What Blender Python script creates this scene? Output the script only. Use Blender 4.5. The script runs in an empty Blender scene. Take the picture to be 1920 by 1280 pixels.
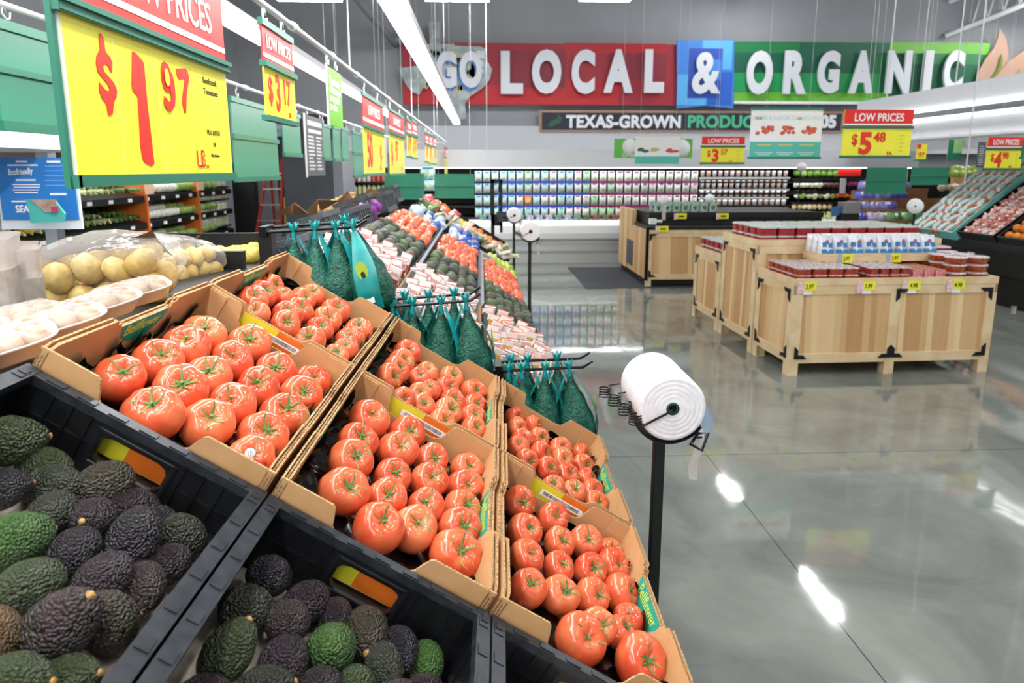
import bpy, math, random
from mathutils import Vector, Matrix, noise

# ------------------------------------------------------------------ camera, world, exposure
SC = bpy.context.scene
COL = SC.collection
FPX, CX, CY = 1250.0, 960.0, 547.0
PITCH = math.atan((547 - 317) / FPX)
YAW = math.atan((960 - 903) / FPX * math.cos(PITCH))
EYE = Vector((0, 0, 1.8))
cam_data = bpy.data.cameras.new('camera')
cam = bpy.data.objects.new('camera', cam_data)
COL.objects.link(cam)
cam.location = EYE
cam.rotation_euler = (math.pi / 2 - PITCH, 0, -YAW)
cam_data.sensor_width = 36
cam_data.lens = 36 * FPX / 1920
cam_data.shift_y = -(640 - CY) / 1920
cam_data.clip_start = 0.02
cam_data.clip_end = 100
cam_data.dof.use_dof = True
cam_data.dof.focus_distance = 1.55
cam_data.dof.aperture_fstop = 5.6
SC.camera = cam
world = bpy.data.worlds.new('store_ambient')
SC.world = world
world.use_nodes = True
world.node_tree.nodes['Background'].inputs[0].default_value = (0.92, 0.96, 1.0, 1)
world.node_tree.nodes['Background'].inputs[1].default_value = 0.75
SC.view_settings.view_transform = 'Standard'
SC.view_settings.look = 'None'
SC.view_settings.exposure = 0.1
SC.view_settings.gamma = 1.0
LAMP_LOW, LAMP_HIGH = 26.0, 70.0
random.seed(7)

# ------------------------------------------------------------------ geometry of the view -> world
_F = Vector((math.sin(YAW) * math.cos(PITCH), math.cos(YAW) * math.cos(PITCH), -math.sin(PITCH)))
_R = Vector((math.cos(YAW), -math.sin(YAW), 0))
_D = _F.cross(_R)
def ray(x, y): return _R * ((x - CX) / FPX) + _D * ((y - CY) / FPX) + _F
def AT(x, y, Y): r = ray(x, y); return EYE + r * (Y / r.y)
def AX(x, y, X): r = ray(x, y); return EYE + r * (X / r.x)
def AZ(x, y, z): r = ray(x, y); return EYE + r * ((z - 1.8) / r.z)

# ------------------------------------------------------------------ materials
def srgb(h):
    h = h.lstrip('#')
    v = [int(h[i:i + 2], 16) / 255 for i in (0, 2, 4)]
    return tuple((c / 12.92 if c <= .04045 else ((c + .055) / 1.055) ** 2.4) for c in v) + (1,)
MATS = {}
def mat(name, col='#888888', rough=.5, metal=0, spec=.5, var=None, scale=20, bump=None, coat=0, objcol=False,
        emit=None, trans=None, stretch=None, dark=.6, sss=0):
    """var: second colour mixed in by noise; bump: (scale, strength); objcol: the object's own colour times col"""
    if name in MATS: return MATS[name]
    m = bpy.data.materials.new(name); m.use_nodes = True
    nt = m.node_tree; N = nt.nodes; L = nt.links
    b = N['Principled BSDF']
    c = srgb(col)
    b.inputs['Base Color'].default_value = c
    b.inputs['Roughness'].default_value = rough
    b.inputs['Metallic'].default_value = metal
    b.inputs['Specular IOR Level'].default_value = spec
    if coat: b.inputs['Coat Weight'].default_value = coat; b.inputs['Coat Roughness'].default_value = .08
    tc = N.new('ShaderNodeTexCoord')
    vec = tc.outputs['Object']
    if stretch:
        mp = N.new('ShaderNodeMapping'); mp.inputs['Scale'].default_value = stretch
        L.new(vec, mp.inputs['Vector']); vec = mp.outputs['Vector']
    src = None
    if objcol:
        oi = N.new('ShaderNodeObjectInfo'); src = oi.outputs['Color']
    if var:
        nz = N.new('ShaderNodeTexNoise'); nz.inputs['Scale'].default_value = scale; nz.inputs['Detail'].default_value = 4
        L.new(vec, nz.inputs['Vector'])
        rp = N.new('ShaderNodeMapRange'); rp.inputs[1].default_value = .35; rp.inputs[2].default_value = .65
        L.new(nz.outputs['Fac'], rp.inputs[0])
        mx = N.new('ShaderNodeMix'); mx.data_type = 'RGBA'
        L.new(rp.outputs[0], mx.inputs[0])
        if src is not None:
            hs = N.new('ShaderNodeMix'); hs.data_type = 'RGBA'; hs.blend_type = 'MULTIPLY'; hs.inputs[0].default_value = 1
            L.new(src, hs.inputs[6]); hs.inputs[7].default_value = srgb(var)
            L.new(src, mx.inputs[6]); L.new(hs.outputs[2], mx.inputs[7])
        else:
            mx.inputs[6].default_value = c; mx.inputs[7].default_value = srgb(var)
        src = mx.outputs[2]
    if src is not None: L.new(src, b.inputs['Base Color'])
    if bump:
        nb = N.new('ShaderNodeTexNoise'); nb.inputs['Scale'].default_value = bump[0]; nb.inputs['Detail'].default_value = 3
        L.new(vec, nb.inputs['Vector'])
        bp = N.new('ShaderNodeBump'); bp.inputs['Strength'].default_value = bump[1]; bp.inputs['Distance'].default_value = .01
        L.new(nb.outputs['Fac'], bp.inputs['Height']); L.new(bp.outputs['Normal'], b.inputs['Normal'])
    if emit:
        b.inputs['Emission Color'].default_value = c; b.inputs['Emission Strength'].default_value = emit
    if sss: b.inputs['Subsurface Weight'].default_value = sss; b.inputs['Subsurface Radius'].default_value = (.02, .008, .004)
    if trans is not None:   # clear film: mostly see-through with a glossy, lightly tinted skin
        tr = N.new('ShaderNodeBsdfTransparent'); ms = N.new('ShaderNodeMixShader')
        ly = N.new('ShaderNodeLayerWeight'); ly.inputs[0].default_value = .35
        mr = N.new('ShaderNodeMapRange'); mr.inputs[3].default_value = trans; mr.inputs[4].default_value = min(1, trans + .45)
        L.new(ly.outputs['Facing'], mr.inputs[0]); L.new(mr.outputs[0], ms.inputs[0])
        L.new(tr.outputs[0], ms.inputs[1]); L.new(b.outputs[0], ms.inputs[2])
        L.new(ms.outputs[0], N['Material Output'].inputs['Surface'])
    MATS[name] = m
    return m

def floor_material():
    m = bpy.data.materials.new('polished_concrete'); m.use_nodes = True
    N = m.node_tree.nodes; L = m.node_tree.links; b = N['Principled BSDF']
    g = N.new('ShaderNodeNewGeometry')
    n1 = N.new('ShaderNodeTexNoise'); n1.inputs['Scale'].default_value = 1.3; n1.inputs['Detail'].default_value = 7
    n1.inputs['Roughness'].default_value = .62; n1.inputs['Distortion'].default_value = 1.2
    L.new(g.outputs['Position'], n1.inputs['Vector'])
    mr = N.new('ShaderNodeMapRange'); mr.inputs[1].default_value = .3; mr.inputs[2].default_value = .7
    L.new(n1.outputs['Fac'], mr.inputs[0])
    mx = N.new('ShaderNodeMix'); mx.data_type = 'RGBA'
    mx.inputs[6].default_value = srgb('#70756F'); mx.inputs[7].default_value = srgb('#92978F')
    L.new(mr.outputs[0], mx.inputs[0])
    # saw-cut joints
    sp = N.new('ShaderNodeSeparateXYZ'); L.new(g.outputs['Position'], sp.inputs[0])
    prev = None
    for axis, off, period in ((0, 1.425, 4.2), (1, 3.95, 4.0)):
        a = N.new('ShaderNodeMath'); a.operation = 'SUBTRACT'; L.new(sp.outputs[axis], a.inputs[0]); a.inputs[1].default_value = off - period / 2
        w = N.new('ShaderNodeMath'); w.operation = 'FLOORED_MODULO'; L.new(a.outputs[0], w.inputs[0]); w.inputs[1].default_value = period
        s = N.new('ShaderNodeMath'); s.operation = 'SUBTRACT'; L.new(w.outputs[0], s.inputs[0]); s.inputs[1].default_value = period / 2
        ab = N.new('ShaderNodeMath'); ab.operation = 'ABSOLUTE'; L.new(s.outputs[0], ab.inputs[0])
        lt = N.new('ShaderNodeMath'); lt.operation = 'LESS_THAN'; L.new(ab.outputs[0], lt.inputs[0]); lt.inputs[1].default_value = .003
        if prev is None: prev = lt
        else:
            mxm = N.new('ShaderNodeMath'); mxm.operation = 'MAXIMUM'; L.new(prev.outputs[0], mxm.inputs[0]); L.new(lt.outputs[0], mxm.inputs[1]); prev = mxm
    m2 = N.new('ShaderNodeMix'); m2.data_type = 'RGBA'; L.new(prev.outputs[0], m2.inputs[0])
    L.new(mx.outputs[2], m2.inputs[6]); m2.inputs[7].default_value = srgb('#4A4D4B')
    L.new(m2.outputs[2], b.inputs['Base Color'])
    r = N.new('ShaderNodeMapRange'); r.inputs[3].default_value = .025; r.inputs[4].default_value = .075
    L.new(n1.outputs['Fac'], r.inputs[0]); L.new(r.outputs[0], b.inputs['Roughness'])
    b.inputs['IOR'].default_value = 1.75
    n2 = N.new('ShaderNodeTexNoise'); n2.inputs['Scale'].default_value = 3.5; n2.inputs['Detail'].default_value = 2
    L.new(g.outputs['Position'], n2.inputs['Vector'])
    bp = N.new('ShaderNodeBump'); bp.inputs['Strength'].default_value = .05; bp.inputs['Distance'].default_value = .02
    L.new(n2.outputs['Fac'], bp.inputs['Height']); L.new(bp.outputs['Normal'], b.inputs['Normal'])
    return m

def tomato_material():
    m = bpy.data.materials.new('tomato_skin'); m.use_nodes = True
    N = m.node_tree.nodes; L = m.node_tree.links; b = N['Principled BSDF']
    oi = N.new('ShaderNodeObjectInfo'); cr = N.new('ShaderNodeValToRGB')
    e = cr.color_ramp.elements
    e[0].position = 0; e[0].color = srgb('#D94B2A'); e[1].position = 1; e[1].color = srgb('#E67648')
    k = e.new(.5); k.color = srgb('#E15C36')
    L.new(oi.outputs['Random'], cr.inputs[0])
    tc = N.new('ShaderNodeTexCoord'); nz = N.new('ShaderNodeTexNoise'); nz.inputs['Scale'].default_value = 2.2; nz.inputs['Detail'].default_value = 2
    L.new(tc.outputs['Object'], nz.inputs['Vector'])
    mr = N.new('ShaderNodeMapRange'); mr.inputs[1].default_value = .4; mr.inputs[2].default_value = .8; mr.inputs[4].default_value = .55
    L.new(nz.outputs['Fac'], mr.inputs[0])
    mx = N.new('ShaderNodeMix'); mx.data_type = 'RGBA'; L.new(mr.outputs[0], mx.inputs[0])
    L.new(cr.outputs[0], mx.inputs[6]); mx.inputs[7].default_value = srgb('#E88E5C')
    L.new(mx.outputs[2], b.inputs['Base Color'])
    b.inputs['Roughness'].default_value = .22; b.inputs['Coat Weight'].default_value = .25; b.inputs['Coat Roughness'].default_value = .12
    b.inputs['Subsurface Weight'].default_value = 0
    return m

def avocado_material():
    m = bpy.data.materials.new('avocado_skin'); m.use_nodes = True
    N = m.node_tree.nodes; L = m.node_tree.links; b = N['Principled BSDF']
    oi = N.new('ShaderNodeObjectInfo'); tc = N.new('ShaderNodeTexCoord')
    ad = N.new('ShaderNodeVectorMath'); ad.operation = 'ADD'
    L.new(tc.outputs['Object'], ad.inputs[0]); L.new(oi.outputs['Random'], ad.inputs[1])
    n1 = N.new('ShaderNodeTexNoise'); n1.inputs['Scale'].default_value = 1.6; n1.inputs['Detail'].default_value = 3
    L.new(ad.outputs[0], n1.inputs['Vector'])
    mr = N.new('ShaderNodeMapRange'); mr.inputs[1].default_value = .38; mr.inputs[2].default_value = .66
    L.new(n1.outputs['Fac'], mr.inputs[0])
    mul = N.new('ShaderNodeMix'); mul.data_type = 'RGBA'; mul.blend_type = 'MULTIPLY'; mul.inputs[0].default_value = 1
    L.new(oi.outputs['Color'], mul.inputs[6]); mul.inputs[7].default_value = (.62, .85, .55, 1)
    mx = N.new('ShaderNodeMix'); mx.data_type = 'RGBA'
    L.new(mr.outputs[0], mx.inputs[0]); L.new(oi.outputs['Color'], mx.inputs[6]); L.new(mul.outputs[2], mx.inputs[7])
    n2 = N.new('ShaderNodeTexVoronoi'); n2.inputs['Scale'].default_value = 11; n2.feature = 'SMOOTH_F1'
    L.new(ad.outputs[0], n2.inputs['Vector'])
    m3 = N.new('ShaderNodeMapRange'); m3.inputs[1].default_value = .0; m3.inputs[2].default_value = .6; m3.inputs[3].default_value = 1.15; m3.inputs[4].default_value = .6
    L.new(n2.outputs['Distance'], m3.inputs[0])
    mm = N.new('ShaderNodeVectorMath'); mm.operation = 'SCALE'; L.new(mx.outputs[2], mm.inputs[0]); L.new(m3.outputs[0], mm.inputs['Scale'])
    L.new(mm.outputs[0], b.inputs['Base Color'])
    b.inputs['Roughness'].default_value = .36
    bp = N.new('ShaderNodeBump'); bp.inputs['Strength'].default_value = .6; bp.inputs['Distance'].default_value = .07; bp.invert = True
    L.new(n2.outputs['Distance'], bp.inputs['Height']); L.new(bp.outputs['Normal'], b.inputs['Normal'])
    return m

def wood_material(name, c1, c2, plank=9.0, axis='X'):
    """vertical boards with their own tone and a fine grain along Z"""
    m = bpy.data.materials.new(name); m.use_nodes = True
    N = m.node_tree.nodes; L = m.node_tree.links; b = N['Principled BSDF']
    g = N.new('ShaderNodeNewGeometry'); sp = N.new('ShaderNodeSeparateXYZ'); L.new(g.outputs['Position'], sp.inputs[0])
    s = N.new('ShaderNodeMath'); s.operation = 'ADD'; L.new(sp.outputs[0], s.inputs[0]); L.new(sp.outputs[1], s.inputs[1])
    # a little sway so that some board joints run slightly off plumb, as tapered boards do
    zz = N.new('ShaderNodeMath'); zz.operation = 'MULTIPLY'; L.new(sp.outputs[2], zz.inputs[0]); zz.inputs[1].default_value = .035
    s2 = N.new('ShaderNodeMath'); s2.operation = 'ADD'; L.new(s.outputs[0], s2.inputs[0]); L.new(zz.outputs[0], s2.inputs[1])
    sn = N.new('ShaderNodeMath'); sn.operation = 'MULTIPLY'; L.new(s2.outputs[0], sn.inputs[0]); sn.inputs[1].default_value = 23.0
    si = N.new('ShaderNodeMath'); si.operation = 'SINE'; L.new(sn.outputs[0], si.inputs[0])
    k0 = N.new('ShaderNodeMath'); k0.operation = 'MULTIPLY_ADD'; L.new(si.outputs[0], k0.inputs[0]); k0.inputs[1].default_value = .035; L.new(s2.outputs[0], k0.inputs[2])
    k = N.new('ShaderNodeMath'); k.operation = 'MULTIPLY'; L.new(k0.outputs[0], k.inputs[0]); k.inputs[1].default_value = plank
    fl = N.new('ShaderNodeMath'); fl.operation = 'FLOOR'; L.new(k.outputs[0], fl.inputs[0])
    wn = N.new('ShaderNodeTexWhiteNoise'); wn.noise_dimensions = '1D'; L.new(fl.outputs[0], wn.inputs['W'])
    mp = N.new('ShaderNodeMapping'); mp.inputs['Scale'].default_value = (30, 30, 1.2); L.new(g.outputs['Position'], mp.inputs['Vector'])
    nz = N.new('ShaderNodeTexNoise'); nz.inputs['Scale'].default_value = 1.5; nz.inputs['Detail'].default_value = 4; L.new(mp.outputs[0], nz.inputs['Vector'])
    a = N.new('ShaderNodeMath'); a.operation = 'MULTIPLY_ADD'; L.new(wn.outputs['Value'], a.inputs[0]); a.inputs[1].default_value = .95
    h = N.new('ShaderNodeMath'); h.operation = 'MULTIPLY'; L.new(nz.outputs['Fac'], h.inputs[0]); h.inputs[1].default_value = .3
    L.new(h.outputs[0], a.inputs[2])
    mx = N.new('ShaderNodeMix'); mx.data_type = 'RGBA'; L.new(a.outputs[0], mx.inputs[0])
    mx.inputs[6].default_value = srgb(c1); mx.inputs[7].default_value = srgb(c2)
    L.new(mx.outputs[2], b.inputs['Base Color']); b.inputs['Roughness'].default_value = .5
    MATS[name] = m
    return m

M_FLOOR = floor_material()
M_TOM = tomato_material()
M_AVO = avocado_material()
M_BOARD = wood_material('knotty_boards', '#BC8850', '#F0D2A0', 11.0)
M_BOARD2 = wood_material('pale_boards', '#C4935A', '#E6C594', 5.0)
M_FRAME = mat('pale_timber', '#ECD5AC', .5, var='#DDBE90', scale=6, stretch=(1, 1, 8))
M_STEPW = mat('step_timber', '#A9794A', .5, var='#8F6238', scale=6)
M_CARD = mat('corrugated_card', '#C79A69', .8, var='#BC8E5D', scale=14)
M_CARDEDGE = mat('card_edge', '#D6B07F', .85, var='#7A5630', scale=240)
M_BLACKPL = mat('black_plastic', '#0B0C0E', .38, var='#14161A', scale=30)
M_GREYPL = mat('worn_crate_rim', '#171A1F', .36, var='#2A2F36', scale=45)
M_LINER = mat('black_tray_film', '#08080A', .16)
M_STEM = mat('tomato_stem', '#4F7A3A', .6, var='#7C9A4E', scale=6)
M_NUB = mat('avocado_nub', '#C49A55', .6, var='#8F6A36', scale=9)
M_PAPER = mat('kraft_paper', '#CFC3B2', .8, var='#BBAE9C', scale=8, bump=(12, .3))
M_WHITE = mat('white_paint', '#F2F3F4', .4)
M_WHITEPAPER = mat('white_card', '#F6F6F6', .6)
M_BLACK = mat('matt_black', '#0D0E10', .5)
M_STEEL = mat('black_steel', '#101113', .3, metal=.3)
M_GREEN = mat('sign_green', '#2C7A63', .35)
M_YELLOW = mat('sign_yellow', '#F3EE3E', .35)
M_RED = mat('sign_red', '#E5291F', .35)
M_DIGIT = mat('digit_red', '#E8301F', .4)
M_INK = mat('ink', '#2A2A22', .6)
M_TEAL = mat('teal_band', '#18A2A0', .3, var='#0E8688', scale=20)
M_NET = mat('green_net', '#0F6B55', .4, var='#06382E', scale=90, bump=(160, .8))
M_LIME = mat('lime_print', '#A9CC3F', .45)
M_CREAM = mat('cream', '#EFE6C8', .5)
M_WALL = mat('grey_wall', '#A2A5A9', .75, var='#9B9EA2', scale=.6)
M_CEIL = mat('dark_ceiling', '#8A8D8F', .8)
M_LAMP = mat('lamp_diffuser', '#FFFFFF', .5, emit=LAMP_LOW)
M_LAMPH = mat('ceiling_lamp_diffuser', '#FFFFFF', .5, emit=LAMP_HIGH)
M_FILM = mat('clear_film', '#F3EFEA', .1, trans=.035, bump=(30, .5))
M_FILM2 = mat('clear_lid', '#FFFFFF', .12, trans=.25)
M_OBJ = mat('tinted_print', '#FFFFFF', .4, objcol=True, var='#D8D8D8', scale=30)
M_OBJ2 = mat('speckled_print', '#FFFFFF', .4, objcol=True, var='#8C8C8C', scale=25)
M_PEEL = mat('waxy_peel', '#FFFFFF', .35, objcol=True, var='#DEDEDE', scale=3, bump=(60, .12))
M_GLASS = mat('display_glass', '#DDE6EA', .03, trans=.12)
M_SILVER = mat('brushed_silver', '#C9CDD1', .3, metal=.9)
M_ALU = mat('satin_white_metal', '#DADDE0', .35, metal=.2)
M_ROLL = mat('thin_film_roll', '#F7F7F9', .45, var='#ECECF0', scale=60)

# ------------------------------------------------------------------ mesh builder
class MB:
    def __init__(s): s.v = []; s.f = []; s.m = []; s.s = []
    def add(s, vs, fs, mt=0, sm=False, M=None):
        o = len(s.v)
        s.v += [tuple(M @ Vector(p)) for p in vs] if M is not None else [tuple(p) for p in vs]
        s.f += [tuple(i + o for i in f) for f in fs]
        s.m += [mt] * len(fs); s.s += [sm] * len(fs)
        return s
    def box(s, lo, hi, mt=0, M=None):
        (a, b, c), (d, e, f) = lo, hi
        vs = [(a, b, c), (d, b, c), (d, e, c), (a, e, c), (a, b, f), (d, b, f), (d, e, f), (a, e, f)]
        return s.add(vs, [(0, 3, 2, 1), (4, 5, 6, 7), (0, 1, 5, 4), (1, 2, 6, 5), (2, 3, 7, 6), (3, 0, 4, 7)], mt, False, M)
    def cbox(s, c, z, mt=0, M=None):
        return s.box([c[i] - z[i] / 2 for i in range(3)], [c[i] + z[i] / 2 for i in range(3)], mt, M)
    def rbox(s, lo, hi, r, mt=0, M=None, seg=3):
        """box with rounded vertical edges"""
        pts = []
        for cx, cy, a0 in ((hi[0] - r, hi[1] - r, 0), (lo[0] + r, hi[1] - r, 90), (lo[0] + r, lo[1] + r, 180), (hi[0] - r, lo[1] + r, 270)):
            for k in range(seg + 1):
                a = math.radians(a0 + 90 * k / seg); pts.append((cx + r * math.cos(a), cy + r * math.sin(a)))
        T = Matrix.Translation((0, 0, lo[2]))
        return s.prism(pts, hi[2] - lo[2], mt, (M @ T) if M is not None else T)
    def prism(s, pts, h, mt=0, M=None, side=None):
        n = len(pts)
        vs = [(p[0], p[1], 0) for p in pts] + [(p[0], p[1], h) for p in pts]
        s.add(vs, [tuple(range(n))[::-1], tuple(range(n, 2 * n))], mt, False, M)
        return s.add(vs, [(i, (i + 1) % n, n + (i + 1) % n, n + i) for i in range(n)], mt if side is None else side, False, M)
    def tube(s, pts, r, n=8, mt=0, M=None, caps=True):
        pts = [Vector(p) for p in pts]
        rs = r if isinstance(r, (list, tuple)) else [r] * len(pts)
        vs = []; fs = []
        up = Vector((0, 0, 1))
        for i, p in enumerate(pts):
            t = (pts[min(i + 1, len(pts) - 1)] - pts[max(i - 1, 0)])
            if t.length < 1e-9: t = Vector((0, 0, 1))
            t.normalize()
            if abs(t.dot(up)) > .95: up = Vector((1, 0, 0)) if abs(t.x) < .9 else Vector((0, 1, 0))
            a = t.cross(up).normalized(); b = t.cross(a); up = -b if b.dot(up) < 0 else b
            b = t.cross(a)
            for k in range(n):
                w = 2 * math.pi * k / n; vs.append(p + (a * math.cos(w) + b * math.sin(w)) * rs[i])
        for i in range(len(pts) - 1):
            for k in range(n):
                fs.append((i * n + k, i * n + (k + 1) % n, (i + 1) * n + (k + 1) % n, (i + 1) * n + k))
        s.add(vs, fs, mt, True, M)
        if caps:
            s.add(vs[:n], [tuple(range(n))], mt, False, M); s.add(vs[-n:], [tuple(range(n))[::-1]], mt, False, M)
        return s
    def lathe(s, prof, n=24, mt=0, M=None, sm=True):
        vs = []; fs = []
        for r, z in prof:
            for k in range(n):
                w = 2 * math.pi * k / n; vs.append((r * math.cos(w), r * math.sin(w), z))
        for i in range(len(prof) - 1):
            for k in range(n):
                fs.append((i * n + k, i * n + (k + 1) % n, (i + 1) * n + (k + 1) % n, (i + 1) * n + k))
        return s.add(vs, fs, mt, sm, M)
    def surf(s, fn, nu, nv, mt=0, M=None, closeu=True, sm=True):
        """fn(u, v) -> point, u around, v from 0 to 1"""
        vs = []; fs = []
        for j in range(nv + 1):
            for i in range(nu + (0 if closeu else 1)): vs.append(fn(i / nu, j / nv))
        w = nu if closeu else nu + 1
        for j in range(nv):
            for i in range(nu):
                i2 = (i + 1) % nu if closeu else i + 1
                fs.append((j * w + i, j * w + i2, (j + 1) * w + i2, (j + 1) * w + i))
        return s.add(vs, fs, mt, sm, M)
    def ball(s, c, r, nu=12, nv=8, mt=0, jit=0, seed=0, M=None):
        r = (r, r, r) if not isinstance(r, (tuple, list)) else r
        def fn(u, v):
            a = 2 * math.pi * u; t = math.pi * v
            d = Vector((math.sin(t) * math.cos(a), math.sin(t) * math.sin(a), math.cos(t)))
            k = 1 + (jit * noise.noise(d * 1.7 + Vector((seed * 7.1, seed * 3.3, 0))) if jit else 0)
            return (c[0] + d.x * r[0] * k, c[1] + d.y * r[1] * k, c[2] + d.z * r[2] * k)
        return s.surf(fn, nu, nv, mt, M)
    def ribbon(s, pts, ws, mt=0, M=None, h=.0006):
        """flat stroke of varying width in the local xy plane, as a thin raised shape"""
        pts = [Vector((p[0], p[1], 0)) for p in pts]; vs = []; fs = []
        for i, p in enumerate(pts):
            t = (pts[min(i + 1, len(pts) - 1)] - pts[max(i - 1, 0)]).normalized(); nn = Vector((-t.y, t.x, 0)) * ws[i] / 2
            vs += [p + nn + Vector((0, 0, h)), p - nn + Vector((0, 0, h))]
        for i in range(len(pts) - 1): fs.append((2 * i, 2 * i + 1, 2 * i + 3, 2 * i + 2))
        return s.add(vs, fs, mt, False, M)
    def text(s, txt, size, M, mt=0, bold=0, depth=.0005, sx=1.0, align='LEFT', space=1.0):
        cu = bpy.data.curves.new('txt', 'FONT'); cu.body = txt; cu.size = 1.0; cu.offset = bold; cu.extrude = depth / size
        cu.align_x = align; cu.space_character = space; cu.resolution_u = 4
        o = bpy.data.objects.new('txt', cu); me = o.to_mesh()
        S = Matrix.Diagonal((size * sx, size, size, 1))
        s.add([v.co[:] for v in me.vertices], [tuple(p.vertices) for p in me.polygons], mt, False, M @ S)
        o.to_mesh_clear(); bpy.data.objects.remove(o); bpy.data.curves.remove(cu)
        return s
    def mesh(s, name, mats):
        me = bpy.data.meshes.new(name)
        me.from_pydata(s.v, [], s.f)
        me.polygons.foreach_set('material_index', s.m); me.polygons.foreach_set('use_smooth', s.s)
        for m in (mats if isinstance(mats, (list, tuple)) else [mats]): me.materials.append(m)
        me.update()
        return me
    def build(s, name, mats, parent=None, M=None, col=None):
        return link(name, s.mesh(name, mats), parent, M, col)

def link(name, me, parent=None, M=None, col=None):
    o = bpy.data.objects.new(name, me); COL.objects.link(o)
    if parent is not None: o.parent = parent
    if M is not None: o.matrix_local = M
    if col is not None: o.color = (col if len(col) == 4 else tuple(col) + (1,))
    return o
def tag(o, label=None, cat=None, group=None, kind=None):
    if label: o['label'] = label
    if cat: o['category'] = cat
    if group: o['group'] = group
    if kind: o['kind'] = kind
    return o
def thing(name, label, cat, M=None, group=None):
    o = bpy.data.objects.new(name, None); COL.objects.link(o); o.empty_display_size = .05
    if M is not None: o.matrix_local = M
    return tag(o, label, cat, group)
def struct(o): o['kind'] = 'structure'; return o
KIDS = {}
def dup(root, M, label=None, group=None, col=None, depth=0):
    r = root.copy(); COL.objects.link(r)
    if depth == 0:
        r.matrix_local = M
        if label: r['label'] = label
        if group: r['group'] = group
    if col is not None: r.color = tuple(col)[:3] + (1,)
    if root.name not in KIDS: KIDS[root.name] = list(root.children)
    for ch in KIDS[root.name]:
        c = dup(ch, None, depth=depth + 1, col=col); c.parent = r
    return r
def T(x, y=None, z=None): return Matrix.Translation((x, y, z) if y is not None else x)
def R(deg, ax): return Matrix.Rotation(math.radians(deg), 4, ax)
def S(x, y=None, z=None): return Matrix.Diagonal((x, x if y is None else y, x if z is None else z, 1))
def basis(o, ex, ey, ez):
    return Matrix(((ex[0], ey[0], ez[0], o[0]), (ex[1], ey[1], ez[1], o[1]), (ex[2], ey[2], ez[2], o[2]), (0, 0, 0, 1)))
def aim(p, axis, scale=1.0, spin=0.0):
    z = Vector(axis).normalized(); x = z.orthogonal().normalized(); y = z.cross(x)
    return basis(p, x, y, z) @ Matrix.Rotation(spin, 4, 'Z') @ S(scale)
ORD = ['first', 'second', 'third', 'fourth', 'fifth', 'sixth', 'seventh', 'eighth', 'ninth', 'tenth', 'eleventh', 'twelfth', 'thirteenth',
       'fourteenth', 'fifteenth', 'sixteenth', 'seventeenth', 'eighteenth', 'nineteenth', 'twentieth', 'twenty-first', 'twenty-second',
       'twenty-third', 'twenty-fourth', 'twenty-fifth', 'twenty-sixth', 'twenty-seventh', 'twenty-eighth', 'twenty-ninth', 'thirtieth',
       'thirty-first', 'thirty-second', 'thirty-third', 'thirty-fourth']

# ------------------------------------------------------------------ the room
def plane_obj(name, lo, hi, m): return struct(MB().box(lo, hi).build(name, m))
plane_obj('floor', (-6, -4, -.1), (15, 17, 0), M_FLOOR)
plane_obj('ceiling', (-6, -4, 6), (15, 17, 6.1), M_CEIL)
plane_obj('wall_back', (-6, 16, 0), (15, 16.2, 6), M_WALL)
plane_obj('wall_left', (-5.7, -4, 0), (-5.5, 16, 6), M_WALL)
plane_obj('wall_right', (13.6, -4, 0), (13.8, 16, 6), M_WALL)
plane_obj('back_wall_band', (-5.5, 15.8, 2.16), (13.6, 16, 2.78), mat('pale_wall_band', '#C6C9CE', .6))  # paler band across the back wall

# low light strips over the produce aisle
def low_strip(x, y0, y1, z, w, label):
    t = thing('strip_light', label, 'light', T(x, 0, z), 'low light strips')
    b = MB().box((-w / 2, y0, .0), (w / 2, y1, .05)); b.build('housing', M_ALU, t)
    MB().box((-w / 2 + .004, y0 + .01, -.03), (w / 2 - .004, y1 - .01, .0)).build('diffuser', M_LAMP, t)
    y = y0 + .6
    while y < y1:
        MB().tube([(0, y, .05), (0, y, 6 - z)], .004, 5).build('hanger', M_ALU, t); y += 2.9
    return t
low_strip(-.435, -2.5, 12.3, 2.62, .115, 'long low white strip light running over the tomato slope')
low_strip(-1.40, -2.5, 11.8, 2.63, .115, 'long low white strip light running behind the price signs')
# ceiling lamps
def ceil_lamp(x, y, z, along, ln, label):
    t = thing('ceiling_lamp', label, 'light', T(x, y, z), 'ceiling lamps')
    d = (ln / 2, .09) if along == 'X' else (.09, ln / 2)
    MB().box((-d[0], -d[1], .02), (d[0], d[1], .09)).build('housing', M_ALU, t)
    MB().box((-d[0] + .01, -d[1] + .01, -.03), (d[0] - .01, d[1] - .01, .02)).build('diffuser', M_LAMPH, t)
    MB().tube([(0, 0, .09), (0, 0, 6 - z)], .004, 5).build('hanger', M_ALU, t)
    return t
for k, (x, y) in enumerate([(6.0, 7.5), (5.92, 10.36), (5.75, 14.3)]):
    ceil_lamp(x, y, 5.6, 'Y', 1.25, 'bright ceiling lamp over the main aisle, %s towards the back wall' % ORD[k])
for k, (x, y) in enumerate([(10.4, 12.3), (11.5, 13.7), (12.5, 14.3)]):
    ceil_lamp(x, y, 5.2, 'Y', 1.25, 'bright ceiling lamp beside the outer wall, %s towards the back wall' % ORD[k])
for k, (px0, px1) in enumerate([(524, 636), (800, 914), (1088, 1180)]):
    p = AT((px0 + px1) / 2, 3, 12.6)
    ceil_lamp(p.x, 12.6, p.z + .05, 'X', (px1 - px0) / 1250 * 12.6, 'short ceiling lamp near the back wall, %s from the price rail' % ORD[k])
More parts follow.
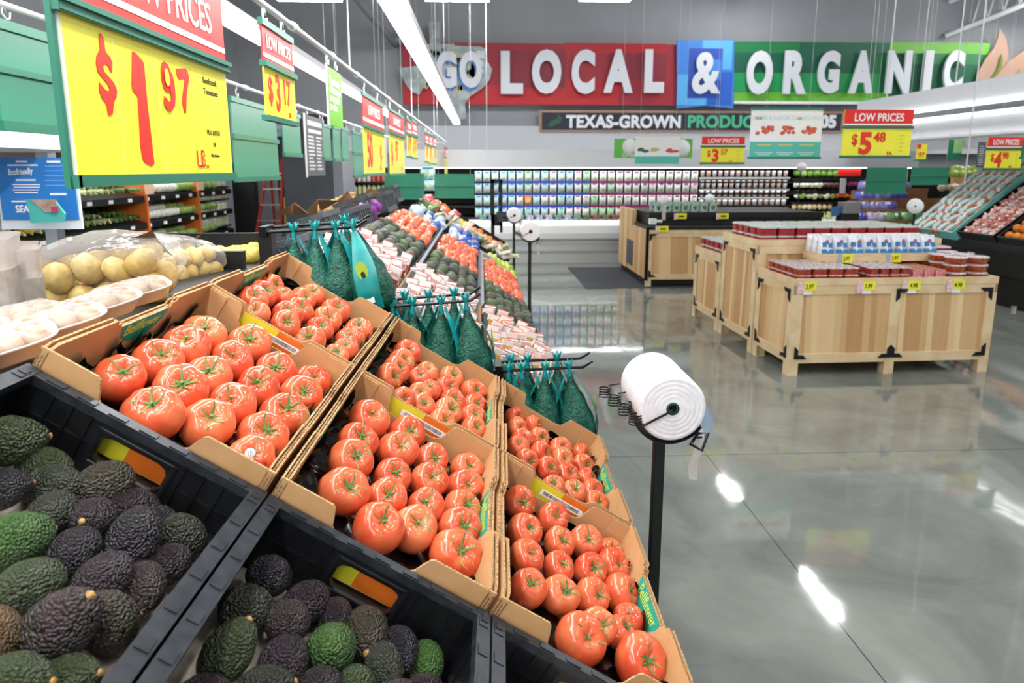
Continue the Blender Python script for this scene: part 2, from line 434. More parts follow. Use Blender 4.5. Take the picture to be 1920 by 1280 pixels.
for k, (x, y) in enumerate([(1.6, -1.0), (1.6, 2.4), (-1.8, .8), (4.9, 1.2), (4.9, 4.8), (8.3, 3.0)]):  # unseen lamps added to light the near aisle
    ceil_lamp(x, y, 5.2, 'Y', 1.25, 'added ceiling lamp out of view, high over the near aisle, %s of the row' % ORD[k])
# roof steel
def beam(pts, r, name, label):
    o = MB().tube(pts, r, 4).build(name, mat('roof_steel', '#D5D8DB', .5)); return struct(tag(o, label, 'beam'))
p0 = AT(1772, 68, 15.9); p1 = AT(1920, 8, 15.2)
g = MB()
d = (p1 - p0); e = p0 + d * 1.6
g.tube([p0, e], .07, 4)
g.tube([p0 + Vector((0, 0, .75)), e + Vector((0, 0, .75))], .05, 4)
for k in range(6):
    a = p0 + d * (.35 + .2 * k); b_ = p0 + d * (.45 + .2 * k) + Vector((0, 0, .75)); c_ = p0 + d * (.55 + .2 * k)
    g.tube([a, b_, c_], .03, 4)
struct(g.build('trim_2', mat('roof_steel', '#E0E3E6', .5)))
p0 = AT(742, 84, 15.9); p1 = AT(664, -6, 12.5)
g = MB(); g.tube([p0, p1], .09, 4); g.tube([p0 + Vector((.28, 0, .2)), p1 + Vector((.28, 0, .2))], .06, 4)
struct(g.build('trim_3', mat('joist_grey', '#7D8083', .6)))

# ------------------------------------------------------------------ the sloping display: frame of the near and the far table
TILT = math.radians(31.71)
def table_frame(phi):
    c, s = math.cos(phi), math.sin(phi)
    eu = Vector((c * math.cos(TILT), s * math.cos(TILT), -math.sin(TILT))); ev = Vector((-s, c, 0)); en = eu.cross(ev)
    return basis(Vector((-.6719, 1.0028, 1.5379)), eu, ev, en)
DN = table_frame(math.radians(-1.6377))      # near cartons and crates
DF = table_frame(0)                          # further along
W_, V_ = .41, .5902
COLN = ['upper', 'middle', 'lower']

t = thing('display_table', 'long black sloping produce table under the tomato and avocado boxes', 'table', T(0, 0, 0))
MB().box((.12, -.8, -.262), (1.29, 1.3, -.222), 0, DN).build('deck', M_BLACK, t)
MB().box((-.03, .0, -.221), (1.25, 1.17, -.1145), 0, DN).build('riser', M_BLACK, t)
MB().box((.12, 1.18, -.262), (1.27, 8.2, -.222), 0, DF).build('deck', M_BLACK, t)
MB().box((-.75, .25, 0), (-.69, 9.1, 1.28)).build('back_panel', M_BLACK, t)

pr = [(-.69, 0), (.20, 0), (.20, .60), (-.69, 1.16)]
for y in (.28, 2.3, 4.6, 6.9, 9.0):
    MB().prism(pr, .05, 0, T(0, y, 0) @ R(90, 'X')).build('support', M_BLACK, t)
MB().box((.14, .3, .0), (.19, 9.0, .56)).build('kick_panel', M_BLACK, t)
t = thing('ridge_shelf', 'black shelf along the back of the ridge under the leaning crates', 'shelf', T(0, 0, 0))
MB().box((-1.25, 2.68, 1.16), (-.78, 7.0, 1.20)).build('top', M_BLACK, t)
for y in (2.7, 4.8, 6.9): MB().box((-1.2, y, 0), (-.8, y + .05, 1.16)).build('support', M_BLACK, t)
# counter behind the ridge
t = thing('back_counter', 'black counter behind the ridge holding potatoes and wrapped trays', 'counter', T(0, 0, 0))
MB().box((-1.75, .2, 1.42), (-.76, 2.62, 1.47)).build('top', M_BLACK, t)
MB().box((-1.70, .3, 0), (-.80, 2.6, 1.42)).build('body', M_BLACK, t)

# ------------------------------------------------------------------ tomatoes
def tomato_mesh(seed, nu=36, nv=22):
    rn = random.Random(seed)
    n = rn.choice([5, 6, 7, 8]); amp = rn.uniform(.035, .085); ph = rn.uniform(0, 6.28); a2 = rn.uniform(.02, .06); p2 = rn.uniform(0, 6.28)
    hgt = rn.uniform(.76, .86); el = rn.uniform(.0, .09)
    def fn(u, v):
        a = 2 * math.pi * u; tt = math.pi * v
        st, ct = math.sin(tt), math.cos(tt)
        crease = (.5 + .5 * math.cos(n * a + ph)) ** 3
        lob = 1 - amp * 1.2 * crease * (.35 + .65 * max(ct, 0)) + a2 * math.cos(2 * a + p2) + .012 * math.cos(3 * a + ph)
        r = .5 * (st ** .86) * lob * (1 + el * math.cos(a))
        z = .5 * hgt * (abs(ct) ** .9) * (1 if ct > 0 else -1)
        rho = r / .5
        if ct > 0: z -= (.15 + .05 * crease) * math.exp(-(rho / .3) ** 2)
        else: z += .05 * math.exp(-(rho / .3) ** 2)
        return (r * math.cos(a), r * math.sin(a), z)
    return MB().surf(fn, nu, nv).mesh('tomato', M_TOM)
def calyx_mesh(seed, n=6):
    rn = random.Random(seed); b = MB(); z0 = .235
    for k in range(n):
        a = 2 * math.pi * k / n + rn.uniform(-.25, .25); ln = rn.uniform(.17, .36); curl = rn.uniform(-.05, .22); tw = rn.uniform(-.5, .5)
        vs = []; m = 7
        for i in range(m):
            f = i / (m - 1); r = .02 + ln * f; z = z0 + .035 + .05 * math.sin(f * 2.2) + curl * f ** 2.4 * 1.0
            aa = a + tw * f * f; w = .024 * (1 - f) ** .6 + .004
            d = Vector((math.cos(aa), math.sin(aa), 0)); nn = Vector((-d.y, d.x, 0)) * w
            p = d * r + Vector((0, 0, z)); vs += [p + nn, p + Vector((0, 0, .012)), p - nn]
        fs = []
        for i in range(m - 1):
            for q in (0, 1): fs.append((3 * i + q, 3 * i + q + 1, 3 * i + q + 4, 3 * i + q + 3))
        b.add(vs, fs, 0, True)
    return b.mesh('calyx', M_STEM)
STALK_MESH = MB().tube([(0, 0, .225), (.005, 0, .295), (.02, .01, .355)], [.035, .026, .03], 7).lathe([(0, .03), (.05, .015), (.06, -.01)], 8, 0, T(0, 0, .24)).mesh('stalk', M_STEM)
TOM_MESH = [tomato_mesh(s) for s in range(8)]
CAL_MESH = [calyx_mesh(s, 5 + s % 3) for s in range(5)]
TOM_SMALL = [tomato_mesh(s, 14, 9) for s in range(20, 23)]
def put_tomato(M, k, label, group):
    o = link('tomato', TOM_MESH[k % 8], None, M); tag(o, label, 'tomato', group)
    c = link('calyx', CAL_MESH[k % 5], o, R(random.uniform(0, 360), 'Z')); link('stalk', STALK_MESH, c)
    return o
TOMATOES = {
 'A1': [(0.0825,0.1423,0.0431,0.1,-0.74,0.66),(0.0915,0.2523,0.0479,0.13,-0.73,0.67),(0.096,0.3572,0.05,-0.28,-0.77,0.58),(0.0895,0.4525,0.0474,-0.1,-0.71,0.7),(0.1695,0.5218,0.0502,0.02,-0.86,0.5),(0.1794,0.4063,0.0471,-0.02,-0.83,0.56),(0.1795,0.2963,0.0473,-0.25,-0.81,0.53),(0.1673,0.1944,0.0504,0.06,-0.82,0.57),(0.172,0.0921,0.0493,-0.27,-0.8,0.53),(0.2488,0.1461,0.0473,0.02,-0.85,0.53),(0.2521,0.2382,0.047,-0.23,-0.8,0.56),(0.2577,0.361,0.0461,-0.05,-0.89,0.46),(0.2617,0.4681,0.0474,-0.15,-0.87,0.46),(0.3367,0.5282,0.0438,0.02,-0.8,0.6),(0.3422,0.4218,0.0483,0.07,-0.82,0.57),(0.3428,0.3004,0.0516,-0.04,-0.61,0.79),(0.3376,0.204,0.0479,0.08,-0.85,0.53),(0.3454,0.1173,0.042,-0.05,-0.83,0.56)],
 'B1': [(0.4958,0.4937,0.0488,0.0,-0.78,0.62),(0.5942,0.5252,0.0468,-0.02,-0.83,0.56),(0.4984,0.3766,0.0443,-0.01,-0.75,0.66),(0.5852,0.43,0.0462,-0.05,-0.83,0.56),(0.5048,0.2804,0.0462,0.15,-0.74,0.66),(0.5962,0.3226,0.0405,0.02,-0.87,0.49),(0.6718,0.4834,0.0407,0.02,-0.93,0.37),(0.7616,0.5296,0.0424,0.01,-0.83,0.56),(0.6758,0.378,0.0432,-0.1,-0.8,0.59),(0.5177,0.1623,0.0473,0.12,-0.79,0.61),(0.5973,0.2271,0.0409,-0.03,-0.8,0.6),(0.7617,0.4351,0.0443,-0.04,-0.86,0.5),(0.6787,0.2752,0.0394,-0.24,-0.82,0.52),(0.7607,0.3416,0.0433,0.22,-0.78,0.59),(0.7613,0.2553,0.0447,-0.0,-0.89,0.45),(0.5994,0.1143,0.0466,0.08,-0.7,0.71),(0.6677,0.1749,0.0447,-0.12,-0.83,0.54),(0.7564,0.1524,0.0496,0.08,-0.81,0.58)],
 'C1': [(0.9137,0.5138,0.0414,0.03,-0.96,0.29),(1.0092,0.5298,0.0422,0.0,-0.9,0.43),(0.9249,0.3943,0.0422,-0.04,-0.7,0.71),(1.0201,0.4323,0.0387,0.02,-0.8,0.6),(1.1025,0.5033,0.0427,-0.26,-0.84,0.48),(1.18,0.536,0.036,-0.15,-0.93,0.33),(0.9245,0.2979,0.0386,0.03,-0.7,0.71),(1.0116,0.3322,0.0362,-0.18,-0.74,0.65),(1.0982,0.3887,0.0406,-0.07,-0.9,0.43),(1.1731,0.4598,0.0429,0.14,-0.83,0.54),(0.9212,0.1918,0.039,-0.08,-0.75,0.66),(1.0018,0.2233,0.041,-0.08,-0.68,0.73),(1.0905,0.2867,0.0397,0.05,-0.87,0.48),(1.1725,0.3549,0.0435,0.65,-0.52,0.56),(1.0306,0.1097,0.0481,-0.01,-0.87,0.49),(1.0815,0.1791,0.0406,-0.2,-0.76,0.61),(1.145,0.2177,0.036,0.29,-0.34,0.89),(1.18,0.2781,0.036,-0.79,-0.29,0.55),(1.1645,0.1351,0.0515,0.09,-0.93,0.37)],
 'A2': [(0.05,1.0165,0.036,0.66,-0.65,0.38),(0.0652,0.8969,0.0427,0.28,-0.79,0.54),(0.0667,0.8133,0.0435,-0.14,-0.85,0.51),(0.1059,0.7468,0.036,-0.51,-0.81,0.3),(0.1457,1.0342,0.0398,0.34,-0.73,0.6),(0.1518,1.1206,0.0416,-0.23,-0.78,0.58),(0.1046,0.973,0.036,-0.62,-0.48,0.62),(0.1683,0.9318,0.0422,0.14,-0.9,0.4),(0.1591,0.8494,0.0433,-0.07,-0.92,0.39),(0.178,0.7691,0.0418,0.26,-0.9,0.35),(0.2446,1.0895,0.0475,-0.05,-0.9,0.44),(0.2474,0.9733,0.0448,0.14,-0.85,0.51),(0.2518,0.8923,0.0389,-0.01,-0.91,0.41),(0.3396,1.0394,0.0466,-0.56,-0.65,0.51),(0.3394,0.9286,0.0426,-0.55,-0.69,0.47),(0.3494,0.8497,0.0394,-0.59,-0.71,0.39),(0.2599,0.7618,0.0429,-0.49,-0.87,0.11),(0.3394,0.7772,0.036,-0.29,-0.84,0.45)],
 'B2': [(0.5045,1.0778,0.0473,-0.06,-0.73,0.68),(0.5006,0.9904,0.0428,0.33,-0.83,0.45),(0.4988,0.8988,0.042,0.39,-0.69,0.61),(0.4927,0.8177,0.0418,0.59,-0.72,0.37),(0.5887,1.0299,0.0383,-0.21,-0.65,0.73),(0.5708,0.9601,0.036,-0.2,-0.78,0.59),(0.67,1.1076,0.0428,0.03,-0.83,0.56),(0.6126,0.9041,0.036,-0.44,-0.58,0.69),(0.59,0.8378,0.0362,-0.11,-0.93,0.34),(0.6633,0.9986,0.0393,0.33,-0.87,0.35),(0.7541,1.0875,0.044,0.2,-0.9,0.39),(0.6112,0.771,0.036,-0.18,-0.9,0.41),(0.5503,0.7368,0.036,0.22,-0.97,0.09),(0.6877,0.9045,0.0414,0.05,-0.87,0.48),(0.6804,0.8085,0.0432,0.31,-0.72,0.62),(0.7655,0.9773,0.0405,0.09,-0.85,0.52),(0.7648,0.8824,0.0412,-0.09,-0.88,0.47),(0.6741,0.7264,0.0401,0.15,-0.91,0.4),(0.7665,0.7986,0.0395,0.28,-0.84,0.47)],
 'C2': [(0.9162,1.0982,0.036,0.48,-0.86,0.19),(0.9207,1.0106,0.036,0.44,-0.88,0.17),(0.9869,1.1123,0.036,0.79,-0.47,0.39),(1.0056,1.0422,0.036,0.35,-0.92,0.17),(0.9357,0.9424,0.036,0.05,-0.97,-0.22),(0.9223,0.8701,0.036,-0.38,-0.85,0.37),(1.0029,0.9233,0.036,0.65,-0.72,0.24),(1.086,1.044,0.0388,0.06,-0.94,0.34),(1.1792,1.1077,0.0368,0.57,-0.69,0.44),(1.0842,0.9581,0.0388,0.02,-0.95,0.31),(1.1698,1.0113,0.0384,0.26,-0.9,0.35),(0.9493,0.8057,0.036,0.4,-0.91,0.05),(1.0184,0.8239,0.0377,0.19,-0.9,0.4),(1.0911,0.8612,0.0386,0.1,-0.87,0.48),(1.1692,0.9169,0.036,0.68,-0.43,0.6),(1.0291,0.7259,0.036,-0.32,-0.81,0.49),(1.1035,0.7635,0.0381,-0.38,-0.72,0.59),(1.1775,0.8451,0.0385,0.05,-0.91,0.41),(1.1775,0.7704,0.0385,0.0,-0.84,0.54)],
}
AVOCADOS = {
 'A': [(0.0659,-0.0864,0.0359,0.66,0.71,0.25,1),(0.1197,-0.0737,0.0287,0.94,-0.05,0.34,1),(0.1551,-0.1047,0.0313,0.8,-0.0,0.6,2),(0.2023,-0.0789,0.0339,-0.51,-0.59,-0.62,3),(0.2522,-0.0773,0.0323,-0.7,-0.71,0.06,5),(0.183,-0.1487,0.029,-0.09,-0.99,-0.06,2),(0.2296,-0.1343,0.0288,-0.04,-0.9,0.43,5),(0.2966,-0.0744,0.0294,0.6,-0.52,0.61,6),(0.3396,-0.0787,0.0324,0.69,0.45,-0.57,2),(0.1168,-0.1639,0.028,0.54,0.83,0.15,6),(0.1831,-0.2174,0.0333,0.48,0.87,0.11,0),(0.2419,-0.1922,0.0291,-0.11,-0.93,-0.35,6),(0.2918,-0.1451,0.0345,0.23,-0.74,-0.64,6),(0.344,-0.1342,0.028,-0.44,-0.89,-0.12,5),(0.2371,-0.2701,0.0315,-0.47,-0.85,-0.23,1),(0.2974,-0.2232,0.0301,-0.25,-0.93,-0.28,5),(0.3417,-0.1939,0.0302,0.45,-0.89,-0.0,4),(0.2575,-0.3452,0.028,0.51,-0.18,-0.84,7),(0.3013,-0.314,0.037,0.24,0.12,0.96,4),(0.3388,-0.2657,0.0332,0.62,0.33,-0.71,3),(0.344,-0.3481,0.028,0.69,0.03,0.72,1),(0.307,-0.3825,0.028,0.85,-0.02,0.53,1),(0.0604,-0.1498,0.028,0.41,0.91,0.06,6)],
 'B': [(0.477,-0.0754,0.0304,0.59,0.71,-0.38,6),(0.5436,-0.0772,0.0322,0.38,0.93,0.03,5),(0.4736,-0.1455,0.0336,0.67,0.61,-0.42,2),(0.5315,-0.1392,0.0302,0.43,0.76,-0.5,4),(0.5931,-0.073,0.028,0.02,-0.99,0.1,5),(0.6441,-0.0804,0.0354,0.19,-0.96,0.18,3),(0.4788,-0.235,0.0314,0.04,0.63,0.78,1),(0.5478,-0.1982,0.0323,-0.01,-1.0,0.09,5),(0.6046,-0.138,0.0349,0.4,0.79,-0.47,0),(0.6848,-0.1322,0.0283,0.5,-0.83,-0.23,2),(0.7031,-0.0772,0.0322,0.2,-0.97,0.13,6),(0.7524,-0.0746,0.0296,0.15,-0.94,-0.3,0),(0.539,-0.2568,0.028,0.81,0.41,0.41,2),(0.6037,-0.209,0.028,0.6,0.78,0.2,5),(0.658,-0.1746,0.028,0.61,0.39,-0.69,1),(0.712,-0.1804,0.029,0.49,0.86,0.11,4),(0.753,-0.1338,0.029,0.59,0.79,0.19,5),(0.4778,-0.2978,0.028,0.52,0.85,0.13,5)],
 'C': [(0.9182,-0.073,0.028,0.64,0.23,-0.73,6),(0.9719,-0.0733,0.0283,0.4,0.92,0.05,4)],
}

def in_rows(items, n_rows):
    """index of the row (along the table) and the place in the row (from the ridge down) of every item"""
    order = sorted(range(len(items)), key=lambda i: items[i][1]); per = math.ceil(len(items) / n_rows); out = {}
    for r_ in range(n_rows):
        row = sorted(order[r_ * per:(r_ + 1) * per], key=lambda i: items[i][0])
        for c_, i in enumerate(row): out[i] = (r_, c_)
    return out
k = 0
STICKER = None
for key, L in TOMATOES.items():
    nm = '%s %s carton' % (COLN['ABC'.index(key[0])], ['near', 'far'][int(key[1]) - 1])
    rows = in_rows(L, 5)
    for i, (u, v, r, ax, ay, az) in enumerate(L):
        w = -.112 + .014 + r * .80
        axis = DN.to_3x3() @ (Vector((ax, ay, az)) * .75 + Vector((0, 0, .45)))
        M = aim(DN @ Vector((u, v, w)), axis, 2 * r, random.uniform(0, 6.28))
        o = put_tomato(M, k, 'beefsteak tomato in %s, %s from the ridge in %s row from the avocados' % (nm, ORD[rows[i][1]], ORD[rows[i][0]]), 'tomatoes in the ' + nm)
        if key == 'A1' and i == 17: STICKER = o
        k += 1
b = MB(); b.lathe([(0, .003), (.1, .0), (.1, -.012)], 18, 0); b.box((-.055, -.012, .003), (.055, .0, .0045), 1); b.box((-.05, .02, .003), (.05, .032, .0045), 1); b.box((-.04, -.045, .003), (.04, -.033, .0045), 1)
inv = STICKER.matrix_local.inverted()
cen = STICKER.matrix_local.translation; dirc = ((EYE - cen).normalized() + Vector((-.25, 0, .35))).normalized()
ld = (inv.to_3x3() @ dirc).normalized()
b.build('price_sticker', [M_WHITEPAPER, M_INK], STICKER, aim(ld * .47, ld))

# ------------------------------------------------------------------ cartons
def carton(key, c, r):
    w, d, h = .400, .574, .112
    nm = '%s %s' % (COLN[c], ['near', 'far'][r])
    lab = {'A1': 'open tomato carton at the ridge, beside the wrapped trays', 'B1': 'open tomato carton in the middle of the near row',
           'C1': 'open tomato carton at the aisle edge of the near row', 'A2': 'open tomato carton at the ridge, in front of the first hanging avocado nets',
           'B2': 'open tomato carton in the middle of the far row', 'C2': 'open tomato carton at the aisle edge of the far row'}[key]
    t = thing('tomato_carton', lab, 'carton', DN @ T(W_ * c + .003, V_ * r + .008, 0), 'open tomato cartons')
    th = .0045
    MB().box((.004, .004, -h), (w - .004, d - .004, -h + .006)).build('base', M_CARD, t)
    # moulded black film tray inside, its rim standing up in places
    b = MB()
    def tray(u, v):
        return (.016 + u * (w - .032), .02 + v * (d - .04), -h + .012 + .006 * math.sin(u * 25) * math.sin(v * 36))
    b.surf(tray, 40, 52, 0, None, False)
    rr = random.Random(c * 5 + r)
    for k in range(4):
        u0 = .02; v0 = .04 + .13 * k + rr.uniform(0, .03)
        b.surf(lambda u, v: (.012 + .012 * v + .006 * math.sin(9 * u + k), v0 + u * .10, -h + .015 + v * (.045 + .02 * math.sin(6 * u + k))), 8, 4, 0, None, False)
        b.surf(lambda u, v: (w - .013 - .014 * v - .004 * math.sin(8 * u + k), v0 + u * .09, -h + .015 + v * (.05 + .02 * math.cos(5 * u + 2 * k))), 8, 4, 0, None, False)
    for k in range(2):
        u0 = .03 + .2 * k
        b.surf(lambda u, v: (u0 + u * .13, d - .014 - .012 * v, -h + .015 + v * (.025 + .012 * math.sin(5 * u + k))), 8, 4, 0, None, False)
        b.surf(lambda u, v: (u0 + u * .13, .014 + .012 * v, -h + .015 + v * (.035 + .015 * math.sin(7 * u + k))), 8, 4, 0, None, False)
    b.build('liner', M_LINER, t)
    # end panels, cut away in the middle
    def endprof(q):
        p = [(0, -h), (w, -h), (w, 0)]
        dip = [(.705, 0), (.69, -.004), (.672, -.018), (.655, -.034), (.63, -.041), (.60, -.043), (.33, -.043), (.295, -.041), (.275, -.034), (.262, -.018), (.248, -.004), (.235, 0)]
        return p + [(w * a, z * q) for a, z in dip] + [(0, 0)]
    for y, nme in ((0, 'front'), (d - th, 'back')):
        b = MB(); b.prism(endprof(1.0 if (r == 0 and nme == 'front') else .42 if nme == 'front' else 1.3 if r == 0 else .9), th, 0, T(0, y + th, 0) @ R(90, 'X'), 1)
        # folded-in corner flaps
        for x0, x1 in ((.006, .062), (w - .062, w - .006)):
            yy = y + th if nme == 'front' else y - th * .9
            b.box((x0, yy, -h + .006), (x1, yy + th * .9, -.004), 0)
        if nme == 'front':
            # printed oval, yellow turning to orange
            pass
            zt = -.046 if r == 0 else -.021
            b.box((w * .265, y - .0008, -.110), (w * (.465 if r == 0 else .50), y, zt), 2); b.box((w * (.465 if r == 0 else .50), y - .0008, -.110), (w * .705, y, zt), 3)
        ep = b.build('end_panel', [M_CARD, M_CARDEDGE, mat('print_yellow', '#D8D02E', .5), mat('print_orange', '#E0701E', .5), M_WHITEPAPER], t)
        if nme == 'front' and r == 1:
            q = MB(); lw, lh = .125, .016
            q.box((0, -.0008, 0), (lw, 0, lh), 0)
            x = .008
            rb = random.Random(3 + c)
            while x < lw - .012:
                ww = rb.choice([.0006, .0011, .0017]); q.box((x, -.0011, .004), (x + ww, -.0008, lh - .003), 1); x += ww + rb.choice([.0007, .0014])
            o = q.build('barcode_label', [M_WHITEPAPER, M_INK], ep, T(w * .36, y - .0010, -.0525) ); o['label'] = 'white barcode label'
    # side panels with stepped tabs and the green print on their inner face
    prof = [(0, -h), (d, -h), (d, .004), (.41, .004), (.405, -.004), (.392, -.004), (.388, -.014), (.205, -.014), (.20, -.004), (.19, -.006), (.184, .004), (.02, .004), (0, -.004)]
    prof2 = [(0, -h), (d, -h), (d, -.003), (.425, .002), (.40, .0), (.396, -.012), (.37, -.017), (.225, -.017), (.197, -.012), (.17, -.002), (.03, .0), (0, -.01)]
    for x, sgn in ((0, 1), (w, -1)):
        b = MB()
        for q in range(3):
            xx = x + sgn * (q * (th + .0008) + .0002)
            Mq = basis((xx, 0, 0), (0, 1, 0), (0, 0, 1), (1, 0, 0))
            if sgn < 0: Mq = Mq @ T(0, 0, -.0036)
            b.prism(prof if q != 1 else prof2, .0036, 0, Mq, 1)
        xi = x + sgn * (2 * (th + .0008) + .0040)
        cyv, rv, rz = .295, .085, .05
        pts = [(cyv + rv * math.cos(math.radians(a)), -.0145 - rz * (1 - abs(math.cos(math.radians(a))) ** 3)) for a in range(0, -181, -12)]
        pts = [(cyv + rv, -.0145)] + [(cyv + rv * math.cos(math.radians(a)), -.0145 + rz * math.sin(math.radians(a))) for a in range(-10, -180, -10)] + [(cyv - rv, -.0145)]
        Mi = basis((xi, 0, 0), (0, 1, 0), (0, 0, 1), (1, 0, 0)) if sgn > 0 else basis((xi, 0, 0), (0, -1, 0), (0, 0, 1), (-1, 0, 0))
        P = pts if sgn > 0 else [(-a, z) for a, z in pts]
        sp = b.build('side_panel', [M_CARD, M_CARDEDGE], t)
        b = MB(); b.prism(P, .0004, 0, Mi)
        b.text('Bellflower', .034, Mi @ T((cyv if sgn > 0 else -cyv), -.042, .0005), 1, .004, .0002, .95, 'CENTER')
        b.build('printed_name', [mat('print_green', '#1E9C86', .5), mat('print_lime', '#C6D94A', .5)], sp)
    return t
for key in TOMATOES: carton(key, 'ABC'.index(key[0]), int(key[1]) - 1)

# ------------------------------------------------------------------ avocados and their crates
def avocado_mesh(seed, nu=40, nv=30, name='avocado'):
    rn = random.Random(seed); neck = rn.uniform(.08, .26); off = Vector((rn.uniform(0, 90), 0, 0))
    def fn(u, v):
        a = 2 * math.pi * u; tt = math.pi * v
        st, ct = math.sin(tt), math.cos(tt)
        r = (st ** .95) * (1 - neck * max(ct, 0) ** 1.2 + .02 * math.cos(a + seed))
        p = Vector((r * math.cos(a), r * math.sin(a), 1.36 * ct))
        k = 1 + .022 * noise.noise(p * 5 + off) + .03 * noise.noise(p * 1.3 + off)
        if nu > 20: k += .016 * noise.noise(p * 11 + off)
        return p * k
    return MB().surf(fn, nu, nv).mesh(name, M_AVO)
AVO_MESH = [avocado_mesh(s) for s in range(7)]
AVO_SMALL = [avocado_mesh(s, 12, 8) for s in range(30, 34)]
NUB = MB().lathe([(0, .07), (.09, .06), (.13, .02), (.14, -.06)], 12).mesh('stem_nub', M_NUB)
AVF = [srgb(c) for c in ('#6E8452', '#66705A', '#5E5F58', '#6C6A58', '#55604E', '#57525A')]
AVC = [srgb(c) for c in ('#47682F', '#434C30', '#383A30', '#43392E', '#453438', '#35242F', '#28202B', '#6E4F2C')]
AVN = ['green', 'dull green', 'dark olive', 'olive and purple', 'purple brown', 'dark purple', 'blackish purple', 'reddish olive']
def put_avocado(M, k, ci, label, group):
    o = link('avocado', AVO_MESH[k % 7], None, M, AVC[ci]); tag(o, label, 'avocado', group)
    link('stem_nub', NUB, o, T(0, 0, 1.37 if k % 2 else 1.35) @ S(1.1))
    return o
k = 0
for key, L in AVOCADOS.items():
    ci = 'ABC'.index(key); nm = '%s black crate' % COLN[ci]
    rows = in_rows(L, {'A': 6, 'B': 5, 'C': 1}[key])
    u0, u1 = W_ * ci + .03, W_ * ci + .372
    for i, (u, v, r, ax, ay, az, cc) in enumerate(L):
        u = min(max(u, u0 + r), u1 - r); v = min(v, -.045 - r)
        M = aim(DN @ Vector((u, v, -.142 + r + (.012 if i % 3 == 0 else 0))), DN.to_3x3() @ Vector((ax, ay, az)), r, random.uniform(0, 6.28))
        put_avocado(M, k, cc, '%s avocado in %s, %s from ridge, %s row from the tomatoes' % (AVN[cc], nm, ORD[rows[i][1]], ORD[max(r_ for r_, _ in rows.values()) - rows[i][0]]), 'avocados in the ' + nm)
        k += 1

def crate_parts(t, w, d, h, simple=False):
    """black folding crate: top at z = 0, x from 0 to w, y from 0 to d"""
    b = MB(); b.box((.006, .006, -h), (w - .006, d - .006, -h + .008)); b.build('base', M_BLACKPL, t)
    # end walls (across the slope) with handle hole, slots and ribs
    for y in (.0, d - .016):
        b = MB(); x0, x1 = w * .35, w * .66
        b.box((.008, y, -h), (x0, y + .012, -.012)); b.box((x1, y, -h), (w - .008, y + .012, -.012))
        b.box((x0, y, -.030), (x1, y + .012, -.012)); b.box((x0, y, -h), (x1, y + .012, -.085))
        for xx in (x0, x1): b.tube([(xx, y + .006, -.025), (xx, y + .006, -.09)], .009, 6)
        for xx, sg in ((x0, 1), (x1, -1)):
            for zz, sz in ((-.030, -1), (-.085, 1)):
                P = [(0, 0), (.034, 0), (.012, .008), (.003, .022)]; P = [(a * sg, c * sz) for a, c in P]
                b.prism(P if sg * sz > 0 else P[::-1], .012, 0, basis((xx, y + .012, zz), (1, 0, 0), (0, 0, 1), (0, -1, 0)))
        b.tube([(x0, y + .006, -.087), (x1, y + .006, -.087)], .009, 6); b.tube([(x0, y + .006, -.028), (x1, y + .006, -.028)], .008, 6)
        for k in range(12):
            xx = .03 + k * (w - .06) / 11
            if x0 - .01 < xx < x1 + .01: continue
            b.box((xx - .002, y - .003, -h), (xx + .002, y + .015, -.014))
        for zz in (-.06, -.1, -.14): b.box((.01, y - .002, zz), (x0 - .01, y + .014, zz + .004)); b.box((x1 + .01, y - .002, zz), (w - .01, y + .014, zz + .004))
        b.build('end_wall', M_BLACKPL, t)
    for x in (.0, w - .014):
        b = MB(); b.box((x + .002, .012, -h), (x + .012, d - .012, -.012))
        for k in range(16):
            yy = .03 + k * (d - .06) / 15; b.box((x, yy - .002, -h), (x + .014, yy + .002, -.014))
        b.build('side_wall', M_BLACKPL, t)
    b = MB()
    for x in (-.001, w - .023):
        b.box((x, -.002, -.014), (x + .024, d + .002, 0))
        for k in range(9):
            yy = .04 + k * (d - .08) / 8; b.box((x + .004, yy, 0), (x + .02, yy + .022, .0016), 0)
        b.box((x + .006, d - .03, -.001), (x + .018, d - .016, .003), 1)
    for y in (-.002, d - .018):
        b.box((.022, y, -.016), (w - .022, y + .020, -.001))
        for k in range(7):
            xx = .04 + k * (w - .1) / 6; b.box((xx, y + .003, -.001), (xx + .028, y + .015, .001))
    b.build('rim', [M_GREYPL, M_BLACK], t)
for ci in range(3):
    lab = ['black plastic crate of avocados at the ridge, in front of the tomatoes', 'black plastic crate of avocados in the middle column',
           'black plastic crate of avocados at the aisle edge'][ci]
    t = thing('avocado_crate', lab, 'crate', DN @ T(W_ * ci + .003, -.590, -.028), 'black avocado crates')
    crate_parts(t, .404, .586, .19)
    b = MB()
    def sheet(u, v):
        return (.02 + u * .364, .02 + v * .546, -.118 + .006 * noise.noise(Vector((u * 5, v * 7, ci))))
    b.surf(sheet, 30, 40, 0, None, False); b.build('paper_liner', M_PAPER, t)

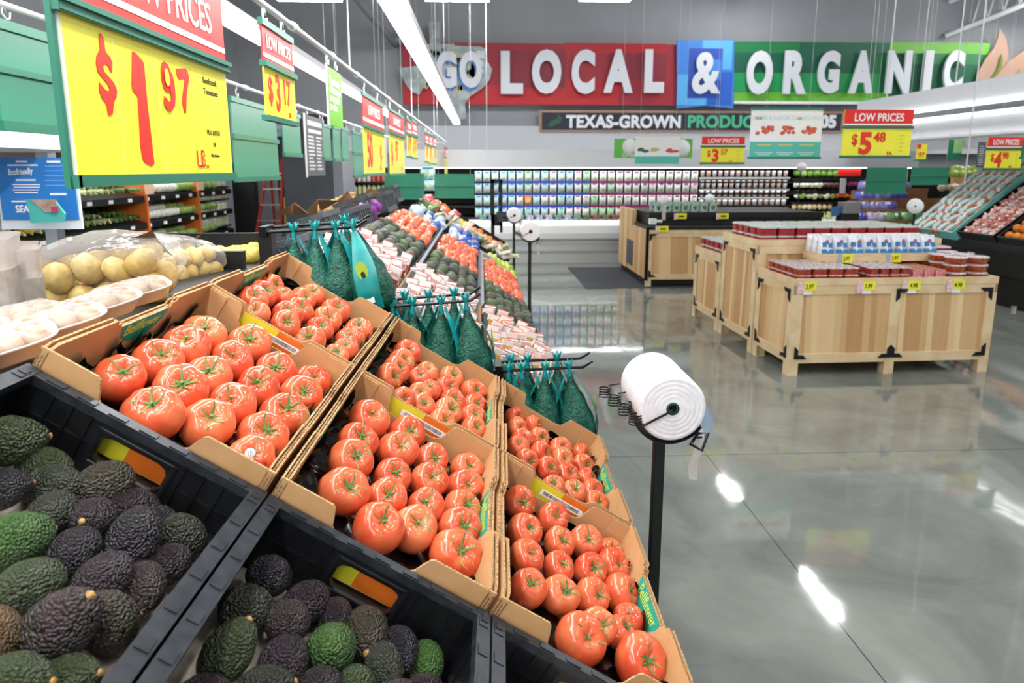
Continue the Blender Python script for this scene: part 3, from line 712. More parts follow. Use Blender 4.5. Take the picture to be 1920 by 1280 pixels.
# ------------------------------------------------------------------ hanging avocado nets
def net_mesh(seed):
    """one net bag hanging from its tie at the origin down to z = -.27"""
    rn = random.Random(seed); off = Vector((rn.uniform(0, 50), 0, 0)); Lh = .25
    b = MB()
    def fn(u, v):
        a = 2 * math.pi * u; z = -.02 - v * Lh
        prof = .010 + .066 * math.sin(min(1, v / .72) * math.pi / 2) ** 1.3 if v < .72 else .076 * math.sqrt(max(0, 1 - ((v - .72) / .285) ** 2))
        bump = 1 + (.22 * noise.noise(Vector((math.cos(a) * 1.4, math.sin(a) * 1.4, v * 4.5)) + off) if v > .25 else 0)
        return (prof * bump * math.cos(a) * 1.05, prof * bump * math.sin(a) * .8, z)
    b.surf(fn, 22, 26)
    return b.mesh('net', M_NET)
def band_mesh(seed):
    """teal printed band: from the tie down the front of the bag, flaring"""
    b = MB(); rn = random.Random(seed)
    for side in (-1, 1):
        vs = []; m = 10
        for i in range(m + 1):
            f = i / m; z = -.005 - .25 * f
            y = side * (.012 + .060 * math.sin(min(1, f / .7) * math.pi / 2) ** 1.2 * (1 if f < .75 else 1 - (f - .75) * 1.6))
            w = .010 + .026 * min(1, f * 2.2); sw = .006 * math.sin(f * 4 + seed)
            vs += [(-w + sw, y, z), (sw, y + side * .004, z), (w + sw, y, z)]
        fs = []
        for i in range(m):
            for q in (0, 1): fs.append((3 * i + q, 3 * i + q + 1, 3 * i + q + 4, 3 * i + q + 3))
        b.add(vs, fs, 0, True)
        # printed oval with an avocado on it and a light panel of small print
        def oval(rx, rz, cz, mt, lift):
            pts = []
            for k in range(16):
                a = 2 * math.pi * k / 16; pts.append((rx * math.cos(a), rz * math.sin(a)))
            Mo = basis((0, side * (.068 + lift), cz), (side * -1, 0, 0), (0, .05 * side, 1), (0, side, 0))
            b.prism(pts, .0006, mt, Mo)
        oval(.018, .030, -.125, 1, .004); oval(.007, .011, -.138, 2, .0052)
        b.cbox((0, side * .066, -.215), (.022, .003, .03), 3)
    return b.mesh('label_band', [M_TEAL, M_LIME, mat('avocado_print', '#22301A', .5), M_WHITEPAPER])
def tie_mesh():
    b = MB()
    b.tube([(0, 0, -.03), (0, 0, .0), (.002, 0, .012)], [.012, .006, .007], 8)
    for k in range(5):
        a = k * 1.3; b.tube([(0, 0, .004), (.012 * math.cos(a), .01 * math.sin(a), .022), (.022 * math.cos(a), .016 * math.sin(a), .034)], [.006, .005, .0015], 5)
    return b.mesh('tie', M_TEAL)
NETS = [net_mesh(s) for s in range(4)]; BANDS = [band_mesh(s) for s in range(3)]; TIE = tie_mesh()
def net_bag(M, k, label, group):
    t = thing('avocado_net_bag', label, 'bag of avocados', M, group)
    link('net', NETS[k % 4], t); link('label_band', BANDS[k % 3], t, R(random.uniform(-25, 25), 'Z')); link('tie', TIE, t)
    return t
def hanger(a, b_, label, bags, where):
    """pair of black prongs from a to b_ with bags hung at fractions along them"""
    t = thing('display_hanger', label, 'hanger', T(a), 'hangers for the avocado nets')
    d = b_ - a
    for off, nm in ((Vector((0, -.035, 0)), 1), (Vector((0, .035, .012)), 2)):
        q = MB(); p0 = off; p1 = off + d
        q.tube([p0, p0 + d * .9, p1, p1 + d.normalized() * .035 + Vector((0, 0, .022))], .0055, 7); q.build('prong', M_STEEL, t)
    q = MB(); q.rbox((-.022, -.03, -.42), (.022, .03, .0), .006); q.build('upright', M_BLACK, t)
    q = MB(); q.box((-.012, -.045, -.012), (.012, .05, .02)); q.build('bracket', M_STEEL, t)
    for k, (f, s, yaw, lean) in enumerate(bags):
        off = Vector((0, -.035, 0)) if s == 0 else Vector((0, .035, .012))
        p = a + off + d * f + Vector((0, 0, -.008))
        n0 = sorted(x for x, s_, _, _ in bags if s_ == s).index(f)
        net_bag(T(p) @ R(lean, 'Y') @ R(yaw, 'Z') @ S(1.08 + .06 * math.sin(k * 2.1)), k, 'teal avocado net %s, %s from the post on its %s prong' % (where, ORD[n0], ['front', 'rear'][s]), 'avocado nets ' + where)
hanger(AT(500, 434, 2.32), AT(672, 424, 2.32), 'pair of black prongs at the ridge holding three avocado nets', [(.32, 0, 80, 0), (.55, 0, 95, 0), (.78, 0, 70, -4), (.97, 0, 15, -14), (.84, 1, 100, -6)], 'by the ridge')
hanger(AT(722, 572, 2.32), AT(882, 560, 2.32), 'pair of black prongs in the middle column holding avocado nets', [(.1, 0, 80, 0), (.33, 0, 95, 0), (.66, 0, 70, 0), (.95, 0, 85, -6), (.22, 1, 100, 0), (.5, 1, 80, 0), (.8, 1, 80, 0)], 'in the middle column')
hanger(AT(934, 690, 2.32), AT(1090, 683, 2.32), 'pair of black prongs at the aisle edge holding avocado nets', [(.12, 0, 80, 0), (.28, 0, 100, 0), (.55, 0, 75, 0), (.84, 0, 90, -8), (.15, 1, 100, 0), (.36, 1, 80, 0), (.72, 1, 80, -3)], 'at the aisle edge')

# ------------------------------------------------------------------ stepped racks of small red and white packets
def packet_mesh():
    b = MB()
    b.rbox((-.028, -.012, 0), (.028, .012, .115), .006, 0)
    b.box((-.0285, -.0126, .02), (.0285, -.0118, .062), 1); b.box((-.022, -.0128, .075), (.022, -.0119, .092), 2); b.box((-.0282, .0, .1), (.0282, .004, .118), 1)
    return b
PACK = packet_mesh().mesh('packet', [mat('packet_white', '#EFE9E6', .25), mat('packet_red', '#B4392F', .3), mat('packet_pink', '#D9A39B', .3)])
PACK2 = packet_mesh().mesh('packet', [mat('packet_pale', '#E9DCD6', .25), mat('packet_red2', '#C2463C', .3), mat('packet_gold', '#C9B04A', .3)])
def rack(ci, u0, u1, v0, v1, nper, nrow, lab, where, me):
    w = u1 - u0; d = v1 - v0
    t = thing('packet_rack', lab, 'rack', DF @ T(u0, v0, 0), 'stepped racks of packets')
    q = MB(); q.box((0, 0, -.22), (w, d, -.10)); q.build('shelf', M_BLACK, t)
    q = MB(); q.box((w - .012, 0, -.22), (w, d, -.03)); q.box((0, 0, -.22), (.012, d, -.03)); q.build('side_board', mat('rack_board', '#9C7247', .6), t)
    q = MB(); q.box((0, -.012, -.22), (w, 0, -.06)); q.build('front_lip', M_BLACK, t)
    up = R(31.7, 'Y')        # packets stand plumb although the deck slopes
    for r_ in range(nrow):
        for c_ in range(nper):
            u = u0 + .045 + c_ * (w - .09) / max(1, nper - 1); v = v0 + .05 + r_ * (d - .1) / max(1, nrow - 1)
            M = DF @ T(u, v, -.098) @ R(-16 + random.uniform(-14, 14), 'Y') @ R(random.uniform(-14, 14), 'Z') @ R(random.uniform(-12, 16), 'X')
            tag(link('packet', me, None, M), 'red and white packet %s, %s from ridge, %s row from the nets' % (where, ORD[c_], ORD[r_]), 'packet', 'packets ' + where)
rack(0, .02, .40, 1.50, 2.45, 6, 7, 'stepped black rack of red and white packets at the ridge', 'in the ridge rack', PACK)
rack(1, .42, .80, 1.50, 2.45, 6, 8, 'stepped black rack of red and white packets in the middle column', 'in the middle rack', PACK)
rack(2, .83, 1.21, 1.50, 2.45, 6, 8, 'stepped black rack of red and white packets at the aisle edge', 'in the aisle-side rack', PACK2)

# ------------------------------------------------------------------ avocados and tomatoes further along the slope
for ci in range(3):
    for r_, (v0, v1, kind) in enumerate(((2.55, 3.62, 'avocado'), (3.70, 4.95, 'tomato'))):
        u0, u1 = W_ * ci + .02, W_ * ci + .38
        t = thing('produce_tray', 'black tray of %s further along the slope, %s column' % (['avocados', 'tomatoes'][r_], COLN[ci]), 'tray', DF @ T(u0 - .012, v0, -.10), 'black trays further along the slope')
        w = u1 - u0 + .024; d = v1 - v0
        MB().box((0, 0, -.118), (w, d, -.085)).build('base', M_BLACK, t)
        for x in (0, w - .012): MB().box((x, 0, -.085), (x + .012, d, .0)).build('side_wall', M_BLACK, t)
        for y in (0, d - .012): MB().box((.012, y, -.085), (w - .012, y + .012, -.0)).build('end_wall', M_BLACK, t)
        n = 0
        if kind == 'avocado':
            nu_, nv_ = 5, 9
            for j in range(nv_):
                for i in range(nu_):
                    u = u0 + .045 + i * (u1 - u0 - .09) / (nu_ - 1) + random.uniform(-.006, .006); v = v0 + .06 + j * (d - .12) / (nv_ - 1) + random.uniform(-.01, .01)
                    r = random.uniform(.036, .042)
                    M = aim(DF @ Vector((u, v, -.185 + r + .06 + random.uniform(0, .018))), DF.to_3x3() @ Vector((random.uniform(-.3, .3), random.uniform(-1, 1), random.uniform(-.2, .4))), r)
                    o = link('avocado', AVO_SMALL[n % 4], None, M, random.choice(AVF))
                    tag(o, 'small avocado in the far %s tray, %s from ridge, %s row back' % (COLN[ci], ORD[i], ORD[j]), 'avocado', 'avocados in the far %s tray' % COLN[ci]); n += 1
        else:
            nu_, nv_ = 5, 9
            for j in range(nv_):
                for i in range(nu_):
                    u = u0 + .045 + i * (u1 - u0 - .09) / (nu_ - 1) + random.uniform(-.012, .012); v = v0 + .07 + j * (d - .14) / (nv_ - 1) + random.uniform(-.012, .012)
                    r = random.uniform(.036, .047)
                    M = aim(DF @ Vector((u, v, -.185 + .055 + r * .8 + random.uniform(0, .014))), DF.to_3x3() @ Vector((random.uniform(-.5, .5), random.uniform(-.6, .3), 1)), 2 * r)
                    o = link('tomato', TOM_SMALL[n % 3], None, M)
                    tag(o, 'orange-red tomato in the far %s tray, %s from ridge, %s row back' % (COLN[ci], ORD[i], ORD[j]), 'tomato', 'tomatoes in the far %s tray' % COLN[ci]); n += 1
for ci in (1, 2):
    b = MB(); b.box((W_ * ci - .010, 2.5, -.10), (W_ * ci + .008, 4.98, -.045)); b.box((W_ * ci - .012, 1.24, -.2), (W_ * ci + .01, 2.5, -.02), 1)
    o = b.build('divider_rail', [mat('grey_rail', '#8E9399', .4), M_BLACK], None, DF)
    tag(o, 'long grey divider rail between the %s and %s columns of the slope' % (COLN[ci - 1], COLN[ci]), 'rail', 'slope divider rails')

def heap(name, label, cat, group, frame, u0, u1, v0, v1, nu_, nv_, me, cols, size, w0=-.16, jit=.012, mtx=None, where=''):
    n = 0
    for j in range(nv_):
        for i in range(nu_):
            u = u0 + (i + .5) * (u1 - u0) / nu_ + random.uniform(-jit, jit); v = v0 + (j + .5) * (v1 - v0) / nv_ + random.uniform(-jit, jit)
            s = size * random.uniform(.88, 1.12)
            M = aim(frame @ Vector((u, v, w0 + s * .8 + random.uniform(0, size * .4))), Vector((random.uniform(-1, 1), random.uniform(-1, 1), random.uniform(-.3, 1))), s, random.uniform(0, 6))
            o = link(name, me[n % len(me)], None, M, srgb(random.choice(cols)))
            tag(o, '%s, %s from ridge, %s row back' % (label, ORD[i], ORD[j]), cat, group); n += 1
FRUIT = [MB().ball((0, 0, 0), (1, 1, .92), 10, 7, 0, .08, s).mesh('fruit', M_PEEL) for s in range(3)]
BAGL = []
for s in range(3):
    b = MB(); rn = random.Random(s)
    b.ball((0, 0, 0), (1, .8, .55), 12, 8, 0, .25, s)
    for k in range(7):
        a = rn.uniform(0, 6.28); b.ball((.6 * math.cos(a), .45 * math.sin(a), .25), .28, 7, 5, 1 + k % 2, .1, k)
    b.box((-.14, -.8, -.05), (.14, .8, .60), 0)
    BAGL.append(b.mesh('bag', [M_OBJ, M_WHITE, mat('bag_window', '#D96A3A', .25)]))
STALK = []
for s in range(3):
    b = MB(); rn = random.Random(s)
    for k in range(5): b.tube([(rn.uniform(-.25, .25), rn.uniform(-.2, .2), -1), (rn.uniform(-.2, .2), rn.uniform(-.2, .2), 0), (rn.uniform(-.35, .35), rn.uniform(-.3, .3), 1)], [.18, .2, .12], 6)
    STALK.append(b.mesh('bunch', M_PEEL))
rg = ('ridge', 'of the slope')
t = thing('produce_tray', 'long black tray of mixed produce at the far end of the slope', 'tray', DF @ T(.0, 5.0, -.10), 'black trays further along the slope')
MB().box((0, 0, -.118), (1.23, 3.2, -.08)).build('base', M_BLACK, t)
for y in (0, .95, 1.5, 2.35, 3.19): MB().box((0, y, -.08), (1.23, y + .012, .0)).build('end_wall', M_BLACK, t)
heap('produce_bag', 'blue bag at the far end of the ridge column', 'bag', 'blue produce bags on the slope', DF, .05, .42, 5.05, 5.9, 3, 4, BAGL, ['#2F5FB8', '#3F74C9', '#BFD2E6'], .075, -.17, .01, None, ('ridge', ''))
heap('produce_bag', 'blue bag at the far end of the middle column', 'bag', 'blue bags of the middle column', DF, .47, .80, 5.05, 5.9, 3, 4, BAGL, ['#2F5FB8', '#3566C4', '#C9D8EA'], .075, -.17, .01, None, ('ridge', ''))
heap('lime', 'yellow green lime in the heap beyond the aisle-edge tomatoes', 'lime', 'limes', DF, .93, 1.23, 5.1, 5.9, 6, 8, FRUIT, ['#D6E36A', '#C4D84E', '#8DBB3A', '#DDE67A'], .034, -.16, .008, None, ('ridge', ''))
heap('vegetable_bunch', 'white and green bunch of stalks across the slope', 'vegetable', 'bunches of stalks', DF, .08, 1.22, 6.0, 6.45, 14, 2, STALK, ['#E9E4CF', '#F0D8C6', '#6E8B4B', '#DCE3C2'], .09, -.16, .01, None, ('ridge', ''))
heap('mandarin', 'small orange citrus beyond the stalks, towards the aisle', 'orange', 'small oranges', DF, .70, 1.22, 6.55, 7.3, 7, 4, FRUIT, ['#EE7F1E', '#F0902A'], .045, -.15, .008, None, ('ridge', ''))
heap('produce_bag', 'red and orange fruit bag at the slope end', 'bag', 'red bags at the far end', DF, .02, .5, 6.55, 7.3, 4, 3, BAGL, ['#D8596A', '#EC8A3C', '#C7425A'], .075, -.15, .01, None, ('ridge', ''))
heap('lemon', 'yellow citrus between the red bags and small oranges', 'lemon', 'lemons', DF, .52, .70, 6.55, 7.3, 3, 5, FRUIT, ['#E9DE55', '#DDE08A', '#A9C24A'], .042, -.15, .008, None, ('ridge', ''))
b = MB(); b.rbox((0, 0, 0), (.16, .12, .1), .01); b.box((.01, -.001, .02), (.15, 0, .07), 1)
tag(b.build('garlic_box', [mat('grey_carton', '#9DA2A0', .5), M_WHITEPAPER], None, DF @ T(.80, 5.15, -.17)), 'small grey and white box between the blue bags and the limes', 'box')

# ------------------------------------------------------------------ bag roll stands
def roll_stand(M, label, rlabel, springs=True):
    t = thing('bag_roll_stand', label, 'stand', M, 'bag roll stands')
    zc = 1.19
    q = MB(); q.rbox((-.0155, -.0155, 0), (.0155, .0155, zc - .115), .003); q.build('pole', M_BLACK, t)
    q = MB(); q.lathe([(0, .02), (.13, .018), (.15, .0)], 20); q.build('base', M_BLACK, t)
    # cradle under the roll
    q = MB()
    arc = [(.104 * math.cos(math.radians(a)), zc + .104 * math.sin(math.radians(a))) for a in range(205, 331, 10)]
    for i in range(len(arc) - 1):
        (x0, z0), (x1, z1) = arc[i], arc[i + 1]
        q.add([(x0, -.10, z0), (x1, -.10, z1), (x1, .12, z1), (x0, .12, z0), (x0 * 1.05, -.10, zc + (z0 - zc) * 1.05), (x1 * 1.05, -.10, zc + (z1 - zc) * 1.05), (x1 * 1.05, .12, zc + (z1 - zc) * 1.05), (x0 * 1.05, .12, zc + (z0 - zc) * 1.05)],
              [(0, 1, 2, 3), (7, 6, 5, 4), (0, 4, 5, 1), (3, 2, 6, 7), (0, 3, 7, 4), (1, 5, 6, 2)])
    q.build('cradle', M_STEEL, t)
    q = MB(); q.tube([(.055, -.105, zc - .105), (.085, -.12, zc - .12), (.10, -.12, zc - .07), (.075, -.11, zc - .075), (.06, -.11, zc - .10)], .0045, 6)
    q.tube([(.07, -.115, zc - .085), (.085, -.118, zc - .082)], .003, 5); q.build('tear_hook', M_STEEL, t)
    for k in range(4):
        q = MB()
        cx, cy, cz = -.138 + .014 * k, .12 - .075 * k, zc - .035
        pts = [(cx + .019 * math.cos(a * .7), cy + .019 * math.sin(a * .7), cz - .014 + .0009 * a) for a in range(0, 38)]
        q.tube(pts, .0022, 5)
        q.tube([pts[-1], (cx + .055, cy - .002, cz + .030)], .0022, 5); q.build('coil_spring', M_STEEL, t)
    q = MB(); q.tube([(-.082, -.125, zc - .045), (-.005, -.132, zc - .001), (0, -.10, zc)], .0032, 6); q.build('retaining_rod', M_STEEL, t)
    rl = thing('bag_roll', rlabel, 'bag roll', M @ T(0, 0, zc), 'bag rolls')
    q = MB(); Rr = .0915
    prof = [(.017, -.12)]
    for k in range(1, 12): prof += [(.017 + (Rr - .019) * k / 12 - .001, -.12 - .0012 * (k % 2)), (.017 + (Rr - .019) * k / 12 + .001, -.12)]
    prof += [(Rr - .004, -.1195), (Rr, -.115), (Rr, .01), (Rr - .003, .018), (Rr - .001, .027), (Rr, .06), (Rr, .115), (Rr - .004, .12), (.017, .12)]
    q.lathe(prof, 48, 0, R(-90, 'X')); q.build('film', M_ROLL, rl)
    q = MB(); q.lathe([(.012, -.121), (.018, -.1215), (.018, .121), (.012, .121), (.012, -.121)], 20, 0, R(-90, 'X')); q.build('core', mat('core_green', '#1E4A44', .5), rl)
    q = MB(); q.lathe([(.0, -.105), (.0119, -.105)], 20, 0, R(-90, 'X')); q.build('core_plug', M_BLACK, rl)
    q = MB()
    def tail(u, v): return (.066 + u * .03 * (1 - .2 * v) + .004 * math.sin(v * 7), -.09 - .012 * math.sin(v * 5) + .003 * math.sin(u * 8), -.070 - v * .155)
    q.surf(tail, 5, 16, 0, None, False); q.build('loose_bag', mat('thin_bag', '#EDE6E6', .35, trans=.45), rl)
    return t
roll_stand(T(.507, 1.80, -.022), 'black pole stand at the aisle edge holding the large near bag roll', 'large white roll of produce bags on the near pole')
roll_stand(T(.455, 6.35, .035), 'black pole stand further along the slope', 'white roll of produce bags on the second pole along the slope')
roll_stand(T(.42, 8.8, .02), 'black pole stand at the far end of the slope', 'small white roll of produce bags at the far end of the slope')

# ------------------------------------------------------------------ price rails and their hanging signs
XR1, XR2 = -.67, -1.474
def rail(x, z, y0, y1, label):
    t = thing('sign_rail', label, 'rail', T(x, 0, z), 'sign rails')
    MB().tube([(0, y0, 0), (0, y1, 0)], .011, 8).build('tube', M_ALU, t)
    q = MB(); y = y0 + .25
    while y < y1: q.lathe([(0, -.018), (.017, -.018), (.017, .018), (0, .018)], 10, 0, T(0, y, 0) @ R(90, 'X')); y += .62
    q.build('collar', M_ALU, t)
    y = y0 + 1.3
    while y < y1:
        MB().tube([(0, y, 0), (0, y, 6 - z)], .004, 5).build('hanger', M_ALU, t); y += 3.1
    MB().tube([(0, y1, 0), (.35 if x < -1 else -.35, y1, 0)], .011, 8).build('end_bar', M_ALU, t)
    return t
ZR = 1.8 + .747 * .67
rail(XR1, ZR, -.8, 13.2, 'long white sign rail above the ridge carrying the price signs')
rail(XR2, ZR, -.8, 13.0, 'white sign rail behind the price signs carrying green sign backs')
def hooks(t, ys, ztop, zbot):
    for y in ys:
        q = MB(); r = .018
        q.tube([(0, y - .03, ztop + .012), (0, y - .012, ztop + .006), (0, y, ztop - .03), (0, y - .02, zbot + .05), (0, y - .022, zbot + .02), (0, y - .005, zbot + .005), (0, y + .012, zbot + .012), (0, y + .016, zbot + .03)], .004, 6)
        q.build('hook', M_ALU, t)
def fac(x, y0, z0):
    """frame of a sign face looking towards the aisle: x runs along the table, y up"""
    return basis((x, y0, z0), (0, 1, 0), (0, 0, 1), (1, 0, 0))
# the big near sign: beefsteak tomatoes
X0 = XR1 + .006
def PX(x, y):
    p = AX(60 + x * .28129, y * .28129, X0 + .002); return (p.y, p.z)
y0 = AX(145, 333, X0).y; y1 = AX(437, 330, X0).y; zb = AX(145, 328, X0).z; zt = AX(110, 14, X0).z
t = thing('price_sign', 'big yellow and red price sign reading $1.97 for beefsteak tomatoes', 'sign', T(0, 0, 0))
MB().box((X0 - .006, y0, zb), (X0, y1, zt)).build('backing', mat('card_white', '#F4F1E6', .5), t)
q = MB(); q.box((X0, y0 + .004, zb), (X0 + .001, y1 - .004, zt - .003))
for xx in (555, 832, 950, 1050, 1140):
    a = PX(xx, 420)[0]; q.box((X0 + .001, a - .0006, zb + .003), (X0 + .0013, a + .0006, zt - .02), 1 if xx in (555, 832) else 2)
pc = q.build('price_card', [M_YELLOW, mat('pale_yellow', '#F8F5A8', .3), mat('deep_yellow', '#E6E13A', .35)], t)
def poly(b, pts, mt=0, dx=.0016):
    P = [PX(*p) for p in pts]; b.prism(P, .0008, mt, basis((X0 + dx, 0, 0), (0, 1, 0), (0, 0, 1), (1, 0, 0)))
q = MB()
poly(q, [(447, 225), (458, 222), (475, 245), (490, 345), (520, 380), (536, 420), (533, 483), (520, 474), (510, 440), (490, 425), (473, 440), (480, 475), (545, 550), (566, 600), (563, 650), (545, 680), (538, 760), (520, 770), (508, 762), (497, 690), (470, 660), (450, 610), (447, 545), (470, 575), (490, 600), (510, 608), (520, 595), (505, 560), (440, 480), (427, 420), (430, 375), (452, 330), (450, 300)][::-1])
poly(q, [(668, 345), (680, 343), (720, 385), (745, 420), (750, 470), (770, 700), (815, 1085), (810, 1100), (795, 1105), (750, 1080), (740, 1060), (725, 980), (705, 640), (672, 605), (665, 560), (667, 400)][::-1])
outer = [(880, 408), (905, 430), (930, 490), (945, 560), (952, 640), (948, 710), (925, 742), (900, 735), (880, 690), (875, 640), (893, 655), (908, 672), (922, 672), (926, 640), (920, 610), (900, 618), (880, 590), (863, 530), (858, 460), (866, 420)]
inner = [(884, 460), (876, 500), (884, 555), (898, 575), (908, 560), (908, 510), (898, 470)]
# the nine as a ring: outer loop halves joined round the counter
ring_o = [(880, 408), (905, 430), (930, 490), (940, 560), (920, 612), (900, 618), (880, 590), (863, 530), (858, 460), (866, 420)]
ring_i = [(886, 455), (898, 468), (909, 510), (912, 558), (906, 574), (898, 576), (887, 556), (878, 510), (877, 470), (881, 458)]
vo = [PX(*p) for p in ring_o]; vi = [PX(*p) for p in ring_i]; n = len(vo)
poly(q, ring_o[::-1])
poly(q, [(930, 490), (945, 560), (952, 640), (948, 710), (925, 742), (900, 735), (880, 690), (875, 640), (893, 655), (908, 680), (922, 672), (926, 640), (918, 600), (912, 558), (915, 500)][::-1], 0, .0030)
poly(q, [(960, 458), (1020, 455), (1035, 470), (1047, 520), (1030, 640), (1027, 755), (1018, 750), (1003, 690), (1003, 650), (1018, 530), (1012, 520), (990, 530), (975, 525), (965, 490)][::-1])
def strip(pts, w):
    P = [Vector((*PX(*p), 0)) for p in pts]; q.ribbon(P, [w] * len(P), 0, basis((X0 + .002, 0, 0), (0, 1, 0), (0, 0, 1), (1, 0, 0)))
strip([(1100, 1003), (1108, 1098), (1120, 1108), (1134, 1106)], .0055)
strip([(1130, 1003), (1140, 1113)], .0055); strip([(1128, 1006), (1144, 1010), (1152, 1035), (1136, 1056), (1152, 1070), (1158, 1095), (1140, 1112)], .0048)
strip([(1166, 1106), (1178, 1112)], .007)
poly(q, ring_i[::-1], 1, .0040)
q.build('price_digits', [M_DIGIT, M_YELLOW], pc)
q = MB()
for txt, px, py, h in (('Beefsteak', 1140, 550, .0155), ('Tomatoes', 1144, 622, .0155), ('PLU #3153', 1170, 895, .0125), ('LB', 1212, 976, .010), ('USA, Mexico', 1198, 1044, .007)):
    a, z = PX(px, py); q.text(txt, h * 1.25, fac(X0 + .0016, a, z), 0, .0, .0004, 1.12)
q.build('small_print', M_INK, pc)
za, zc = PX(1290, 455)[1], PX(1290, 412)[1]
zr = AX(433, 128, X0).z
MB().box((X0 - .012, y0 - .012, zb - .020), (X0 + .010, y1 + .004, zb)).build('bottom_channel', M_GREEN, t)
q = MB(); q.box((X0 - .012, y0 - .014, zt - .006), (X0 + .010, y1 + .004, zt + .010)); q.box((X0 + .004, y0 - .014, zt + .010), (X0 + .016, y1 + .006, zt + .020)); q.box((X0 + .002, y0 - .012, zt - .004), (X0 + .012, y1 + .003, zt + .002))
q.build('middle_channel', M_GREEN, t)
q = MB(); q.box((X0 - .012, y0 - .016, zb - .022), (X0 - .002, y0 - .006, ZR - .05)); q.box((X0 + .002, y0 - .016, zb - .022), (X0 + .010, y0 - .004, zb + .0)); q.build('side_channel', M_GREEN, t)
zh = zt + .020; hh = .20
hc = MB().box((X0 - .004, y0, zh), (X0 + .004, y1 - .006, zh + hh)).build('header_card', M_RED, t)
q = MB(); zs0 = PX(1280, 362)[1]; zs1 = PX(1280, 328)[1]
q.box((X0 + .004, y0, zs0), (X0 + .0052, y1 - .006, zs1))
ya, zl = PX(1165, 214); 
q.text('LOW PRICES', .098, fac(X0 + .0045, PX(1192, 212)[0], zl), 0, .010, .0006, .80, 'RIGHT', 1.0)
q.build('header_print', M_WHITEPAPER, hc)
MB().box((X0 - .012, y0 - .01, zh + hh), (X0 + .012, y1, zh + hh + .025)).build('top_channel', M_GREEN, t)
hooks(t, (y0 + .15, y1 - .15), ZR, zh + hh)

def small_sign(x, ya, yb, z0, z1, label, price, header=True, split=.62, group=None, body=None, ztop=None, big=None):
    """hanging price card facing the aisle; price like ('$','3','17')"""
    t = thing('price_sign', label, 'sign', T(x, ya, z0), group)
    w = yb - ya; h = z1 - z0; hs = h * split
    m3 = basis((.004, 0, 0), (0, 1, 0), (0, 0, 1), (1, 0, 0))
    pc = MB().box((-.003, 0, 0), (.003, w, hs)).build('price_card', body or M_YELLOW, t)
    hc = MB().box((-.003, 0, hs), (.003, w, h)).build('header_card', M_RED, t)
    q = MB(); q.box((-.012, -.008, -.014), (.012, w + .008, .002)); q.build('bottom_channel', M_GREEN, t)
    q = MB(); q.box((-.008, -.008, hs - .008), (.014, w + .008, hs + .010)); q.build('middle_channel', M_GREEN, t)
    q = MB(); q.box((-.008, -.004, h), (.008, w + .004, h + .02)); q.build('top_channel', M_GREEN, t)
    q = MB(); q.box((.0032, 0, hs + (h - hs) * .18), (.0042, w, hs + (h - hs) * .30))
    q.text('LOW PRICES', (h - hs) * .50, m3 @ T(w * .5, hs + (h - hs) * .46, 0), 0, .012, .0005, min(1.0, w / ((h - hs) * 3.6)), 'CENTER')
    q.build('header_print', M_WHITEPAPER, hc)
    q = MB(); s, d, c = price
    if s: q.text(s, hs * .70, m3 @ T(w * .08, hs * .30, 0), 0, .02, .0005, min(.8, w / hs * .45))
    q.text(d, hs * .98, m3 @ T(w * (.30 if s else .12), hs * .18, 0), 0, .03, .0005, min(.72, w / hs * .42))
    q.text(c, hs * .72, m3 @ T(w * (.34 + .20 * len(d)), hs * .34, 0), 0, .02, .0005, min(.8, w / hs * .40))
    q.text('EA.' if s != '' and d != '3' else 'LB.', hs * .14, m3 @ T(w * .72, hs * .08, 0), 0, .01, .0005)
    q.build('price_digits', M_DIGIT, pc)
    return t
p = AX(497, 225, XR1); 
s = small_sign(XR1, AX(489, 60, XR1).y, AX(545, 60, XR1).y, AX(497, 216, XR1).z, AX(487, 44, XR1).z, 'yellow price sign reading $3.17 on the ridge rail, next beyond the tomato sign', ('$', '3', '17'), split=.58)
hooks(s, (.05, .24), ZR - s.location.z, AX(487, 44, XR1).z - s.location.z)
s = small_sign(XR1, AX(683, 300, XR1).y, AX(721, 300, XR1).y, AX(688, 326, XR1).z, AX(681, 180, XR1).z, 'yellow price sign with a large 50 cent price beyond the green hanging card', ('', '50', '¢'), split=.62)
hooks(s, (.1, .6), ZR - s.location.z, AX(681, 180, XR1).z - s.location.z)
s = small_sign(XR1, AX(731, 300, XR1).y, AX(758, 300, XR1).y, AX(735, 326, XR1).z, AX(731, 208, XR1).z, 'yellow price sign reading 97 far along the ridge rail', ('$', '', '97'), split=.66)
hooks(s, (.1, .7), ZR - s.location.z, AX(731, 208, XR1).z - s.location.z)
for k, (a, b_, ya, yb) in enumerate([(763, 771, 226, 292), (773, 781, 228, 295), (797, 802, 250, 302), (804, 809, 253, 305), (812, 817, 256, 306), (833, 838, 276, 326)]):
    s = small_sign(XR1, AX(a, 250, XR1).y, AX(b_, 250, XR1).y, AX(a, yb, XR1).z, AX(a, ya, XR1).z, 'small yellow price card on the far ridge rail, %s beyond the 97 sign' % ORD[k], ('$', '1', '97'), group='far price cards'); hooks(s, (.1,), ZR - s.location.z, AX(a, ya, XR1).z - s.location.z)
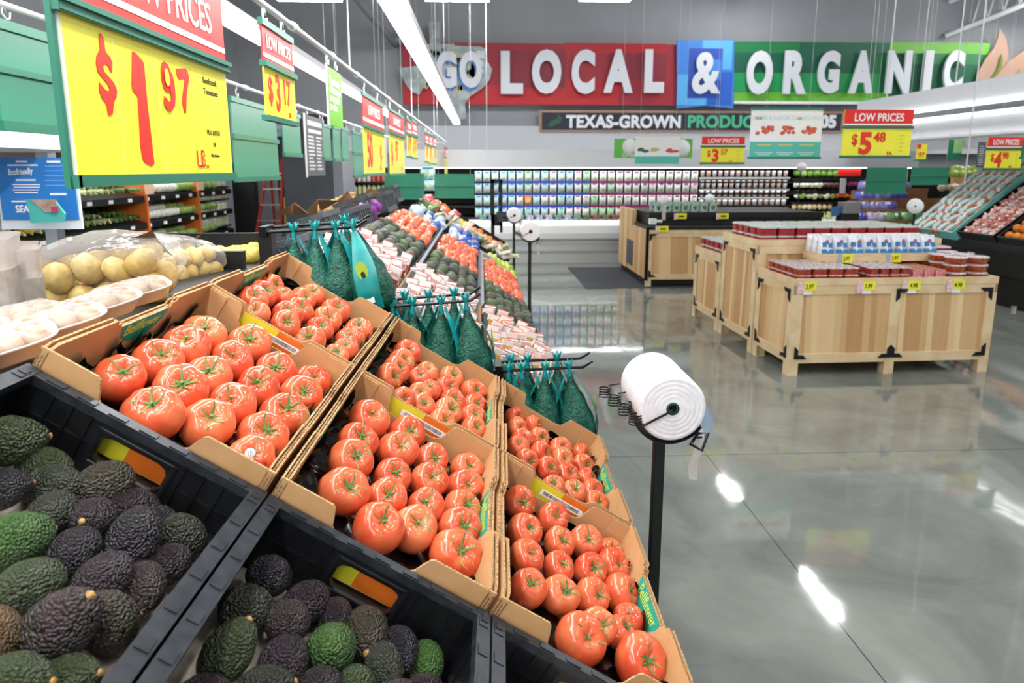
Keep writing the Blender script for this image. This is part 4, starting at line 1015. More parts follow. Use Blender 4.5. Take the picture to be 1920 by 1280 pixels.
# green information card
ya, yb = AX(613, 150, XR1).y, AX(639, 150, XR1).y; z0, z1 = AX(615, 233, XR1).z, AX(611, 122, XR1).z
t = thing('hanging_card', 'tall green and white card hanging between the $3.17 sign and the 50 cent sign', 'sign', T(XR1, ya, z0))
w, h = yb - ya, z1 - z0
MB().box((-.002, 0, 0), (.002, w, h)).build('card', mat('leaf_green', '#7DC242', .5), t)
q = MB(); q.box((-.003, -.012, 0), (.003, 0, h + .01))
m3 = basis((.003, 0, 0), (0, 1, 0), (0, 0, 1), (1, 0, 0))
for k, tx in enumerate(('Thousands', 'of items on', 'every aisle', 'to save.')): q.text(tx, w * .17, m3 @ T(w * .1, h * (.72 - .15 * k), 0), 0, .01, .0004)
q.build('print', M_WHITEPAPER, t); hooks(t, (.03, .2), ZR - z0, h)
# green sign backs on the second rail
def back_sign(x, ya, yb, z0, z1, label, lower=True, group='green sign backs'):
    t = thing('green_sign', label, 'sign', T(x, ya, z0), group); w, h = yb - ya, z1 - z0
    MB().box((-.004, 0, 0), (.004, w, h)).build('back_panel', M_GREEN_B, t)
    q = MB(); q.box((-.008, -.01, -.012), (.014, w + .01, .018)); q.build('bottom_channel', M_GREEN, t)
    if lower: q = MB(); q.box((-.006, -.01, h * .50), (.016, w + .01, h * .56)); q.build('middle_channel', M_GREEN, t)
    q = MB(); q.box((-.006, -.01, h - .03), (.014, w + .01, h)); q.build('top_channel', M_GREEN, t)
    hooks(t, (w * .15, w * .85), ZR - z0, h)
M_GREEN_B = mat('sign_back_green', '#3F8F77', .3)
for k, (a, b_, y1_, y0_, lw) in enumerate([(12, 205, 40, 238, True), (439, 521, 182, 338, True), (533, 565, 207, 290, False), (607, 621, 232, 298, False), (626, 639, 236, 300, False), (642, 654, 239, 300, False), (662, 682, 246, 332, True)]):
    back_sign(XR2, AX(a, 300, XR2).y, AX(b_, 300, XR2).y, AX(a, y0_, XR2).z, AX(a, y1_, XR2).z, 'green back of a hanging sign on the second rail, %s along it' % ORD[k], lw)
back_sign(-1.9, 1.62, 1.92, AX(5, 345, -1.9).z, AX(5, 150, -1.9).z, 'green sign back at the picture edge below the second rail', True)
ya, yb = AX(572, 250, XR2).y, AX(606, 250, XR2).y; z0, z1 = AX(574, 330, XR2).z, AX(571, 214, XR2).z
t = thing('notice_board', 'dark grey hanging notice with white print on the second rail', 'sign', T(XR2, ya, z0)); w, h = yb - ya, z1 - z0
MB().box((-.003, 0, 0), (.003, w, h)).build('board', mat('slate', '#55595F', .6), t)
MB().box((-.006, -.02, -.01), (.006, 0, h + .01)).build('edge_strip', M_ALU, t)
q = MB(); rn = random.Random(5)
q.box((.003, w * .12, h * .84), (.0045, w * .9, h * .92)); q.box((.003, w * .15, h * .72), (.0045, w * .85, h * .78))
for c_ in (0, 1):
    for r_ in range(10):
        q.box((.003, w * (.12 + .43 * c_), h * (.64 - .06 * r_)), (.0045, w * (.12 + .43 * c_ + rn.uniform(.2, .34)), h * (.67 - .06 * r_)))
q.build('print', mat('notice_print', '#C9CCD0', .6), t); hooks(t, (w * .15, w * .85), ZR - z0, h)

# ------------------------------------------------------------------ back counter: wrapped trays, potatoes, onions
def wrapped_tray(M, label, tall=False):
    t = thing('wrapped_tray', label, 'food tray', M, 'wrapped white trays')
    L, Wd, h = (.165, .105, .026)
    def sup(a, e=.5):
        c, s = math.cos(a), math.sin(a); return (abs(c) ** e * (1 if c > 0 else -1), abs(s) ** e * (1 if s > 0 else -1))
    b = MB()
    prof = [(.0, 0), (.74, 0), (.80, .006), (.95, h), (1.04, h + .002), (1.04, h - .002), (.95, h - .004), (.78, .0), (.74, -.003), (0, -.003)]
    vs = []; fs = []; n = 32
    for r_, z in prof:
        for k in range(n):
            cx, cy = sup(2 * math.pi * k / n); vs.append((cx * L / 2 * r_, cy * Wd / 2 * r_, z))
    for i in range(len(prof) - 1):
        for k in range(n): fs.append((i * n + k, i * n + (k + 1) % n, (i + 1) * n + (k + 1) % n, (i + 1) * n + k))
    k6 = 3 * n
    b.add(vs, fs, 0, True); b.m = [1 if k6 <= i < 6 * n else 0 for i in range(len(fs))]; b.build('tray', [mat('tan_tray', '#C39A7E', .35, var='#DDBFA8', scale=9), mat('foam_tray', '#DAD6D1', .45)], t)
    b = MB(); rn = random.Random(5)
    for k in range(12):
        b.ball((-.052 + .035 * (k % 4), -.028 + .028 * (k // 4), .026), (.021, .018, .017), 9, 6, 0, .15, k)
    o = b.build('mushrooms', mat('mushroom', '#A9805F', .6, var='#C4AA92', scale=30), t); o['kind'] = 'stuff'
    b = MB()
    def dome(u, v):
        a = 2 * math.pi * u; cx, cy = sup(a); r_ = 1.03 * (1 - v ** 1.6)
        return (cx * L / 2 * r_, cy * Wd / 2 * r_, h + .022 * math.sin(v * 1.5) + .003 * math.sin(9 * a) * (1 - v))
    b.surf(dome, 36, 8); b.build('film', mat('wrap_film', '#FFFFFF', .1, trans=.05, bump=(45, 1.0)), t)
    return t
ct = Vector((-.9, 1.2, 1.36))
for k, (x, y, z, rx, rz, ry) in enumerate([(-.775, 1.07, 1.500, 6, 40, -12), (-.765, 1.20, 1.505, 4, 38, -12), (-.77, 1.34, 1.510, 4, 42, -12), (-.78, 1.49, 1.510, 4, 40, -10), (-.90, 1.14, 1.495, 8, 36, -8), (-.90, 1.29, 1.495, 6, 38, -8), (-.80, .93, 1.495, 6, 40, -10)]):
    wrapped_tray(T(x, y, z) @ R(rz, 'Z') @ R(ry, 'Y') @ R(rx, 'X'), 'tan tray of mushrooms under clear film, %s of those beside the tomato carton' % ORD[k])
def lid_box(M, label):
    t = thing('clear_tub', label, 'plastic tub', M, 'tall clear tubs')
    b = MB()
    prof = [(.0, 0), (.75, 0), (.82, .01), (.96, .155), (1, .16), (1, .165)]
    n = 36; vs = []; fs = []
    for r_, z in prof:
        for k in range(n):
            a = 2 * math.pi * k / n; c, s = math.cos(a), math.sin(a); e = .42
            vs.append((abs(c) ** e * (1 if c > 0 else -1) * .062 * r_, abs(s) ** e * (1 if s > 0 else -1) * .075 * r_, z))
    for i in range(len(prof) - 1):
        for k in range(n): fs.append((i * n + k, i * n + (k + 1) % n, (i + 1) * n + (k + 1) % n, (i + 1) * n + k))
    b.add(vs, fs, 0, True); b.build('tub', mat('milky_plastic', '#D3CCC6', .3, trans=.5), t)
    b = MB(); b.rbox((-.058, -.07, .01), (.058, .07, .10), .02); b.build('contents', mat('pale_contents', '#BDB6AC', .6, var='#A59E94', scale=30), t)
    return t
for k, (x, y, Yd, rx, ry) in enumerate([(34, 596, 1.46, 0, 0), (-8, 580, 1.40, 4, 0), (16, 572, 1.62, -4, 0)]):
    p = AT(x, y, Yd); lid_box(T(p) @ R(rx, 'X') @ R(30 - 10 * k, 'Z') @ S(.92), 'milky clear plastic tub standing at the picture edge, %s of three' % ORD[k])

POT = [MB().ball((0, 0, 0), (1.0, .82, .78), 14, 10, 0, .16, s).mesh('potato', M_PEEL) for s in range(5)]
POTC = ['#E2BE63', '#E8C872', '#D9B355', '#E5C56B']
def potato_bag(M, n, sx, sy, label, group):
    t = thing('potato_bag', label, 'bag of potatoes', M, group); rn = random.Random(n)
    k = 0
    for lay in range(2):
        nx = 6 - lay; ny = 3 - lay
        for i in range(nx):
            for j in range(ny):
                s = rn.uniform(.028, .036)
                p = ((i + .5 - nx / 2) * sx / nx * (1 - .1 * lay) + rn.uniform(-.006, .006), (j + .5 - ny / 2) * sy / ny + rn.uniform(-.006, .006), .035 + lay * .045 + rn.uniform(-.004, .006))
                link('potato', POT[k % 5], t, aim(p, (rn.uniform(-1, 1), rn.uniform(-1, 1), rn.uniform(-.4, 1)), s, rn.uniform(0, 6)), srgb(rn.choice(POTC))); k += 1
    b = MB()
    def film(u, v):
        a = 2 * math.pi * u; tt = math.pi * v; c, s = math.cos(a), math.sin(a)
        x = (abs(c) ** .7) * (1 if c > 0 else -1) * math.sin(tt) ** .6; y = (abs(s) ** .7) * (1 if s > 0 else -1) * math.sin(tt) ** .6; z = math.cos(tt)
        w = 1 + .05 * noise.noise(Vector((x * 4, y * 4, z * 4)) + Vector((n, 0, 0)))
        return (x * (sx / 2 + .03) * w, y * (sy / 2 + .03) * w, .062 + z * .066 * w * (1.1 - .3 * abs(x)))
    b.surf(film, 40, 20); b.build('film', M_FILM, t)
    b = MB()
    def prnt(u, v): return ((u - .5) * sx * .9, sy * .5 + .012 - .10 * math.sin(v), .04 + .085 * v + .004 * math.sin(u * 20))
    b.surf(prnt, 16, 6, 0, None, False); b.build('printed_back', mat('brown_print', '#4A3638', .35, var='#6A5150', scale=25), t)
    return t
potato_bag(T(AT(198, 566, 1.74)) @ R(12, 'Z') @ R(-8, 'Y') @ R(14, 'X') @ S(1.30), 3, .27, .16, 'clear bag of yellow potatoes behind the ridge, the nearer of two', 'bags of potatoes')
potato_bag(T(AT(318, 528, 2.12)) @ R(70, 'Z') @ R(10, 'X') @ S(1.1), 8, .26, .15, 'clear bag of yellow potatoes behind the ridge, the further of two', 'bags of potatoes')
for k in range(9):
    p = AT(350 + 6.5 * k, 503 - 1.3 * k + 4 * (k % 2), 2.32 + .02 * k)
    s = .034
    tag(link('red_onion', POT[k % 5], None, aim(p, (random.uniform(-1, 1), .3, 1), s), srgb(['#8A5A9A', '#D9D2DC', '#9B6BA8'][k % 3])), 'purple or white onion behind the potato bags, %s from the nearer bag' % ORD[k], 'onion', 'onions behind the ridge')
for k in range(14):
    p = AT(398 + 12.5 * (k % 7), 492 - 2.4 * (k % 7) - 9 * (k // 7) + random.uniform(-4, 3), 2.42 + .1 * (k // 7))
    tag(link('potato', POT[k % 5], None, aim(p, (random.uniform(-1, 1), random.uniform(-1, 1), .4), random.uniform(.032, .042)), srgb(random.choice(['#E6D06C', '#D9BE58', '#EADB8A']))), 'loose yellow potato in the %s row behind the first black post, %s along' % (['front', 'rear'][k // 7], ORD[k % 7]), 'potato', 'loose yellow potatoes')
b = MB(); b.box((-1.5, 2.25, 1.47), (-.80, 2.28, 1.53)); b.box((-1.5, 2.58, 1.47), (-.80, 2.61, 1.56))
tag(b.build('counter_divider', M_BLACK), 'black dividers across the back counter beside the loose potatoes', 'divider')
# grey black crates propped along the ridge further on, with open cardboard flaps behind
M_CRATEG = mat('scuffed_crate_grey', '#5C6068', .4, var='#3C4047', scale=18)
def slat_crate(M, label):
    t = thing('tilted_crate', label, 'crate', M, 'crates leaning along the ridge')
    w, d, h = .34, .54, .15
    b = MB()
    for k in range(7): b.box((.02 + k * .05, 0, -.012), (.045 + k * .05, d, 0))
    b.build('base', M_CRATEG, t)
    for x in (0, w - .02):
        b = MB(); b.box((x, 0, h - .03), (x + .02, d, h)); b.box((x, 0, 0), (x + .02, d, .025))
        for k in range(9): b.box((x + .004, .02 + k * .06, .025), (x + .016, .042 + k * .06, h - .03))
        b.build('side_wall', M_CRATEG, t)
    for y in (0, d - .02):
        b = MB(); b.box((.02, y, h - .03), (w - .02, y + .02, h)); b.box((.02, y, 0), (w - .02, y + .02, .03))
        for k in range(6): b.box((.03 + k * .052, y + .004, .03), (.055 + k * .052, y + .016, h - .03))
        b.build('end_wall', M_CRATEG, t)
for k, (y, z, a_) in enumerate([(2.72, 1.30, 44), (3.34, 1.335, 38), (3.98, 1.36, 46), (4.62, 1.39, 40), (5.28, 1.41, 46), (5.94, 1.43, 42)]):
    slat_crate(T(-1.06, y, z) @ R(a_ - 58, 'Y') @ R((-4, 3, -2, 5, 0, 2)[k], 'Z'), 'empty black crate leaning along the ridge, %s beyond the first black post' % ORD[k])
def card_flap(pts, Y, label):
    P = [AT(x, y, Y + dy) for x, y, dy in pts]
    b = MB(); n = len(P); vs = [tuple(p) for p in P] + [tuple(p + Vector((0, .02, 0))) for p in P]
    b.add(vs, [tuple(range(n)), tuple(range(n, 2 * n))[::-1]] + [(i, n + i, n + (i + 1) % n, (i + 1) % n) for i in range(n)])
    tag(b.build('cardboard_flap', M_CARD), label, 'cardboard', 'open carton flaps')
card_flap([(512, 404, 0), (552, 380, .1), (550, 402, .4)], 3.5, 'pale flap of an open carton behind the leaning crates')
card_flap([(551, 380, 0), (576, 400, .25), (548, 404, .3)], 3.5, 'shaded brown flap of the first open carton')
card_flap([(570, 400, 0), (595, 374, .1), (594, 408, .3)], 3.9, 'tall pale flap of the second open carton')
card_flap([(595, 374, 0), (637, 376, .5), (600, 396, .4)], 3.9, 'brown inner flap of the second open carton')
card_flap([(630, 378, 0), (652, 358, .1), (672, 390, .5), (655, 388, .2)], 4.6, 'dark brown flap of the third open carton')
card_flap([(655, 390, 0), (694, 352, .2), (720, 366, .5), (690, 386, .2)], 5.2, 'brown flap of the last open carton by the leaning crates')
for k in range(16):
    p = AT(596 + 9 * (k % 8), 404 - 4 * (k % 8) - 7 * (k // 8), 4.2 + .2 * (k % 8) + .2 * (k // 8))
    tag(link('potato', POT[k % 5], None, aim(p, (random.uniform(-1, 1), 1, .4), .05), srgb(random.choice(['#C79C5E', '#D2AC72', '#B98B50']))), 'brown potato in an open carton behind the leaning crates, %s in the %s row' % (ORD[k % 8], ['front', 'rear'][k // 8]), 'potato', 'brown potatoes')
p = AT(683, 402, 4.7)
b = MB(); b.ball((0, 0, 0), (.09, .1, .08), 14, 10, 0, .3, 4); b.ball((.05, .06, .05), (.06, .06, .05), 10, 8, 0, .3, 9)
tag(b.build('onion_sack', mat('purple_mesh', '#A63FB0', .4, var='#7A2A86', scale=40), None, T(p)), 'bright purple mesh sack between the leaning crates', 'sack')

# ------------------------------------------------------------------ far wall: the long cooler of bagged salad
YB = 13.2
xl, xr = -1.72, 8.6
t = thing('salad_cooler', 'long white open cooler along the back wall filled with bagged salad', 'cooler', T(0, 0, 0))
b = MB(); b.box((xl, YB + .12, .10), (xr, 14.6, .42)); b.build('base', M_ALU, t)
b = MB(); pr = [(12.62, .50), (12.60, .60), (12.62, .74), (12.70, .80), (12.86, .82), (13.3, .82), (13.3, .46), (12.72, .46)]
b.prism([(y, z) for y, z in pr], xr - xl, 0, basis((xl, 0, 0), (0, 1, 0), (0, 0, 1), (1, 0, 0))); b.build('bumper', M_WHITE, t)
b = MB(); b.box((xl, 12.78, .26), (xr, 13.3, .46)); b.box((xl, 12.74, .40), (xr, 12.80, .43), 1); b.build('upper_fascia', [M_ALU, M_WHITE], t)
b = MB(); b.box((xl, 12.86, .0), (xr, 13.3, .26)); b.box((xl, 12.80, .235), (xr, 12.88, .26), 1); b.build('lower_fascia', [mat('fascia_grey', '#D3D5D3', .4), M_WHITE], t)
MB().box((xl, 14.0, .8), (xr, 14.1, 2.2)).build('back_panel', M_BLACK, t)
b = MB(); b.box((xl, 13.0, 1.83), (xr, 15.8, 2.17)); b.build('canopy', mat('canopy_white', '#DDE0E4', .6), t)
b = MB(); b.box((xl, 13.05, 1.815), (xr, 13.15, 1.832)); b.build('canopy_light', mat('cooler_strip', '#FFFFFF', .5, emit=6), t)
SHZ = [1.02, 1.25, 1.485, 1.72 - .0]
rowz = [AT(1000, y, YB).z for y in (339, 361, 384, 406)]     # undersides of the four rows of bags
for z in rowz:
    b = MB(); b.box((xl, YB - .03, z - .035), (xr, 14.0, z - .012)); b.box((xl, YB - .036, z - .050), (xr, YB - .029, z - .012)); sh = b.build('shelf', M_BLACK, t)
    b = MB(); b.box((xl, YB - .028, z - .044), (xr, YB - .004, z - .0355)); b.build('added_shelf_light', mat('cooler_strip', '#FFFFFF', .5, emit=6), sh)  # strip added behind the lip to brighten the bags
b = MB()
for zz in rowz:
    b.box((AT(930, 300, YB).x, YB - .04, zz - .048), (AT(1105, 300, YB).x, YB - .03, zz - .002), 0)
    b.box((AT(1105, 300, YB).x, YB - .04, zz - .048), (AT(1310, 300, YB).x, YB - .03, zz - .006), 1)
b.build('price_strip', [mat('strip_blue', '#3A4EB8', .5), mat('strip_magenta', '#8F1F62', .5)], t)
def salad_mesh(seed):
    b = MB(); w, h, d = .138, .200, .06
    def fn(u, v):
        a = 2 * math.pi * u; z = h * v; th = d * (math.sin(math.pi * min(1, max(0, v))) ** .6) * .5 + .004
        x = math.cos(a); x = (abs(x) ** .45) * (1 if x > 0 else -1)
        return (x * w / 2 * (1 - .04 * math.sin(v * 3.1)), math.sin(a) * th, z)
    b.surf(fn, 16, 10, 0)
    b.box((-w * .30, -d * .56, h * .80), (w * .30, -d * .30, h * .94), 1)
    b.ball((0, -d * .34, h * .40), (w * .36, .018, h * .26), 10, 6, 2, .2, seed)
    b.ball((.015, -d * .40, h * .30), (w * .2, .015, h * .12), 8, 6, 3, .2, seed + 3)
    return b
SAL = {}
for nme, c in (('blue', '#3F86C6'), ('teal', '#2FA8AE'), ('green', '#3DA35A'), ('violet', '#8A5FA8'), ('pink', '#C9679C'), ('orange', '#EE7A26'), ('purple', '#74366A')):
    SAL[nme] = salad_mesh(len(SAL)).mesh('salad_bag', [mat('salad_film_' + nme, {'blue': '#C9E0EE', 'teal': '#C6E8E8', 'orange': '#F3A566', 'green': '#BFE3C8'}.get(nme, '#EFF1EC'), .25), mat('salad_' + nme, c, .3), mat('salad_leaf', '#A9C184', .5, var='#E4EBD2', scale=60), mat('salad_mix', '#E5D7C6', .5, var='#9C6B8E', scale=60)])
rn = random.Random(11)
px = 897.0; c_ = 0
while px < 1308:
    for r_ in range(4):
        nme = ('blue' if rn.random() < .55 else 'teal') if px < 975 else (rn.choice(['blue', 'violet', 'teal', 'blue']) if px < 1075 else (rn.choice(['violet', 'pink', 'green']) if px < 1150 else rn.choice(['purple', 'purple', 'pink'])))
        if abs(px - 985) < 9 and r_ in (0, 1): nme = 'green'
        if abs(px - 985) < 9 and r_ == 2: nme = 'orange'
        p = AT(px, 350, YB)
        o = link('salad_bag', SAL[nme], None, T(p.x, YB + .05, rowz[r_] - .01) @ R(rn.uniform(-5, 5), 'Z') @ R(rn.uniform(-3, 7), 'X'))
        tag(o, 'salad bag with %s label, %s from the green sign, %s cooler row from top' % (nme, ORD[c_], ORD[r_]), 'salad bag', 'salad bags in the wall cooler')
    px += 15.6; c_ += 1
# flat packs on the bumper shelf
for k in range(22):
    p = AT(905 + 17.6 * k, 416, 13.12)
    col = srgb(rn.choice(['#8FBFA8', '#9DB6E0', '#DDE3F2', '#C7D0EE']) if k < 11 else rn.choice(['#6F8A52', '#B79A86', '#8E8C64', '#A3705E']))
    b = MB(); b.rbox((-.07, -.08, 0), (.07, .08, .085), .01)
    tag(b.build('flat_pack', [M_OBJ2], None, T(p.x, 13.12, .822), col), 'flat pack lying on the cooler bumper, %s from the far pole' % ORD[k], 'pack', 'flat packs on the bumper')
# small tubs
TUB = MB().lathe([(0, 0), (.039, 0), (.046, .085), (.048, .09), (.048, .105), (0, .106)], 10, 0)
TUBM = TUB.mesh('tub', [M_OBJ])
rows = [(320, 331), (338, 353), (357, 368), (374, 388), (390, 402)]
for r_, (ya, yb) in enumerate(rows):
    z = AT(1400, yb, YB).z; h = AT(1400, ya, YB).z - z
    b = MB(); b.box((AT(1312, 340, YB).x, YB - .02, z - .03), (AT(1480, 340, YB).x, YB + .5, z - .004), 0); b.box((AT(1312, 340, YB).x, YB - .026, z - .045), (AT(1480, 340, YB).x, YB - .0195, z - .012), 1)
    o = b.build('shelf', [M_BLACK, M_ALU], t)
    MB().box((AT(1312, 340, YB).x, YB - .019, z - .040), (AT(1480, 340, YB).x, YB + .005, z - .0305)).build('added_shelf_light', mat('cooler_strip', '#FFFFFF', .5, emit=6), o)  # same added strip, brightening the tubs
    n = 15
    for k in range(n):
        p = AT(1318 + 156 * k / (n - 1), 340, YB)
        col = srgb(rn.choice(['#F3E9E4', '#EBD3C9', '#EFE4EA', '#F8F4F0', '#E9CDBF', '#E2DAD4']))
        o = link('tub', TUBM, None, T(p.x, YB + .05, z) @ S(1.0 if r_ > 2 else .9, None, h / .106), col)
        tag(o, 'small pale tub on the %s tub shelf from the top, %s from the salad bags' % (ORD[r_], ORD[k]), 'tub', 'tubs in the wall cooler')
# loose vegetables beyond the tubs
VEG = [MB().ball((0, 0, 0), (1, .9, .85), 9, 7, 0, .25, s).mesh('vegetable', M_PEEL) for s in range(3)]
def vegrow(name, cat, x0, x1, yc, Y, n, size, cols, label, group, rows_=2):
    for r_ in range(rows_):
        for k in range(n):
            p = AT(x0 + (x1 - x0) * (k + .5) / n, yc, Y + .10 * r_); p.z += .045 * r_ * size / .05
            o = link(name, VEG[(k + r_) % 3] if size > 0 else STALK[k % 3], None, aim(p, (rn.uniform(-1, 1), rn.uniform(-1, .2), rn.uniform(.2, 1)), abs(size) * rn.uniform(.85, 1.15), rn.uniform(0, 6)), srgb(rn.choice(cols)))
            tag(o, '%s, %s along the %s row' % (label, ORD[k], ['front', 'rear'][r_]), cat, group)
for (yb_) in (333, 356, 377, 396, 416):
    z = AT(1550, yb_, YB).z
    b = MB(); b.box((AT(1484, 340, YB).x, YB - .02, z - .05), (AT(1640, 340, YB).x, YB + .5, z - .012)); b.build('shelf', M_BLACK, t)
vegrow('lettuce', 'lettuce', 1488, 1572, 325, YB + .1, 7, .09, ['#7FA843', '#93B85A', '#6A9438'], 'green lettuce on the top shelf beside the red card', 'lettuces on the top shelf')
vegrow('radish', 'radish', 1488, 1541, 347, YB, 7, .06, ['#F1EFD9', '#E8E8C8', '#F5F3E6'], 'white root vegetable on the shelf under the lettuces', 'white roots')
vegrow('beetroot', 'beetroot', 1541, 1574, 347, YB, 4, .06, ['#5A2A2A', '#6E3430', '#47201F'], 'dark beetroot under the lettuces', 'beetroots')
vegrow('turnip', 'turnip', 1590, 1610, 344, YB, 3, .06, ['#B52A73', '#C43F86'], 'magenta root vegetable behind the grey price tag', 'magenta roots')
vegrow('cabbage', 'cabbage', 1488, 1566, 367, YB, 7, .065, ['#E7EBC0', '#F3F1D8', '#8DAA55'], 'pale cabbage on the middle vegetable shelf', 'cabbages')
vegrow('carrot', 'carrot', 1566, 1612, 366, YB, 6, .055, ['#F0711C', '#E86516'], 'orange carrot beside the pale cabbages', 'carrots')
vegrow('parsnip', 'parsnip', 1484, 1560, 388, YB - .05, 8, .055, ['#E4C693', '#D9B57C', '#EEDDB4'], 'tan root vegetable on the shelf above the celery', 'tan roots')
vegrow('celery', 'celery', 1486, 1588, 407, YB - .1, 10, .065, ['#CBDf8F'.upper(), '#B8D46C', '#E6EFC0'], 'pale green celery on the lowest vegetable shelf', 'celery heads')
vegrow('lettuce', 'lettuce', 1783, 1920, 327, YB - .3, 11, .10, ['#9DB34A', '#86A83F', '#B9C65F'], 'leafy green on the top shelf beyond the green sign backs', 'leafy greens on the top shelf')
vegrow('cabbage', 'cabbage', 1835, 1880, 340, YB - .4, 5, .085, ['#5E2530', '#4C1E28'], 'dark red cabbage under the leafy greens', 'red cabbages')
vegrow('lettuce', 'lettuce', 1878, 1920, 345, YB - .5, 4, .10, ['#6F9B45', '#86AE55'], 'green lettuce at the picture edge beside the red cabbages', 'edge lettuces')
p0, p1 = AT(1770, 352, YB), AT(1960, 310, YB)
b = MB(); b.box((p0.x, YB + .1, .1), (13.0, 14.4, 1.82)); b.build('side_cabinet', M_BLACK, t)
a = AT(1572, 330, YB - .1); c = AT(1615, 314, YB - .1)
tag(MB().box((a.x, YB - .1, a.z), (c.x, YB - .08, c.z)).build('red_card', M_RED), 'plain red card above the magenta roots on the vegetable shelves', 'card')
a = AT(1574, 363, YB - .2); c = AT(1587, 334, YB - .2)
tag(MB().box((a.x, YB - .2, a.z), (c.x, YB - .19, c.z)).build('price_tag', mat('tag_grey', '#C6CBD2', .5)), 'narrow grey price tag hanging in front of the magenta roots', 'tag')
# weighing scale
tq = thing('produce_scale', 'grey produce scale with a tilted blue screen in front of the vegetable shelves', 'scale', T(AT(1590, 396, 10.3)) @ S(.9))
b = MB(); b.rbox((-.16, -.1, -tq.location.z / .9), (.16, .1, -.03), .02); b.build('body', M_BLACK, tq)
b = MB(); b.rbox((-.14, -.12, -.03), (.16, .12, .16), .02); b.build('head', mat('scale_grey', '#8E9296', .35, metal=.4), tq)
b = MB(); b.box((-.30, -.02, -.02), (-.12, .0, .13)); b.build('screen', mat('screen_blue', '#3E6FA8', .3), tq, R(-14, 'Y'))

# black framed kiosk and green sign backs in front of the salads
tq = thing('kiosk', 'black upright kiosk with an open slot standing before the salad bags', 'kiosk', T(AT(931, 400, 9.6).x, 9.6, 0))
b = MB(); b.box((-.08, 0, 0), (-.03, .08, 1.66)); b.box((.05, 0, .9), (.085, .08, 1.66)); b.box((-.08, 0, 1.60), (.085, .08, 1.66)); b.box((-.08, 0, 1.0), (.085, .08, 1.16)); b.build('frame', M_BLACK, tq)
b = MB(); b.rbox((.0, -.06, 1.06), (.17, .02, 1.2), .02); b.build('scanner', mat('dark_grey', '#3C4048', .4), tq)
def flat_sign(name, x0, y0, x1, y1, Y, m, label, cat, group=None, bars=(), chan=M_GREEN):
    a = AT(x0, y1, Y); c = AT(x1, y0, Y)
    tq = thing(name, label, cat, T(a), group); w = c.x - a.x; h = c.z - a.z
    MB().box((0, 0, 0), (w, .012, h)).build('panel', m, tq)
    for f in bars:
        MB().box((-.01, -.012, h * f - .012), (w + .01, .02, h * f + .012)).build('channel', chan, tq)
    return tq, w, h
def cord(tq, x, h, top):
    MB().tube([(x, .005, h), (x, .005, top)], .0016, 4).build('cord', M_ALU, tq)
def front(h=0, x=0): return basis((x, -.001, h), (1, 0, 0), (0, 0, 1), (0, -1, 0))
for k, (x0, y0, x1, y1, Y) in enumerate([(722, 325, 795, 372, 8.4), (815, 326, 889, 370, 8.4), (1622, 314, 1702, 362, 8.6), (1707, 314, 1780, 345, 8.6)]):
    tq, w, h = flat_sign('green_sign', x0, y0, x1, y1, Y, mat('sign_back_dark', '#1F7A5E', .4), ['plain green sign before the drinks shelves','plain green sign before the salad bags','larger plain green sign before the vegetable shelves','smaller plain green sign before the timber steps'][k], 'sign', 'green backs facing the camera', (0.0, .5))
    cord(tq, w * .1, h, 6 - AT(x0, y1, Y).z); cord(tq, w * .9, h, 6 - AT(x0, y1, Y).z)
# standing teal bags between the green backs
for k in range(4):
    p = AT(797 + 11 * (k % 2), 350 - 21 * (k // 2), 9.0)
    tag(link('salad_bag', SAL['teal'], None, T(p.x, 9.0, p.z - .05) @ S(.85)), 'pale teal bag between the two green sign backs, %s of four' % ORD[k], 'bag', 'teal bags between the sign backs')

# ------------------------------------------------------------------ the big wall sign
YS = 15.78
_wr = [0]
def wallrect(b, x0, y0, x1, y1, mt, dy=0, th=.03):
    if th == .002: _wr[0] += 1; th = .002 + .0006 * _wr[0]
    a = AT(x0, y1, YS + dy); c = AT(x1, y0, YS + dy)
    b.box((a.x, YS + dy - th, a.z), (c.x, YS + dy, c.z), mt)
tq = thing('banner_sign', 'wide red, blue and green wall sign reading GO LOCAL & ORGANIC', 'sign', T(0, 0, 0))
reds = [mat('sign_wine', '#A32434', .5), mat('sign_crimson', '#B81E2A', .5), mat('sign_dark_red', '#8C2336', .5), mat('sign_bright_red', '#C2222A', .5)]
b = MB(); wallrect(b, 757, 84, 1272, 196, 0)
wallrect(b, 757, 160, 1160, 194, 3, -.031, .002); wallrect(b, 940, 84, 1060, 140, 0, -.031, .002); wallrect(b, 1060, 82, 1250, 100, 1, -.031, .002)
wallrect(b, 1140, 100, 1250, 150, 2, -.0312, .002); wallrect(b, 940, 95, 1060, 165, 2, -.0315, .002); wallrect(b, 1060, 150, 1130, 185, 1, -.0316, .002)
b.build('red_panel', reds, tq)
blues = [mat('sign_blue', '#3F86DE', .5), mat('sign_sky', '#5AB2EE', .5), mat('sign_deep_blue', '#2A62C6', .5), mat('sign_royal', '#2450B4', .5)]
b = MB(); D_ = -.05
a0, a1, a2, a3, a4 = AT(1268, 204, YS + D_), AT(1322, 198, YS + D_), AT(1374, 204, YS + D_), AT(1375, 75, YS + D_), AT(1268, 76, YS + D_)
b.prism([(q_.x, q_.z) for q_ in (a0, a1, a2, a3, a4)], .05, 0, basis((0, YS + D_ + .05 - .05, 0), (1, 0, 0), (0, 0, 1), (0, -1, 0)))
wallrect(b, 1315, 76, 1374, 130, 1, D_ - .05, .002); wallrect(b, 1269, 140, 1326, 197, 1, D_ - .05, .002); wallrect(b, 1326, 135, 1374, 196, 2, D_ - .05, .002); wallrect(b, 1288, 91, 1356, 184, 3, D_ - .051, .002); wallrect(b, 1318, 112, 1352, 150, 0, D_ - .052, .002)
b.build('blue_panel', blues, tq)
